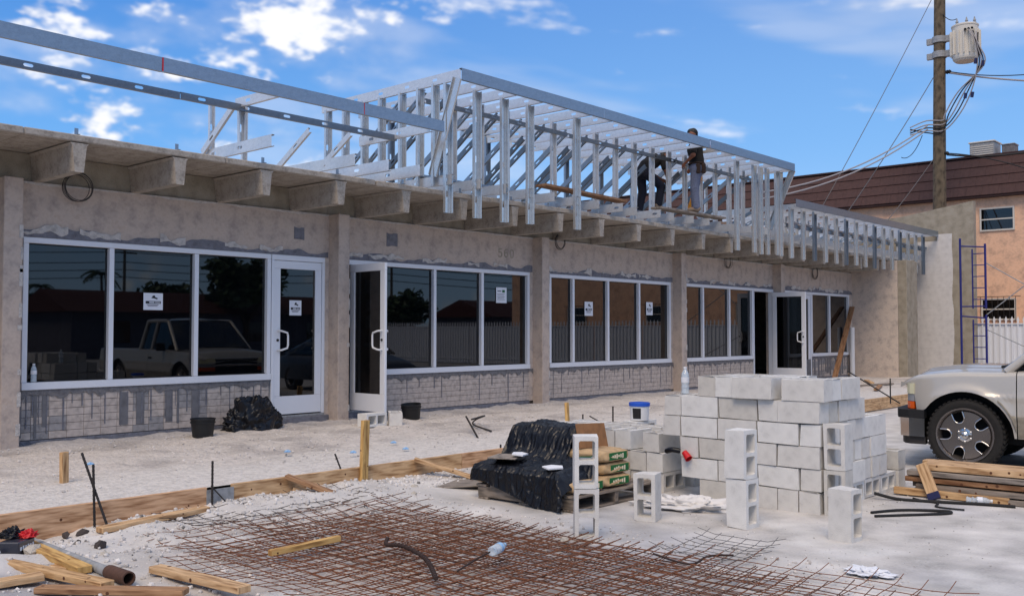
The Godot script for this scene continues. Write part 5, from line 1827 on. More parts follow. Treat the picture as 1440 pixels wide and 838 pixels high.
func build_litter() -> void:
	fn.fractal_octaves = 3
	mesh_sheet(3.4, 5.45, 4.85, 7.6, 0.10, 0.0, 0.02, 3, M.rust, "rusty wire mesh sheet spread over the left of the pile")
	mesh_sheet(3.9, 5.45, 4.95, 8.6, 0.15, 0.014, -0.06, 5, M.rust_old, "rusty wire mesh sheet lying askew across the middle of the pile", 0.0032)
	mesh_sheet(3.2, 5.15, 5.6, 8.9, 0.10, 0.022, 0.07, 8, M.rust, "rusty wire mesh sheet on top near the bottom edge of the picture")
	mesh_sheet(3.5, 5.4, 5.2, 8.2, 0.15, 0.03, 0.05, 12, M.rust, "rusty wire mesh sheet topmost, under the square timber offcut", 0.0034)
	mesh_sheet(4.3, 5.35, 6.4, 9.4, 0.12, 0.014, -0.03, 15, M.rust_old, "rusty wire mesh sheet reaching to the right bottom edge", 0.003)
	mesh_sheet(3.75, 5.45, 4.35, 4.9, 0.12, 0.02, 0.03, 17, M.rust_dark, "thin strip of wire mesh against the rubble by the form boards", 0.0024)
	mesh_sheet(4.75, 5.75, 8.0, 9.6, 0.15, 0.01, 0.05, 23, M.rust, "thin single wire mesh sheet at the right end of the pile", 0.0026)
	mesh_sheet(5.45, 6.15, 7.75, 8.25, 0.1, 0.01, 0.12, 19, M.wire_grey, "small grey offcut of wire mesh before the standing blocks", 0.0022)
	# rods
	rod("rebar_stake", [Vector3(3.27, -0.05, 4.30), Vector3(3.24, 0.52, 4.32)], 0.009, M.steel_dark, "upright rebar stake of the crossed pair at the left", "rebar", true)
	rod("rebar_stake", [Vector3(3.34, 0.0, 4.40), Vector3(3.20, 0.60, 4.22)], 0.009, M.steel_dark, "slanting rebar stake of the crossed pair at the left", "rebar", true)
	rod("rebar_stake", [Vector3(4.25, -0.05, 4.25), Vector3(4.25, 0.44, 4.25)], 0.009, M.steel_dark, "rebar stake before the grey metal plate", "rebar", true)
	rod("rebar_stake", [Vector3(4.40, 0.02, 4.35), Vector3(4.25, 0.24, 4.23)], 0.006, M.steel_dark, "thin rod leaning across the grey metal plate", "rebar")
	rod("rebar_stake", [Vector3(5.66, 0.0, 4.25), Vector3(5.60, 0.36, 4.10)], 0.008, M.steel_dark, "short rebar stake just left of the tall yellow stake", "rebar", true)
	rod("rebar_stake", [Vector3(7.75, 0.0, 4.12), Vector3(8.9, 0.40, 2.55)], 0.010, M.steel_dark, "long rebar leaning over the form board beside the black sheet", "rebar", true)
	rod("rebar_stake", [Vector3(7.80, 0.0, 4.16), Vector3(7.80, 0.26, 4.16)], 0.010, M.steel_dark, "short upright rebar at the foot of the long leaning one", "rebar", true)
	rod("rebar_stake", [Vector3(9.6, 0.15, 3.9), Vector3(9.6, 0.46, 3.9)], 0.009, M.steel_dark, "rebar stake behind the top of the black sheet", "rebar", true)
	rod("rebar_stake", [Vector3(10.25, 0.15, 3.89), Vector3(10.25, 0.52, 3.89)], 0.010, M.steel_dark, "upright rebar left of the paint pail", "rebar", true)
	rod("rebar_stake", [Vector3(10.25, 0.2, 3.95), Vector3(10.0, 0.40, 3.7)], 0.008, M.steel_dark, "short slanting rebar left of the paint pail", "rebar", true)
	rod("rebar_stake", [Vector3(18.2, 0.15, 4.5), Vector3(18.2, 0.62, 4.5)], 0.012, M.steel_dark, "upright rebar before the far form board near the pickup", "rebar", true)
	rod("rebar_stake", [Vector3(18.4, 0.15, 4.6), Vector3(17.7, 0.75, 3.9)], 0.012, M.steel_dark, "slanting rebar before the far form board near the pickup", "rebar", true)
	rod("bent_rod", curve([Vector3(9.0, 0.23, 2.9), Vector3(9.3, 0.25, 2.3), Vector3(9.75, 0.26, 1.9), Vector3(9.3, 0.38, 2.5), Vector3(8.95, 0.36, 2.6)]), 0.011, M.steel_dark, "dark bent bar looping beside the long leaning rebar", "rod")
	rod("bent_rod", curve([Vector3(4.23, 0.13, 6.42), Vector3(4.19, 0.10, 6.46), Vector3(4.17, 0.12, 6.65), Vector3(4.08, 0.10, 6.95), Vector3(3.80, 0.10, 7.33)]), 0.013, M.rust_dark, "thick curved rusty bar lying on the mesh at the bottom edge", "rod", true)
	rod("bent_rod", curve([Vector3(4.0, 0.10, 7.3), Vector3(4.22, 0.11, 7.22), Vector3(4.38, 0.13, 7.2)]), 0.006, M.rust_dark, "short dark rod ending at the crushed bottle", "rod")
	rod("bent_rod", curve([Vector3(5.2, 0.08, 7.85), Vector3(5.22, 0.05, 8.1), Vector3(5.45, 0.06, 8.1), Vector3(5.5, 0.08, 8.25)]), 0.007, M.rust_dark, "twisted rusty bar at the right edge of the mesh pile", "rod")
	var fb := MB.new()
	fb.box(look(Vector3(5.28, 0.045, 4.74), Vector3(5.28, 0.045, 4.74) + Vector3(0.1, 0.03, -0.75), Vector3.UP), Vector3(0.008, 0.82, 0.04), 0.001)
	solo("flat_bar", fb, M.rust_dark, "dark flat steel bar on the ground beyond the mesh", "steel bar")
	# pipe
	var p := thing("metal_pipe", "grey metal pipe with a rusty coupling in the bottom left corner", "pipe")
	var m := MB.new()
	m.tube([Vector3(2.80, 0.045, 4.2), Vector3(2.75, 0.045, 5.62)], 0.03, 14)
	part("tube", m, M.grey_steel, p)
	m = MB.new()
	var cx := Transform3D(Basis(Vector3.RIGHT, PI / 2), Vector3(2.75, 0.048, 5.6))
	m.lathe([Vector2(0.031, 0.0), Vector2(0.04, 0.0), Vector2(0.042, 0.02), Vector2(0.042, 0.25), Vector2(0.033, 0.25), Vector2(0.033, 0.02)], 16, cx)
	part("coupling", m, M.rust_coupling, p)
	# bottles and scraps
	bottle(Vector3(4.55, 0.92, 0.0), Basis(), 1.0, "clear water bottle on the sill of the leftmost window", M.white)
	bottle(Vector3(7.70, 0.915, 6.55), Basis().scaled(Vector3(1.15, 1.2, 1.15)), 1.0, "clear water bottle standing on the tall block stack", M.white)
	bottle(Vector3(4.40, 0.13, 7.20), Basis(Vector3.UP, 0.35) * Basis(Vector3(0, 0, 1), -PI / 2), 0.75, "crushed clear bottle with blue cap lying on the wire mesh", M.blue_light)
	bottle(Vector3(8.88, 0.035, 8.62), Basis(Vector3.UP, -1.2) * Basis(Vector3(0, 0, 1), -PI / 2), 0.7, "crushed clear bottle by the black hoses under the pickup's wheel", M.white)
	var n := 0
	for e in [[Vector3(5.94, 0.24, 2.88), "blue bottle cap scrap in the gravel below the first door"], [Vector3(7.21, 0.24, 3.08), "small blue plastic scrap in gravel right of the tall stake"], [Vector3(6.97, 0.23, 3.55), "flat blue scrap near the form board right of the tall stake"], [Vector3(4.15, 0.24, 2.3), "blue scrap in the gravel behind the short left stake"], [Vector3(6.3, 0.25, 3.5), "light blue scrap just left of the tall stake's top"]]:
		m = sheet_heap(100 + n, Vector3(0.035, 0.025, 0.03), 0.0, 0.5)
		solo("plastic_scrap", m, M.blue_light, e[1], "litter", Transform3D(Basis(), e[0]))
		n += 1
	m = sheet_heap(120, Vector3(0.11, 0.03, 0.14), 0.0, 0.5)
	solo("paper_scrap", m, M.white_paper, "crumpled white paper on the concrete at the bottom right", "litter", Transform3D(Basis(), Vector3(5.9, 0.01, 8.95)))
	m = sheet_heap(130, Vector3(0.20, 0.10, 0.45), 0.0, 0.55)
	solo("plastic_sheeting", m, M.white_sheet, "crumpled white plastic sheeting on the ground between the block stacks", "plastic sheet", Transform3D(Basis(Vector3.UP, 0.35), Vector3(7.1, 0.0, 6.95)))
	# black bag, pails
	m = film_heap(140, Vector3(0.40, 0.42, 0.27))
	solo("black_bag", m, M.black_plastic, "crumpled heap of black plastic bag against the brick under the first window", "plastic bag", Transform3D(Basis(), Vector3(7.08, 0.2, 0.42)))
	for e in [[Vector3(6.30, 0.2, 0.62), "small black pail against the wall left of the black plastic heap", 0.0], [Vector3(9.6, 0.2, 0.75), "dark pail tipped by the wall right of the loose block", 0.1]]:
		var t := thing("black_pail", e[1], "pail", e[0], 0.3)
		t.rotation.z = e[2]
		m = MB.new()
		m.lathe([Vector2(0.0, 0.0), Vector2(0.12, 0.0), Vector2(0.145, 0.22), Vector2(0.152, 0.222), Vector2(0.152, 0.235), Vector2(0.138, 0.235), Vector2(0.115, 0.012), Vector2(0.0, 0.012)], 20)
		part("body", m, M.black_pail, t)
		m = MB.new()
		m.lathe([Vector2(0.146, 0.18), Vector2(0.152, 0.182), Vector2(0.152, 0.192), Vector2(0.146, 0.194)], 20)
		part("rim_band", m, M.black_pail, t)
	var b := thing("paint_pail", "white paint pail with a blue rim on an open celled block", "pail", Vector3(8.60, 0.548, 5.43), 0.2)
	m = MB.new()
	m.lathe([Vector2(0.0, 0.0), Vector2(0.095, 0.0), Vector2(0.105, 0.15), Vector2(0.098, 0.15), Vector2(0.09, 0.01), Vector2(0.0, 0.01)], 22)
	part("body", m, M.white, b)
	m = MB.new()
	m.lathe([Vector2(0.104, 0.15), Vector2(0.112, 0.15), Vector2(0.112, 0.185), Vector2(0.104, 0.188), Vector2(0.10, 0.15)], 22)
	part("rim", m, M.blue, b)
	m = MB.new()
	for k in 7:
		var a0 := 2.6 + 0.13 * k
		m.quad_out(Vector3(cos(a0) * 0.0985, 0.02, sin(a0) * 0.0985), Vector3(cos(a0 + 0.13) * 0.0985, 0.02, sin(a0 + 0.13) * 0.0985), Vector3(cos(a0 + 0.13) * 0.1055, 0.13, sin(a0 + 0.13) * 0.1055), Vector3(cos(a0) * 0.1055, 0.13, sin(a0) * 0.1055), Vector3(cos(a0), 0, sin(a0)))
	part("printed_label", m, M.print_dark, b)
	# red cup and dark glove between the stacks
	var cup := MB.new()
	cup.lathe([Vector2(0.0, 0.0), Vector2(0.026, 0.0), Vector2(0.035, 0.08), Vector2(0.031, 0.08), Vector2(0.024, 0.006)], 16, Transform3D(Basis(Vector3(1, 0, 0.3).normalized(), 2.3), Vector3.ZERO))
	solo("red_cup", cup, M.red, "red cup hanging between the low and tall block stacks", "cup", Transform3D(Basis(), Vector3(7.50, 0.41, 6.66)))
	var rag := MB.new()
	rag.tube(curve([Vector3(7.45, 0.41, 6.50), Vector3(7.44, 0.43, 6.57), Vector3(7.47, 0.42, 6.64)]), [0.02, 0.024, 0.024, 0.025, 0.025, 0.024, 0.024, 0.024, 0.024, 0.024, 0.024, 0.024, 0.015], 8)
	solo("dark_rag", rag, M.black_plastic, "dark rag beside the red cup on the low stack", "rag")
	# boards and rods lying by the far corner
	n = 0
	for e in [[20.6, 3.3, 22.4, 2.7], [21.4, 2.4, 23.4, 2.6], [23.2, 2.2, 24.6, 1.5], [22.2, 3.5, 23.6, 2.9], [24.4, 2.6, 25.8, 2.2]]:
		board("loose_board", Vector3(e[0], 0.26, e[1]), Vector3(e[2], 0.25, e[3]), 0.10, 0.035, [M.pine_brown, M.wood_grey, M.pine_pale][n % 3], "board lying in the far debris beyond the block stack, %s from the front" % ORD[n], "board")
		n += 1
	# hoses
	rod("black_hose", curve([Vector3(8.55, 0.06, 7.95), Vector3(8.62, 0.02, 8.12), Vector3(8.7, 0.015, 8.35), Vector3(8.86, 0.015, 8.75), Vector3(8.92, 0.015, 9.0)]), 0.014, M.rubber, "black hose running along the timber pile to the crushed bottle", "hose")
	rod("black_hose", curve([Vector3(7.85, 0.015, 8.2), Vector3(8.12, 0.015, 8.34), Vector3(8.3, 0.015, 8.58), Vector3(8.30, 0.015, 8.68), Vector3(8.15, 0.015, 8.62), Vector3(7.72, 0.015, 8.28)]), 0.013, M.rubber, "black hose doubled back in a long loop on the concrete", "hose")
	rod("black_hose", curve([Vector3(8.8, 0.012, 8.2), Vector3(8.72, 0.012, 8.32), Vector3(8.68, 0.012, 8.45), Vector3(8.5, 0.012, 8.5), Vector3(8.5, 0.012, 8.72)]), 0.008, M.rubber, "thin black cable curling before the blue ended board", "cable")
	# coils hung under the eaves
	n = 0
	for e in [[Vector3(4.98, 3.16, 0.08), 0.17, "coil of wire hanging on the wall under the leftmost ribs"], [Vector3(13.86, 3.14, 0.08), 0.14, "small wire coil under the eaves right of the second pilaster"], [Vector3(20.08, 3.12, 0.08), 0.15, "wire coil under the eaves above the fourth window"], [Vector3(24.78, 3.08, 0.08), 0.17, "wire coil under the eaves above the double door"]]:
		m = MB.new()
		var rr := RandomNumberGenerator.new()
		rr.seed = n
		for k in 5:
			var pts: Array = []
			var rad: float = e[1] * rr.randf_range(0.9, 1.04)
			var off := Vector3(rr.randf_range(-0.018, 0.018), rr.randf_range(-0.018, 0.018), rr.randf_range(-0.04, 0.04))
			for i in 25: pts.append(off + Vector3(cos(TAU * i / 24.0) * rad, sin(TAU * i / 24.0) * rad, 0))
			m.tube(pts, 0.0045, 5, false)
		solo("wire_coil", m, M.coil, e[2], "wire coil", Transform3D(Basis(), e[0]))
		n += 1
	# stones big enough to pick out
	n = 0
	for e in [[5.68, 4.42, 0.075, 0, "brown broken lump among stones left of the tall stake's foot"], [5.86, 4.45, 0.05, 1, "pale stone beside the brown lump near the form boards"], [6.12, 4.62, 0.05, 0, "round pale stone right of the tall stake's foot"], [5.85, 4.9, 0.045, 0, "pale stone on the concrete before the tall stake"], [5.5, 4.72, 0.03, 1, "dark pebble near the flat steel bar"], [5.42, 4.35, 0.03, 1, "dark pebble by the brace foot"],
			[3.05, 4.85, 0.05, 1, "dark clod at the left end of the wire mesh"], [3.0, 4.62, 0.035, 1, "dark clod left of the loose board"], [3.05, 4.32, 0.035, 1, "dark stone near the crossed rebar stakes"], [3.15, 4.36, 0.05, 1, "dark flat clod below the crossed rebar"], [2.96, 5.1, 0.035, 0, "grey stone left of the rusty mesh"], [2.66, 4.72, 0.075, 0, "rough concrete lump lying on the heap of boards at left"], [5.3, 7.05, 0.035, 0, "small white stone at the foot of the see-through tower"]]:
		solo("rock", pebble(200 + n), M.rock if e[3] == 0 else M.rock_dark, e[4], "stone", Transform3D(Basis.from_euler(Vector3(0.3 * n, n, 0)).scaled(Vector3.ONE * e[2]), Vector3(e[0], e[2] * 0.5 + 0.02, e[1])))
		n += 1
	# discarded box at the left edge
	var bxx := thing("battery_box", "dark blue box with pale print at the left edge under a red rag", "box", Vector3(2.60, 0.02, 4.62), 0.7)
	m = MB.new()
	m.bx(Vector3(0, 0.06, 0), Vector3(0.2, 0.09, 0.14), 0.008)
	part("body", m, M.navy_paint, bxx)
	m = MB.new()
	for k in 6: m.bx(Vector3(-0.075 + 0.03 * k, 0.06, 0.0708), Vector3(0.018, 0.022 + 0.006 * (k % 2), 0.001))
	part("printed_letters", m, M.white_paper, bxx)
	m = sheet_heap(150, Vector3(0.07, 0.05, 0.05), 0.0, 0.5)
	solo("red_rag", m, M.red, "small red rag on the dark blue box at the left edge", "rag", Transform3D(Basis(), Vector3(2.68, 0.125, 4.60)))
	m = sheet_heap(151, Vector3(0.09, 0.07, 0.06), 0.0, 0.5)
	solo("black_rag", m, M.black_plastic, "black crumpled scrap behind the dark blue box at the left edge", "rag", Transform3D(Basis(), Vector3(2.60, 0.125, 4.54)))

# ---------------------------------------------------------------- pallet of cement bags
func bag_mesh(seed_: int) -> ArrayMesh:
	var g: Array = []
	for i in 33:
		var row: Array = []
		for j in 13:
			var ph := TAU * i / 32.0
			var th := PI * j / 12.0
			var d := Vector3(cos(ph) * sin(th), cos(th), sin(ph) * sin(th))
			var q := Vector3(signf(d.x) * pow(absf(d.x), 0.32), signf(d.y) * pow(absf(d.y), 0.62), signf(d.z) * pow(absf(d.z), 0.32))
			var n := fn.get_noise_3dv(d * 140.0 + Vector3(seed_ * 9, 0, 0))
			row.append(Vector3(q.x * 0.225, q.y * 0.056 * (1.0 - 0.25 * pow(absf(q.x), 6.0)), q.z * 0.30) * (1.0 + 0.09 * n))
		g.append(row)
	for j in 13: g[32][j] = g[0][j]
	var m := MB.new()
	m.grid(g)
	return m.mesh()

func build_pallet() -> void:
	var p := thing("pallet", "weathered grey wooden pallet under the cement bags", "pallet", Vector3(6.86, 0, 5.83), 0.0)
	for k in 3:
		var m := MB.new()
		m.bx(Vector3(-0.56 + 0.56 * k, 0.068, 0), Vector3(0.05, 0.09, 1.1), 0.004, Vector2(k, 0))
		part("stringer", m, M.wood_grey, p)
	for k in 7:
		var m := MB.new()
		m.bx(Vector3(0, 0.124, -0.5 + 0.1667 * k), Vector3(1.19, 0.02, 0.12), 0.003, Vector2(k * 0.4, 0.3))
		part("deck_board", m, M.wood_grey, p)
	for k in 3:
		var m := MB.new()
		m.bx(Vector3(0, 0.012, -0.48 + 0.48 * k), Vector3(1.18, 0.02, 0.12), 0.003, Vector2(k * 0.7, 0.6))
		part("bottom_board", m, M.wood_grey, p)
	var bags := [bag_mesh(1), bag_mesh(2), bag_mesh(3)]
	var spots: Array = []
	for c in 3:
		spots.append([Vector3(6.95, 0.19 + 0.105 * c, 6.03), ["bottom", "second", "third"][c] + " one in the open end pile"])
		if c < 2: spots.append([Vector3(6.98, 0.19 + 0.105 * c, 5.43), ["bottom", "second", "third"][c] + " one at pallet's back under black sheet"])
		if c < 1: spots.append([Vector3(6.52, 0.185, 5.50), "one at pallet's left front under black sheet"])
	spots.append([Vector3(6.50, 0.19, 6.07), "front one poking out of the sheet"])
	rng.seed = 31
	var n := 0
	for s in spots:
		var t := thing("cement_bag", "tan cement bag with green print, " + s[1], "cement bag", s[0] + Vector3(rng.randf_range(-0.02, 0.02), 0, rng.randf_range(-0.02, 0.02)), rng.randf_range(-0.05, 0.05), "cement bags on the pallet")
		part("sack", bags[n % 3], M.paper, t)
		for e in [[1.0, 0.0], [-1.0, PI]]:
			var m := MB.new()
			m.bx(Vector3(0.01, 0.002, 0.303), Vector3(0.27, 0.064, 0.004), 0.001)
			var o := part("printed_panel", m, M.print_green, t, Transform3D(Basis(Vector3.UP, e[1]), Vector3.ZERO))
			m = MB.new()
			for k in 6: m.bx(Vector3(-0.07 + 0.03 * k, 0.0, 0.3062), Vector3(0.018, 0.02 + 0.01 * ((k * 7) % 3), 0.002))
			part("printed_name", m, M.print_pale, o)
		for e in [PI / 2, -PI / 2]:
			var m := MB.new()
			m.bx(Vector3(0.08, 0.0, 0.219), Vector3(0.26, 0.05, 0.004), 0.001)
			part("printed_panel", m, M.print_green, t, Transform3D(Basis(Vector3.UP, e), Vector3.ZERO))
		n += 1
	var cb := MB.new()
	cb.box(Transform3D(Basis(Vector3(0, 0, 1), -0.05) * Basis(Vector3.RIGHT, -0.25), Vector3(6.97, 0.555, 6.03)), Vector3(0.42, 0.22, 0.012), 0.002)
	solo("cardboard_panel", cb, M.card, "brown cardboard panel leaning on the bags beside the black sheet", "cardboard")
	# black plastic sheet thrown over the pallet
	fn.fractal_octaves = 3
	var prof := [Vector2(6.21, 0.0), Vector2(6.22, 0.10), Vector2(6.235, 0.27), Vector2(6.29, 0.315), Vector2(6.5, 0.335), Vector2(6.62, 0.36), Vector2(6.70, 0.44), Vector2(6.76, 0.56), Vector2(6.82, 0.63), Vector2(6.9, 0.65), Vector2(7.05, 0.64), Vector2(7.14, 0.61), Vector2(7.17, 0.5), Vector2(7.19, 0.2)]
	var c2 := Curve2D.new()
	for q in prof: c2.add_point(q)
	var total := c2.get_baked_length()
	var g: Array = []
	for i in 141:
		var u := i / 140.0
		var z := lerpf(5.22, 6.32, u)
		var row: Array = []
		var start := lerpf(0.17, 0.0, clampf((u - 0.15) / 0.6, 0.0, 1.0)) * 1.0
		for j in 171:
			var s := lerpf(start, total, j / 170.0)
			var q := c2.sample_baked(s)
			var pos := Vector3(q.x, q.y, z)
			# the near end hangs down over the end of the heap
			if u > 0.70 and q.x > 6.62:
				var f := (u - 0.70) / 0.30
				var k := smoothstep(6.62, 6.74, q.x)
				pos.z = lerpf(z, 5.92 + 0.06 * sin(f * PI / 2), k)
				pos.y = lerpf(q.y, maxf(0.36, q.y - 0.34 * f) if q.y > 0.36 else q.y, k)
			elif u > 0.86:
				var f := (u - 0.86) / 0.14
				pos.y = maxf(0.01, q.y * (1.0 - 0.45 * f * f))
				pos.x -= 0.05 * f
			var w := fn.get_noise_3d(q.x * 120.0, q.y * 160.0, z * 380.0) * 0.028 + absf(fn.get_noise_3d(s * 120.0 + z * 160.0, 40.0, z * 900.0)) * 0.030 - 0.008
			w += absf(fn.get_noise_3d(s * 420.0, 7.0, z * 1500.0)) * 0.012
			w += pow(1.0 - minf(1.0, absf(fn.get_noise_3d(s * 260.0 + z * 330.0, 90.0, z * 420.0 - s * 150.0)) * 4.5), 2.0) * 0.011
			w -= pow(1.0 - minf(1.0, absf(fn.get_noise_3d(s * 300.0 - z * 520.0, 30.0, z * 260.0 + s * 90.0)) * 4.5), 2.0) * 0.009
			var out := Vector3(-1, 0.3, 0) if s < 0.42 else Vector3(-0.35, 1, 0.1)
			pos += out.normalized() * w
			if u < 0.1: pos.y -= (0.1 - u) * 0.35 * q.y
			pos.y = maxf(pos.y, 0.008)
			row.append(pos)
		g.append(row)
	var mb := MB.new()
	mb.grid(g, 1, 1, false)
	solo("black_sheet", mb, M.black_plastic, "wrinkled black plastic sheet thrown over the pallet of cement bags", "plastic sheet")
	for e in [[Vector3(6.45, 0.40, 5.62), 0.5, "torn white paper on the black sheet, upper left"], [Vector3(6.36, 0.335, 6.08), -0.2, "torn white paper on the black sheet, near the see-through tower"]]:
		var m := MB.new()
		m.prism(PackedVector2Array([Vector2(-0.09, -0.05), Vector2(0.05, -0.07), Vector2(0.1, 0.0), Vector2(0.03, 0.06), Vector2(-0.08, 0.05)]), 0.012, Transform3D(Basis(Vector3.UP, e[1]) * Basis(Vector3.RIGHT, -PI / 2 + 0.1), Vector3.ZERO))
		solo("torn_paper", m, M.white_paper, e[2], "paper", Transform3D(Basis(), e[0]))
	var tile := MB.new()
	tile.bx(Vector3.ZERO, Vector3(0.3, 0.012, 0.26), 0.002)
	solo("ply_scrap", tile, M.ply, "thin wooden scrap lying on the black sheet under torn paper", "board", Transform3D(Basis(Vector3.UP, 0.4), Vector3(6.42, 0.375, 5.5)))

# ---------------------------------------------------------------- vehicles
func prism_y(mb: MB, outline: Array, y0: float, y1: float) -> void:      # outline of (x, z)
	var p := PackedVector2Array()
	for q in outline: p.append(Vector2(q[0], -q[1]))
	mb.prism(p, y1 - y0, Transform3D(Basis(Vector3(1, 0, 0), Vector3(0, 0, -1), Vector3(0, 1, 0)), Vector3(0, y0, 0)))

func truck_half(z: float, y: float) -> float:
	var w := 0.985 - 0.26 * pow(y - 0.70, 2.0)
	if z < -0.22: w -= 0.95 * pow(-0.22 - z, 2.0)
	w += 0.010 * exp(-pow((y - 0.80) / 0.025, 2.0)) * smoothstep(-0.35, -0.2, z)
	w -= 0.012 * smoothstep(0.60, 0.55, y) * smoothstep(0.3, 0.5, z)
	for c in [0.0, 3.45]:
		var d: float = Vector2(z - c, y - 0.37).length()
		w += 0.022 * exp(-pow((d - 0.485) / 0.06, 2.0))
	return w

func truck_top(z: float) -> float:
	return lerpf(1.0, 1.06, smoothstep(-0.72, 0.05, z)) + 0.03 * smoothstep(0.2, 0.9, z) - 0.085 * pow(smoothstep(-0.40, -0.72, z), 2.0)

func truck_side(z0: float, z1: float, sgn: float) -> MB:
	var zs: Array = []
	var c := int((z1 - z0) / 0.05)
	for i in c + 1: zs.append(lerpf(z0, z1, float(i) / c))
	for ac in [0.0, 3.45]:
		for e in [-0.4785, -0.4775, 0.4775, 0.4785, -0.465, 0.465, -0.44, 0.44]:
			if ac + e > z0 and ac + e < z1: zs.append(ac + e)
	zs.sort()
	var g: Array = []
	for z in zs:
		var lo := 0.38
		if z < -0.3: lo = 0.62
		if z < -0.5: lo = 0.925
		for ac in [0.0, 3.45]:
			var d: float = z - ac
			if absf(d) < 0.478: lo = maxf(lo, 0.37 + sqrt(0.478 * 0.478 - d * d))
		var hi := truck_top(z)
		var row: Array = []
		for k in 23:
			var y := lerpf(lo, hi - 0.05, k / 22.0)
			row.append(Vector3(sgn * truck_half(z, y), y, z))
		var we := truck_half(z, hi - 0.05)
		for k in range(1, 6):
			var a := PI / 2 * k / 5.0
			row.append(Vector3(sgn * (we - 0.09 * (1 - cos(a))), hi - 0.05 + 0.05 * sin(a), z))
		row[0] = row[0]
		g.append(row)
	var m := MB.new()
	m.grid(g, 1, 1, sgn > 0)
	return m

# the dull lower body cladding, a few millimetres proud of the panel
func truck_cladding(z0: float, z1: float, sgn: float) -> MB:
	var g: Array = []
	var c := int((z1 - z0) / 0.04)
	for i in c + 1:
		var z := lerpf(z0, z1, float(i) / c)
		var lo := 0.375
		for ac in [0.0, 3.45]:
			var d: float = absf(z - ac)
			if d < 0.50: lo = maxf(lo, 0.37 + sqrt(0.25 - d * d))
		var hi := maxf(0.615, lo + 0.03)
		var row: Array = []
		for k in 9:
			var y := lerpf(lo, hi, k / 8.0)
			row.append(Vector3(sgn * (truck_half(z, y) + (0.012 if k > 0 and k < 8 else -0.004)), y, z))
		g.append(row)
	var m := MB.new()
	m.grid(g, 1, 1, sgn > 0)
	return m

func wheel(parent: Node3D, at: Vector3, sgn: float, fancy: bool, R := 0.37, rr := 0.262) -> void:
	var w := subnode("wheel", parent, Transform3D(Basis(Vector3(0, 0, 1), PI / 2 * sgn), at))       # local +y points outward
	var m := MB.new()
	m.lathe([Vector2(rr - 0.01, -0.2), Vector2(R * 0.92, -0.2), Vector2(R - 0.006, -0.17), Vector2(R - 0.006, -0.02), Vector2(R * 0.955, 0.0), Vector2(R * 0.88, 0.014), Vector2(rr + 0.035, 0.012), Vector2(rr + 0.005, 0.004), Vector2(rr - 0.012, -0.01), Vector2(rr - 0.012, -0.05)], 48)
	for k in 44:
		var a := TAU * k / 44
		for j in 3:
			var b := Basis(Vector3.UP, -a + 0.03 * j)
			m.box(Transform3D(b, b * Vector3(R - 0.004, -0.03 - 0.062 * j, 0)), Vector3(0.016, 0.05, 0.034), 0.003)
		var b2 := Basis(Vector3.UP, -a)
		m.box(Transform3D(b2 * Basis(Vector3(0, 0, 1), 0.6), b2 * Vector3(R * 0.972, -0.002, 0)), Vector3(0.02, 0.012, 0.022), 0.003)
	part("tyre", m, M.tyre, w)
	m = MB.new()
	m.lathe([Vector2(rr - 0.03, -0.14), Vector2(rr - 0.012, -0.02), Vector2(rr + 0.006, 0.008), Vector2(rr + 0.004, 0.016), Vector2(rr - 0.012, 0.014), Vector2(rr - 0.028, -0.01), Vector2(rr - 0.04, -0.03), Vector2(rr - 0.05, -0.12)], 40)
	part("rim", m, M.chrome_dull, w)
	m = MB.new()
	m.lathe([Vector2(0.0, -0.11), Vector2(rr - 0.02, -0.11)], 24)
	part("brake_disc", m, M.dark, w)
	if not fancy: return
	var poly := PackedVector2Array()
	for s in 5:
		var a := TAU * s / 5 + PI / 2 + PI / 5
		for k in 7:
			var aa := a + deg_to_rad(-20.0 + 40.0 * k / 6.0)
			poly.append(Vector2(cos(aa), sin(aa)) * (rr - 0.035))
		var o := a + PI / 5
		for k in 9:                                       # a U shaped opening between two spokes
			var t := PI * (k + 1) / 10.0
			var ctr := Vector2(cos(o), sin(o)) * 0.192
			var tx := Vector2(-sin(o), cos(o))
			poly.append(ctr - tx * cos(t) * 0.05 - Vector2(cos(o), sin(o)) * sin(t) * 0.055)
	m = MB.new()
	m.prism(poly, 0.03, Transform3D(Basis(Vector3(1, 0, 0), Vector3(0, 0, -1), Vector3(0, 1, 0)), Vector3(0, -0.035, 0)))
	part("spokes", m, M.chrome_dull, w)
	m = MB.new()
	for s in 5:
		var o := TAU * s / 5 + PI / 2
		var ctr := Vector3(cos(o), 0, -sin(o))
		var tx := Vector3(-sin(o), 0, -cos(o))
		var pts: Array = [ctr * (rr - 0.04) - tx * 0.056 + Vector3(0, 0.0, 0)]
		for k in 11:
			var t := PI * k / 10.0
			pts.append(ctr * 0.192 - tx * cos(t) * 0.054 - ctr * sin(t) * 0.06)
		pts.append(ctr * (rr - 0.04) + tx * 0.056)
		m.tube(pts, 0.008, 6)
	part("spoke_edge", m, M.chrome, w)
	m = MB.new()
	m.lathe([Vector2(0.075, -0.02), Vector2(0.07, 0.002), Vector2(0.05, 0.006), Vector2(0.042, 0.004), Vector2(0.038, 0.025), Vector2(0.02, 0.037), Vector2(0.0, 0.04)], 20)
	for k in 6:
		var a := TAU * k / 6
		m.lathe([Vector2(0.013, -0.01), Vector2(0.013, 0.014), Vector2(0.006, 0.02), Vector2(0.0, 0.02)], 6, Transform3D(Basis(), Vector3(cos(a) * 0.068, 0, sin(a) * 0.068)))
	part("hub", m, M.chrome, w)

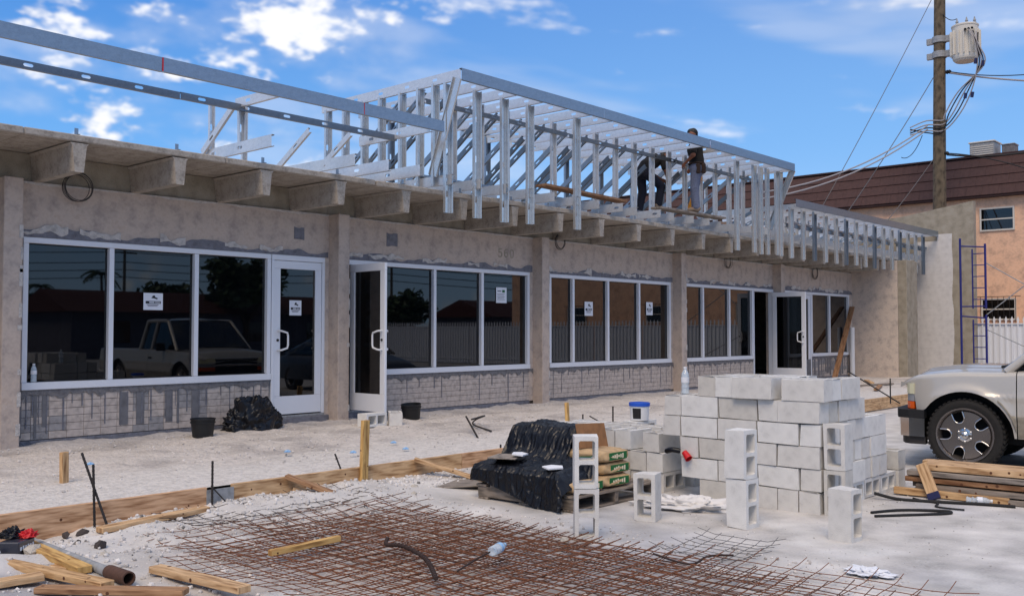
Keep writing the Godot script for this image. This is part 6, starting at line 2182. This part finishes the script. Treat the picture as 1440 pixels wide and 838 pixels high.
func build_pickup() -> void:
	var t := thing("pickup_truck", "silver beige pickup truck with chrome wheels parked nose toward the shop", "pickup truck", Vector3(11.87, 0.0, 7.92), deg_to_rad(5.0))
	for s in [-1.0, 1.0]:
		part("fender", truck_side(-0.70, 0.50, s), M.silver, t)
		part("door", truck_side(0.51, 1.75, s), M.silver, t)
		part("bed_side", truck_side(1.76, 4.7, s), M.silver, t)
		part("lower_cladding", truck_cladding(0.33, 0.497, s), M.silver_low, t)
		part("lower_cladding", truck_cladding(0.513, 1.745, s), M.silver_low, t)
		part("lower_cladding", truck_cladding(1.765, 3.1, s), M.silver_low, t)
		wheel(t, Vector3(s * 0.955, 0.385, 0.0), -s, true, 0.385, 0.285)
		wheel(t, Vector3(s * 0.955, 0.385, 3.45), -s, true, 0.385, 0.285)
		var m := MB.new()
		var arch: Array = []
		for k in 25:
			var a := PI * k / 24.0 * 1.0
			arch.append(Vector3(s * 0.80, 0.37 + sin(a) * 0.50, cos(a) * 0.50))
		for zc in [0.0, 3.45]:
			var g: Array = []
			for k in 25: g.append([arch[k] + Vector3(s * 0.165, 0, zc), arch[k] + Vector3(-s * 0.2, 0, zc)])
			m = MB.new()
			m.grid(g)
			part("wheel_well", m, M.dark, t)
		# lamps wrap round the corner of the nose
		for e in [["headlight", 0.80, 0.918, M.headlight, 0.0], ["lamp_trim", 0.722, 0.796, M.grey_steel, 0.004], ["turn_signal", 0.64, 0.718, M.amber, 0.002]]:
			m = MB.new()
			var q: Array = []
			for o in [[0.50, -0.655], [0.70, -0.645], [0.82, -0.615], [0.875, -0.575], [0.903, -0.525], [0.80, -0.50], [0.50, -0.52]]: q.append([s * (o[0] - e[4]), o[1] + e[4]])
			prism_y(m, q, e[1], e[2])
			part(e[0], m, e[3], t)
		m = MB.new()
		m.b2(s * 0.60, 1.09, 0.98, s * 0.99, 1.11, 1.02, 0.005); m.b2(s * 0.93, 1.06, 0.90, s * 1.14, 1.24, 0.99, 0.03)
		part("wing_mirror", m, M.dark, t)
		m = MB.new()
		m.b2(s * 0.975, 0.88, 1.55, s * 1.0, 0.915, 1.70, 0.006)
		part("door_handle", m, M.dark, t)
		# side windows and pillars
		m = MB.new()
		m.quad_out(Vector3(s * 0.90, 1.085, 0.56), Vector3(s * 0.90, 1.085, 1.66), Vector3(s * 0.76, 1.70, 1.62), Vector3(s * 0.76, 1.70, 1.22), Vector3(s, 0.3, 0))
		part("side_window", m, M.car_glass, t)
		m = MB.new()
		m.quad_out(Vector3(s * 0.90, 1.085, 1.74), Vector3(s * 0.90, 1.085, 2.28), Vector3(s * 0.76, 1.70, 2.16), Vector3(s * 0.76, 1.70, 1.70), Vector3(s, 0.3, 0))
		part("side_window", m, M.car_glass, t)
		m = MB.new()
		m.tube([Vector3(s * 0.88, 1.06, 0.40), Vector3(s * 0.76, 1.72, 1.14)], [0.045, 0.04], 8)
		m.tube([Vector3(s * 0.90, 1.06, 1.70), Vector3(s * 0.76, 1.74, 1.66)], [0.05, 0.045], 8)
		m.tube([Vector3(s * 0.90, 1.06, 2.34), Vector3(s * 0.76, 1.74, 2.22)], [0.06, 0.05], 8)
		m.tube([Vector3(s * 0.76, 1.735, 1.16), Vector3(s * 0.77, 1.745, 1.7), Vector3(s * 0.76, 1.735, 2.24)], 0.04, 8)
		part("pillar", m, M.silver, t)
	# hood with a raised middle
	var g: Array = []
	for i in 25:
		var z := lerpf(-0.69, 0.42, i / 24.0)
		var row: Array = []
		var half := 0.845 - (0.95 * pow(-0.22 - z, 2.0) if z < -0.22 else 0.0)
		for j in 21:
			var u := lerpf(-1, 1, j / 20.0)
			var y := truck_top(z) + 0.0 + 0.055 * (1.0 - pow(absf(u), 3.0)) + 0.012 * smoothstep(0.62, 0.52, absf(u)) - 0.13 * pow(smoothstep(-0.45, -0.66, z), 2.0)
			row.append(Vector3(u * half, y, z + 0.03 * (1.0 - u * u) * smoothstep(0.0, -0.66, z)))
		g.append(row)
	var m := MB.new()
	m.grid(g)
	part("hood", m, M.silver, t)
	m = MB.new()
	prism_y(m, [[-0.50, -0.645], [0.50, -0.645], [0.50, -0.5], [-0.50, -0.5]], 0.62, 0.90)
	part("grille", m, M.dark, t)
	m = MB.new()
	m.b2(-0.5, 0.74, -0.67, 0.5, 0.79, -0.64, 0.008); m.b2(-0.52, 0.885, -0.66, 0.52, 0.92, -0.63, 0.008); m.b2(-0.52, 0.61, -0.66, 0.52, 0.64, -0.63, 0.008)
	part("grille_bar", m, M.chrome, t)
	var o := func(d: float) -> Array:
		return [[-0.985 - d, -0.40], [-0.985 - d, -0.56], [-0.93 - d, -0.66 - d], [-0.75, -0.72 - d], [-0.4, -0.75 - d], [0.4, -0.75 - d], [0.75, -0.72 - d], [0.93 + d, -0.66 - d], [0.985 + d, -0.56], [0.985 + d, -0.40], [0.85, -0.40], [0.80, -0.60], [-0.80, -0.60], [-0.85, -0.40]]
	m = MB.new()
	prism_y(m, o.call(0.02), 0.545, 0.635)
	part("bumper_cover", m, M.rubber, t)
	m = MB.new()
	prism_y(m, o.call(0.0), 0.345, 0.543)
	part("bumper", m, M.chrome, t)
	m = MB.new()
	prism_y(m, o.call(-0.035), 0.26, 0.343)
	part("valance", m, M.steel_dark, t)
	m = MB.new()
	m.b2(-0.64, 0.28, -0.55, 0.64, 0.86, 4.6)
	m.b2(-0.92, 0.40, 0.52, 0.92, 0.9, 2.9)
	m.b2(-0.80, 0.56, -0.58, 0.80, 0.90, 0.5)
	part("chassis", m, M.dark, t)
	m = MB.new()
	m.quad_out(Vector3(-0.86, 1.095, 0.36), Vector3(0.86, 1.095, 0.36), Vector3(0.72, 1.72, 1.12), Vector3(-0.72, 1.72, 1.12), Vector3(0, 0.6, -1))
	part("windscreen", m, M.car_glass, t)
	m = MB.new()
	m.quad_out(Vector3(-0.84, 1.09, 2.34), Vector3(0.84, 1.09, 2.34), Vector3(0.72, 1.72, 2.23), Vector3(-0.72, 1.72, 2.23), Vector3(0, 0, 1))
	part("rear_window", m, M.car_glass, t)
	m = MB.new()
	m.tube([Vector3(-0.7, 1.11, 0.33), Vector3(0.75, 1.13, 0.35)], 0.015, 6)
	m.tube([Vector3(-0.5, 1.13, 0.37), Vector3(0.2, 1.14, 0.40)], 0.012, 6)
	part("wiper", m, M.rubber, t)
	g = []
	for i in 13:
		var row: Array = []
		for j in 13:
			var u := lerpf(-1, 1, i / 12.0)
			var v := lerpf(-1, 1, j / 12.0)
			row.append(Vector3(u * 0.76, 1.74 + 0.07 * (1 - u * u) * (1 - 0.6 * v * v), 1.7 + v * 0.55))
		g.append(row)
	m = MB.new()
	m.grid(g, 1, 1, true)
	part("roof", m, M.silver, t)
	m = MB.new()
	m.b2(-0.93, 0.5, 4.66, 0.93, 1.07, 4.72, 0.015); m.b2(-0.93, 0.5, 2.42, 0.93, 1.07, 2.48, 0.01)
	part("tailgate", m, M.silver, t)
	m = MB.new()
	m.b2(-0.98, 0.36, 4.74, 0.98, 0.54, 4.86, 0.02)
	part("rear_bumper", m, M.chrome, t)

func build_car() -> void:
	var t := thing("dark_car", "dark blue car behind the pickup, only its rounded windscreen and roof showing", "car", Vector3(15.5, 0.0, 6.9), deg_to_rad(4.0))
	var prof := [[-0.80, 0.45, 0.62], [-0.72, 0.70, 0.74], [-0.4, 0.80, 0.82], [0.2, 0.93, 0.86], [0.7, 0.98, 0.87], [1.6, 1.0, 0.88], [2.6, 1.0, 0.88], [3.1, 0.97, 0.85], [3.5, 0.86, 0.78], [3.6, 0.5, 0.7]]
	var g: Array = []
	for p in prof:
		var row: Array = []
		for k in 17:
			var a := PI * k / 16.0
			var cx := -cos(a)
			row.append(Vector3(signf(cx) * pow(absf(cx), 0.35) * p[2], 0.28 + (p[1] - 0.28) * pow(sin(a), 0.45), p[0]))
		g.append(row)
	var m := MB.new()
	m.grid(g)
	part("body", m, M.navy_paint, t)
	var roof := [[0.35, 0.95], [0.6, 1.13], [0.9, 1.28], [1.3, 1.38], [1.8, 1.40], [2.3, 1.34], [2.8, 1.15], [3.05, 0.99]]
	g = []
	for p in roof:
		var row: Array = []
		for k in 17:
			var a := PI * k / 16.0
			var cx := -cos(a)
			row.append(Vector3(signf(cx) * pow(absf(cx), 0.5) * (0.80 - 0.16 * sin(a)), 0.92 + (p[1] - 0.92) * pow(sin(a), 0.55), p[0]))
		g.append(row)
	m = MB.new()
	m.grid(g)
	part("cabin_glass", m, M.car_glass, t)
	m = MB.new()
	g = []
	for p in [[1.15, 1.365], [1.5, 1.405], [1.9, 1.408], [2.3, 1.355]]:
		var row: Array = []
		for k in 9: row.append(Vector3(lerpf(-0.6, 0.6, k / 8.0), p[1] + 0.012 - 0.05 * pow(lerpf(-1, 1, k / 8.0), 4.0), p[0]))
		g.append(row)
	m.grid(g)
	part("roof", m, M.navy_paint, t)
	for s in [-1.0, 1.0]:
		m = MB.new()
		m.tube([Vector3(s * 0.80, 0.93, 0.36), Vector3(s * 0.70, 1.2, 0.80), Vector3(s * 0.62, 1.37, 1.2)], 0.03, 6)
		part("pillar", m, M.navy_paint, t)
		wheel(t, Vector3(s * 0.86, 0.31, 0.0), -s, false, 0.31, 0.2)
		wheel(t, Vector3(s * 0.86, 0.31, 2.6), -s, false, 0.31, 0.2)

# ---------------------------------------------------------------- people
# skin over tapered bones [from, to, radius, radius], joined with a smooth minimum and meshed as surface nets
func flesh(mb: MB, bones: Array, cell: float, k: float) -> void:
	var lo := Vector3.ONE * 1e6
	var hi := Vector3.ONE * -1e6
	for b in bones:
		var r: float = maxf(b[2], b[3]) + 2.5 * cell
		lo = lo.min((b[0] as Vector3).min(b[1]) - Vector3.ONE * r)
		hi = hi.max((b[0] as Vector3).max(b[1]) + Vector3.ONE * r)
	var nx := int((hi.x - lo.x) / cell) + 2
	var ny := int((hi.y - lo.y) / cell) + 2
	var nz := int((hi.z - lo.z) / cell) + 2
	var f := PackedFloat32Array()
	f.resize(nx * ny * nz)
	f.fill(1.0)
	for b in bones:
		var a: Vector3 = b[0]
		var e: Vector3 = b[1] - b[0]
		var ll := maxf(e.length_squared(), 1e-9)
		var r := maxf(b[2], b[3]) + k + 2.0 * cell
		var m0 := ((a.min(b[1]) - Vector3.ONE * r - lo) / cell).floor()
		var m1 := ((a.max(b[1]) + Vector3.ONE * r - lo) / cell).ceil()
		for i in range(maxi(0, int(m0.x)), mini(nx - 1, int(m1.x)) + 1):
			for j in range(maxi(0, int(m0.y)), mini(ny - 1, int(m1.y)) + 1):
				for l in range(maxi(0, int(m0.z)), mini(nz - 1, int(m1.z)) + 1):
					var p := lo + Vector3(i, j, l) * cell
					var t := clampf((p - a).dot(e) / ll, 0, 1)
					var d: float = p.distance_to(a + e * t) - lerpf(b[2], b[3], t)
					var at := (i * ny + j) * nz + l
					var h := clampf(0.5 + 0.5 * (f[at] - d) / k, 0, 1)
					f[at] = lerpf(f[at], d, h) - k * h * (1 - h)
	var idx := {}
	var vs := PackedVector3Array()
	var ns := PackedVector3Array()
	var off := [Vector3i(0, 0, 0), Vector3i(1, 0, 0), Vector3i(0, 1, 0), Vector3i(1, 1, 0), Vector3i(0, 0, 1), Vector3i(1, 0, 1), Vector3i(0, 1, 1), Vector3i(1, 1, 1)]
	var edges := [[0, 1], [2, 3], [4, 5], [6, 7], [0, 2], [1, 3], [4, 6], [5, 7], [0, 4], [1, 5], [2, 6], [3, 7]]
	var val := PackedFloat32Array()
	val.resize(8)
	for i in nx - 1:
		for j in ny - 1:
			for l in nz - 1:
				var neg := 0
				for c in 8:
					var o: Vector3i = off[c]
					val[c] = f[((i + o.x) * ny + j + o.y) * nz + l + o.z]
					if val[c] < 0: neg += 1
				if neg == 0 or neg == 8: continue
				var s := Vector3.ZERO
				var cnt := 0
				for e in edges:
					var a: float = val[e[0]]
					var b: float = val[e[1]]
					if (a < 0) != (b < 0):
						s += Vector3(off[e[0]]).lerp(Vector3(off[e[1]]), a / (a - b))
						cnt += 1
				s /= cnt
				idx[(i * ny + j) * nz + l] = vs.size()
				vs.append(lo + (Vector3(i, j, l) + s) * cell)
				ns.append(Vector3(val[1] + val[3] + val[5] + val[7] - val[0] - val[2] - val[4] - val[6], val[2] + val[3] + val[6] + val[7] - val[0] - val[1] - val[4] - val[5], val[4] + val[5] + val[6] + val[7] - val[0] - val[1] - val[2] - val[3]).normalized())
	var st := [ny * nz, nz, 1]
	for i in range(1, nx - 1):
		for j in range(1, ny - 1):
			for l in range(1, nz - 1):
				var at := (i * ny + j) * nz + l
				for ax in 3:
					var nb: int = at + st[ax]
					if (f[at] < 0) == (f[nb] < 0): continue
					var u: int = st[(ax + 1) % 3]
					var w: int = st[(ax + 2) % 3]
					if not (idx.has(at) and idx.has(at - u) and idx.has(at - u - w) and idx.has(at - w)): continue
					var q := [idx[at], idx[at - u], idx[at - u - w], idx[at - w]]
					if f[at] >= 0: q = [q[0], q[3], q[2], q[1]]
					mb.tri3(vs[q[0]], vs[q[1]], vs[q[2]], ns[q[0]], ns[q[1]], ns[q[2]])
					mb.tri3(vs[q[0]], vs[q[2]], vs[q[3]], ns[q[0]], ns[q[2]], ns[q[3]])

func hand_bones(wrist: Vector3, dir: Vector3, palm: Vector3, thumb_side: Vector3) -> Array:
	var r: Array = []
	var across := thumb_side.normalized()
	var knuckle := wrist + dir * 0.085
	r.append([wrist, wrist + dir * 0.03, 0.024, 0.026])
	for k in 4:
		var o := across * (0.027 - 0.018 * k)
		r.append([wrist + dir * 0.02 + o * 0.7, knuckle + o, 0.016, 0.0125])
		var l: float = [0.042, 0.047, 0.043, 0.034][k]
		var p1 := knuckle + o + (dir * 0.85 + palm * 0.45).normalized() * l
		r.append([knuckle + o, p1, 0.0095, 0.0088])
		r.append([p1, p1 + (dir * 0.35 + palm * 0.95).normalized() * l * 0.75, 0.0086, 0.0072])
	var t0 := wrist + dir * 0.03 + across * 0.024
	var t1 := t0 + (dir * 0.6 + across * 0.75 + palm * 0.3).normalized() * 0.045
	r.append([t0, t1, 0.014, 0.011])
	r.append([t1, t1 + (dir * 0.85 + palm * 0.5).normalized() * 0.035, 0.0105, 0.0085])
	return r

# J: named joints in the person's own axes (face towards +z)
func person(label: String, at: Vector3, turn: float, J: Dictionary, shirt: Material, trousers: Material, belt: bool) -> void:
	var t := thing("person", label, "person", at, turn)
	var head: Vector3 = J.head
	var face: Vector3 = J.face.normalized()
	var right := Vector3.UP.cross(face).normalized()
	var crown_ := face.cross(right)
	var mb := MB.new()
	var body := [[J.pelvis, J.waist, 0.135, 0.115], [J.waist, J.chest, 0.115, 0.135], [J.chest, J.neck, 0.12, 0.055], [J.neck, head - crown_ * 0.05, 0.055, 0.05]]
	for s in ["l", "r"]:
		body += [[J.chest, J["shoulder_" + s], 0.10, 0.062], [J["shoulder_" + s], J["elbow_" + s], 0.056, 0.042], [J["elbow_" + s], J["wrist_" + s], 0.042, 0.027],
			[J.pelvis, J["hip_" + s], 0.12, 0.10], [J["hip_" + s], J["knee_" + s], 0.088, 0.06], [J["knee_" + s], J["ankle_" + s], 0.058, 0.04], [J["ankle_" + s], J["toe_" + s], 0.042, 0.034]]
	flesh(mb, body, 0.018, 0.03)
	flesh(mb, [[head + crown_ * 0.02 - face * 0.012, head + crown_ * 0.028 + face * 0.012, 0.088, 0.085], [head - crown_ * 0.03 + face * 0.03, head - crown_ * 0.085 + face * 0.06, 0.06, 0.032], [head + face * 0.09 + crown_ * 0.015, head + face * 0.118 - crown_ * 0.02, 0.011, 0.016],
		[head + right * 0.085 + crown_ * 0.02, head + right * 0.09 - crown_ * 0.02, 0.018, 0.012], [head - right * 0.085 + crown_ * 0.02, head - right * 0.09 - crown_ * 0.02, 0.018, 0.012], [head + face * 0.085 - crown_ * 0.05 - right * 0.02, head + face * 0.085 - crown_ * 0.055 + right * 0.02, 0.012, 0.012]], 0.008, 0.014)
	for s in ["l", "r"]:
		var w: Vector3 = J["wrist_" + s]
		var d: Vector3 = (w - J["elbow_" + s]).normalized()
		var pl: Vector3 = (J["palm_" + s] - d * d.dot(J["palm_" + s])).normalized()
		flesh(mb, hand_bones(w, d, pl, d.cross(pl) * (1.0 if s == "l" else -1.0)), 0.0045, 0.006)
	part("body", mb, M.skin, t)
	mb = MB.new()
	for s in [-1.0, 1.0]: mb.ball(head + face * 0.082 + right * 0.032 * s + crown_ * 0.018, Vector3.ONE * 0.011, 6, 8)
	part("eyes", mb, M.white, t)
	mb = MB.new()
	for s in [-1.0, 1.0]: mb.ball(head + face * 0.0905 + right * 0.032 * s + crown_ * 0.018, Vector3.ONE * 0.0055, 5, 6)
	part("pupils", mb, M.hair, t)
	mb = MB.new()
	flesh(mb, [[head + crown_ * 0.05 - face * 0.02, head + crown_ * 0.06 + face * 0.02, 0.088, 0.078], [head - face * 0.04 + crown_ * 0.02, head - face * 0.05 - crown_ * 0.05, 0.075, 0.05]], 0.009, 0.02)
	part("hair", mb, M.hair, t)
	mb = MB.new()
	var cloth := [[J.pelvis + (J.waist - J.pelvis) * 0.3, J.waist, 0.155, 0.145], [J.waist, J.chest, 0.14, 0.158], [J.chest, J.neck - (J.neck - J.chest) * 0.25, 0.14, 0.075]]
	for s in ["l", "r"]:
		cloth += [[J.chest, J["shoulder_" + s], 0.115, 0.078], [J["shoulder_" + s], (J["shoulder_" + s] as Vector3).lerp(J["elbow_" + s], 0.75), 0.074, 0.07]]
	flesh(mb, cloth, 0.016, 0.035)
	part("shirt", mb, shirt, t)
	mb = MB.new()
	var tr := [[J.pelvis, J.pelvis + (J.waist - J.pelvis) * 0.6, 0.15, 0.145]]
	for s in ["l", "r"]:
		tr += [[J.pelvis, J["hip_" + s], 0.135, 0.118], [J["hip_" + s], J["knee_" + s], 0.108, 0.082], [J["knee_" + s], (J["knee_" + s] as Vector3).lerp(J["ankle_" + s], 0.96), 0.082, 0.075]]
	flesh(mb, tr, 0.016, 0.03)
	part("trousers", mb, trousers, t)
	for s in ["l", "r"]:
		mb = MB.new()
		var an: Vector3 = J["ankle_" + s]
		var to: Vector3 = J["toe_" + s]
		flesh(mb, [[an - (to - an) * 0.25 - Vector3(0, 0.03, 0), to, 0.05, 0.042], [an, an - Vector3(0, 0.03, 0), 0.052, 0.052]], 0.012, 0.02)
		part("shoe", mb, M.shoe, t)
	if belt:
		mb = MB.new()
		var ring: Array = []
		for k in 25:
			var a := TAU * k / 24.0
			ring.append(J.pelvis.lerp(J.waist, 0.45) + Vector3(cos(a) * 0.165, 0.0, sin(a) * 0.158))
		mb.tube(ring, 0.018, 6)
		for e in [[-0.17, -0.08, -0.05], [0.17, -0.10, -0.06], [0.08, -0.09, -0.15]]:
			mb.bx(J.pelvis + Vector3(e[0], e[1] + 0.04, e[2]), Vector3(0.09, 0.2, 0.09), 0.02)
		part("tool_belt", mb, M.leather, t)

func build_people() -> void:
	person("worker in black shirt, pale jeans and tool belt standing inside the steel box frame", Vector3(16.95, 3.885, 1.14), -2.75, {
		"pelvis": Vector3(0, 0.92, 0), "waist": Vector3(0, 1.06, 0.0), "chest": Vector3(0, 1.27, 0.03), "neck": Vector3(0, 1.44, 0.04), "head": Vector3(0.0, 1.575, 0.075), "face": Vector3(0.1, -0.2, 1.0),
		"shoulder_l": Vector3(0.185, 1.36, 0.03), "elbow_l": Vector3(0.29, 1.12, 0.02), "wrist_l": Vector3(0.17, 0.98, 0.20), "palm_l": Vector3(-0.6, -0.4, 0.1),
		"shoulder_r": Vector3(-0.185, 1.36, 0.03), "elbow_r": Vector3(-0.29, 1.12, 0.0), "wrist_r": Vector3(-0.21, 0.93, 0.14), "palm_r": Vector3(0.6, -0.4, 0.1),
		"hip_l": Vector3(0.095, 0.86, 0), "knee_l": Vector3(0.10, 0.48, 0.03), "ankle_l": Vector3(0.10, 0.085, -0.01), "toe_l": Vector3(0.12, 0.045, 0.13),
		"hip_r": Vector3(-0.095, 0.86, 0), "knee_r": Vector3(-0.12, 0.48, 0.06), "ankle_r": Vector3(-0.13, 0.085, 0.05), "toe_r": Vector3(-0.16, 0.045, 0.19)}, M.shirt, M.jeans, true)
	person("worker in dark clothes bending forward behind the studs, one knee raised", Vector3(16.25, 3.80, 0.38), 1.35, {
		"pelvis": Vector3(0, 0.90, -0.05), "waist": Vector3(0, 1.02, 0.03), "chest": Vector3(0, 1.15, 0.22), "neck": Vector3(0, 1.24, 0.40), "head": Vector3(0.0, 1.27, 0.53), "face": Vector3(0.0, -0.75, 0.8),
		"shoulder_l": Vector3(0.185, 1.17, 0.30), "elbow_l": Vector3(0.22, 0.93, 0.38), "wrist_l": Vector3(0.12, 0.82, 0.56), "palm_l": Vector3(-0.5, -0.6, 0.1),
		"shoulder_r": Vector3(-0.185, 1.17, 0.30), "elbow_r": Vector3(-0.24, 0.93, 0.33), "wrist_r": Vector3(-0.12, 0.78, 0.50), "palm_r": Vector3(0.5, -0.6, 0.1),
		"hip_l": Vector3(0.095, 0.85, -0.04), "knee_l": Vector3(0.11, 0.50, 0.02), "ankle_l": Vector3(0.10, 0.085, -0.10), "toe_l": Vector3(0.11, 0.045, 0.04),
		"hip_r": Vector3(-0.095, 0.85, -0.04), "knee_r": Vector3(-0.14, 0.62, 0.30), "ankle_r": Vector3(-0.13, 0.24, 0.22), "toe_r": Vector3(-0.14, 0.17, 0.35)}, M.shirt, M.navy, false)
	var y := MB.new()
	y.tube([Vector3(17.55, 3.95, 0.55), Vector3(17.75, 4.75, 0.75)], 0.045, 8)
	solo("yellow_tube", y, M.yellow, "yellow tube leaning in the steel frame right of the standing worker", "tube")

# ---------------------------------------------------------------- the scene
func _ready() -> void:
	var cam := Camera3D.new()
	cam.name = "camera"
	cam.position = Vector3(0, 1.48, 11.3)
	cam.rotation = Vector3(atan(48.0 / 1360.0), deg_to_rad(-48.2), 0)
	cam.fov = 34.2
	cam.near = 0.1
	cam.far = 1500.0
	add_child(cam)
	cam.current = true

	var we := WorldEnvironment.new()
	we.name = "world_environment"
	var env := Environment.new()
	env.background_mode = Environment.BG_SKY
	env.sky = Sky.new()
	env.sky.sky_material = make_sky()
	env.background_energy_multiplier = 1.0
	env.tonemap_mode = Environment.TONE_MAPPER_LINEAR
	env.tonemap_exposure = 1.2
	env.sdfgi_enabled = true
	env.ssao_enabled = true
	env.ssil_enabled = true
	we.environment = env
	add_child(we)

	var sun := DirectionalLight3D.new()
	sun.name = "sun"
	sun.light_energy = 0.62
	sun.light_color = Color(1.0, 0.91, 0.80)
	sun.light_angular_distance = 30.0
	sun.shadow_enabled = true
	var towards := Vector3(-0.54, 0.78, 0.28).normalized()
	sun.transform = Transform3D(Basis.looking_at(-towards, Vector3.UP), Vector3(0, 20, 0))
	add_child(sun)

	fn.seed = 11
	fn.noise_type = FastNoiseLite.TYPE_SIMPLEX_SMOOTH
	fn.frequency = 0.01
	fn.fractal_type = FastNoiseLite.FRACTAL_FBM
	fn.fractal_octaves = 3
	make_materials()
	build_ground()
	build_shop()
	build_wing_wall()
	build_apartments()
	build_fence()
	build_frames()
	build_pole()
	build_scaffold()
	build_street()
	build_pickup()
	build_car()
	build_people()
	build_blocks()
	build_pallet()
	build_timber()
	build_litter()
	build_gravel()
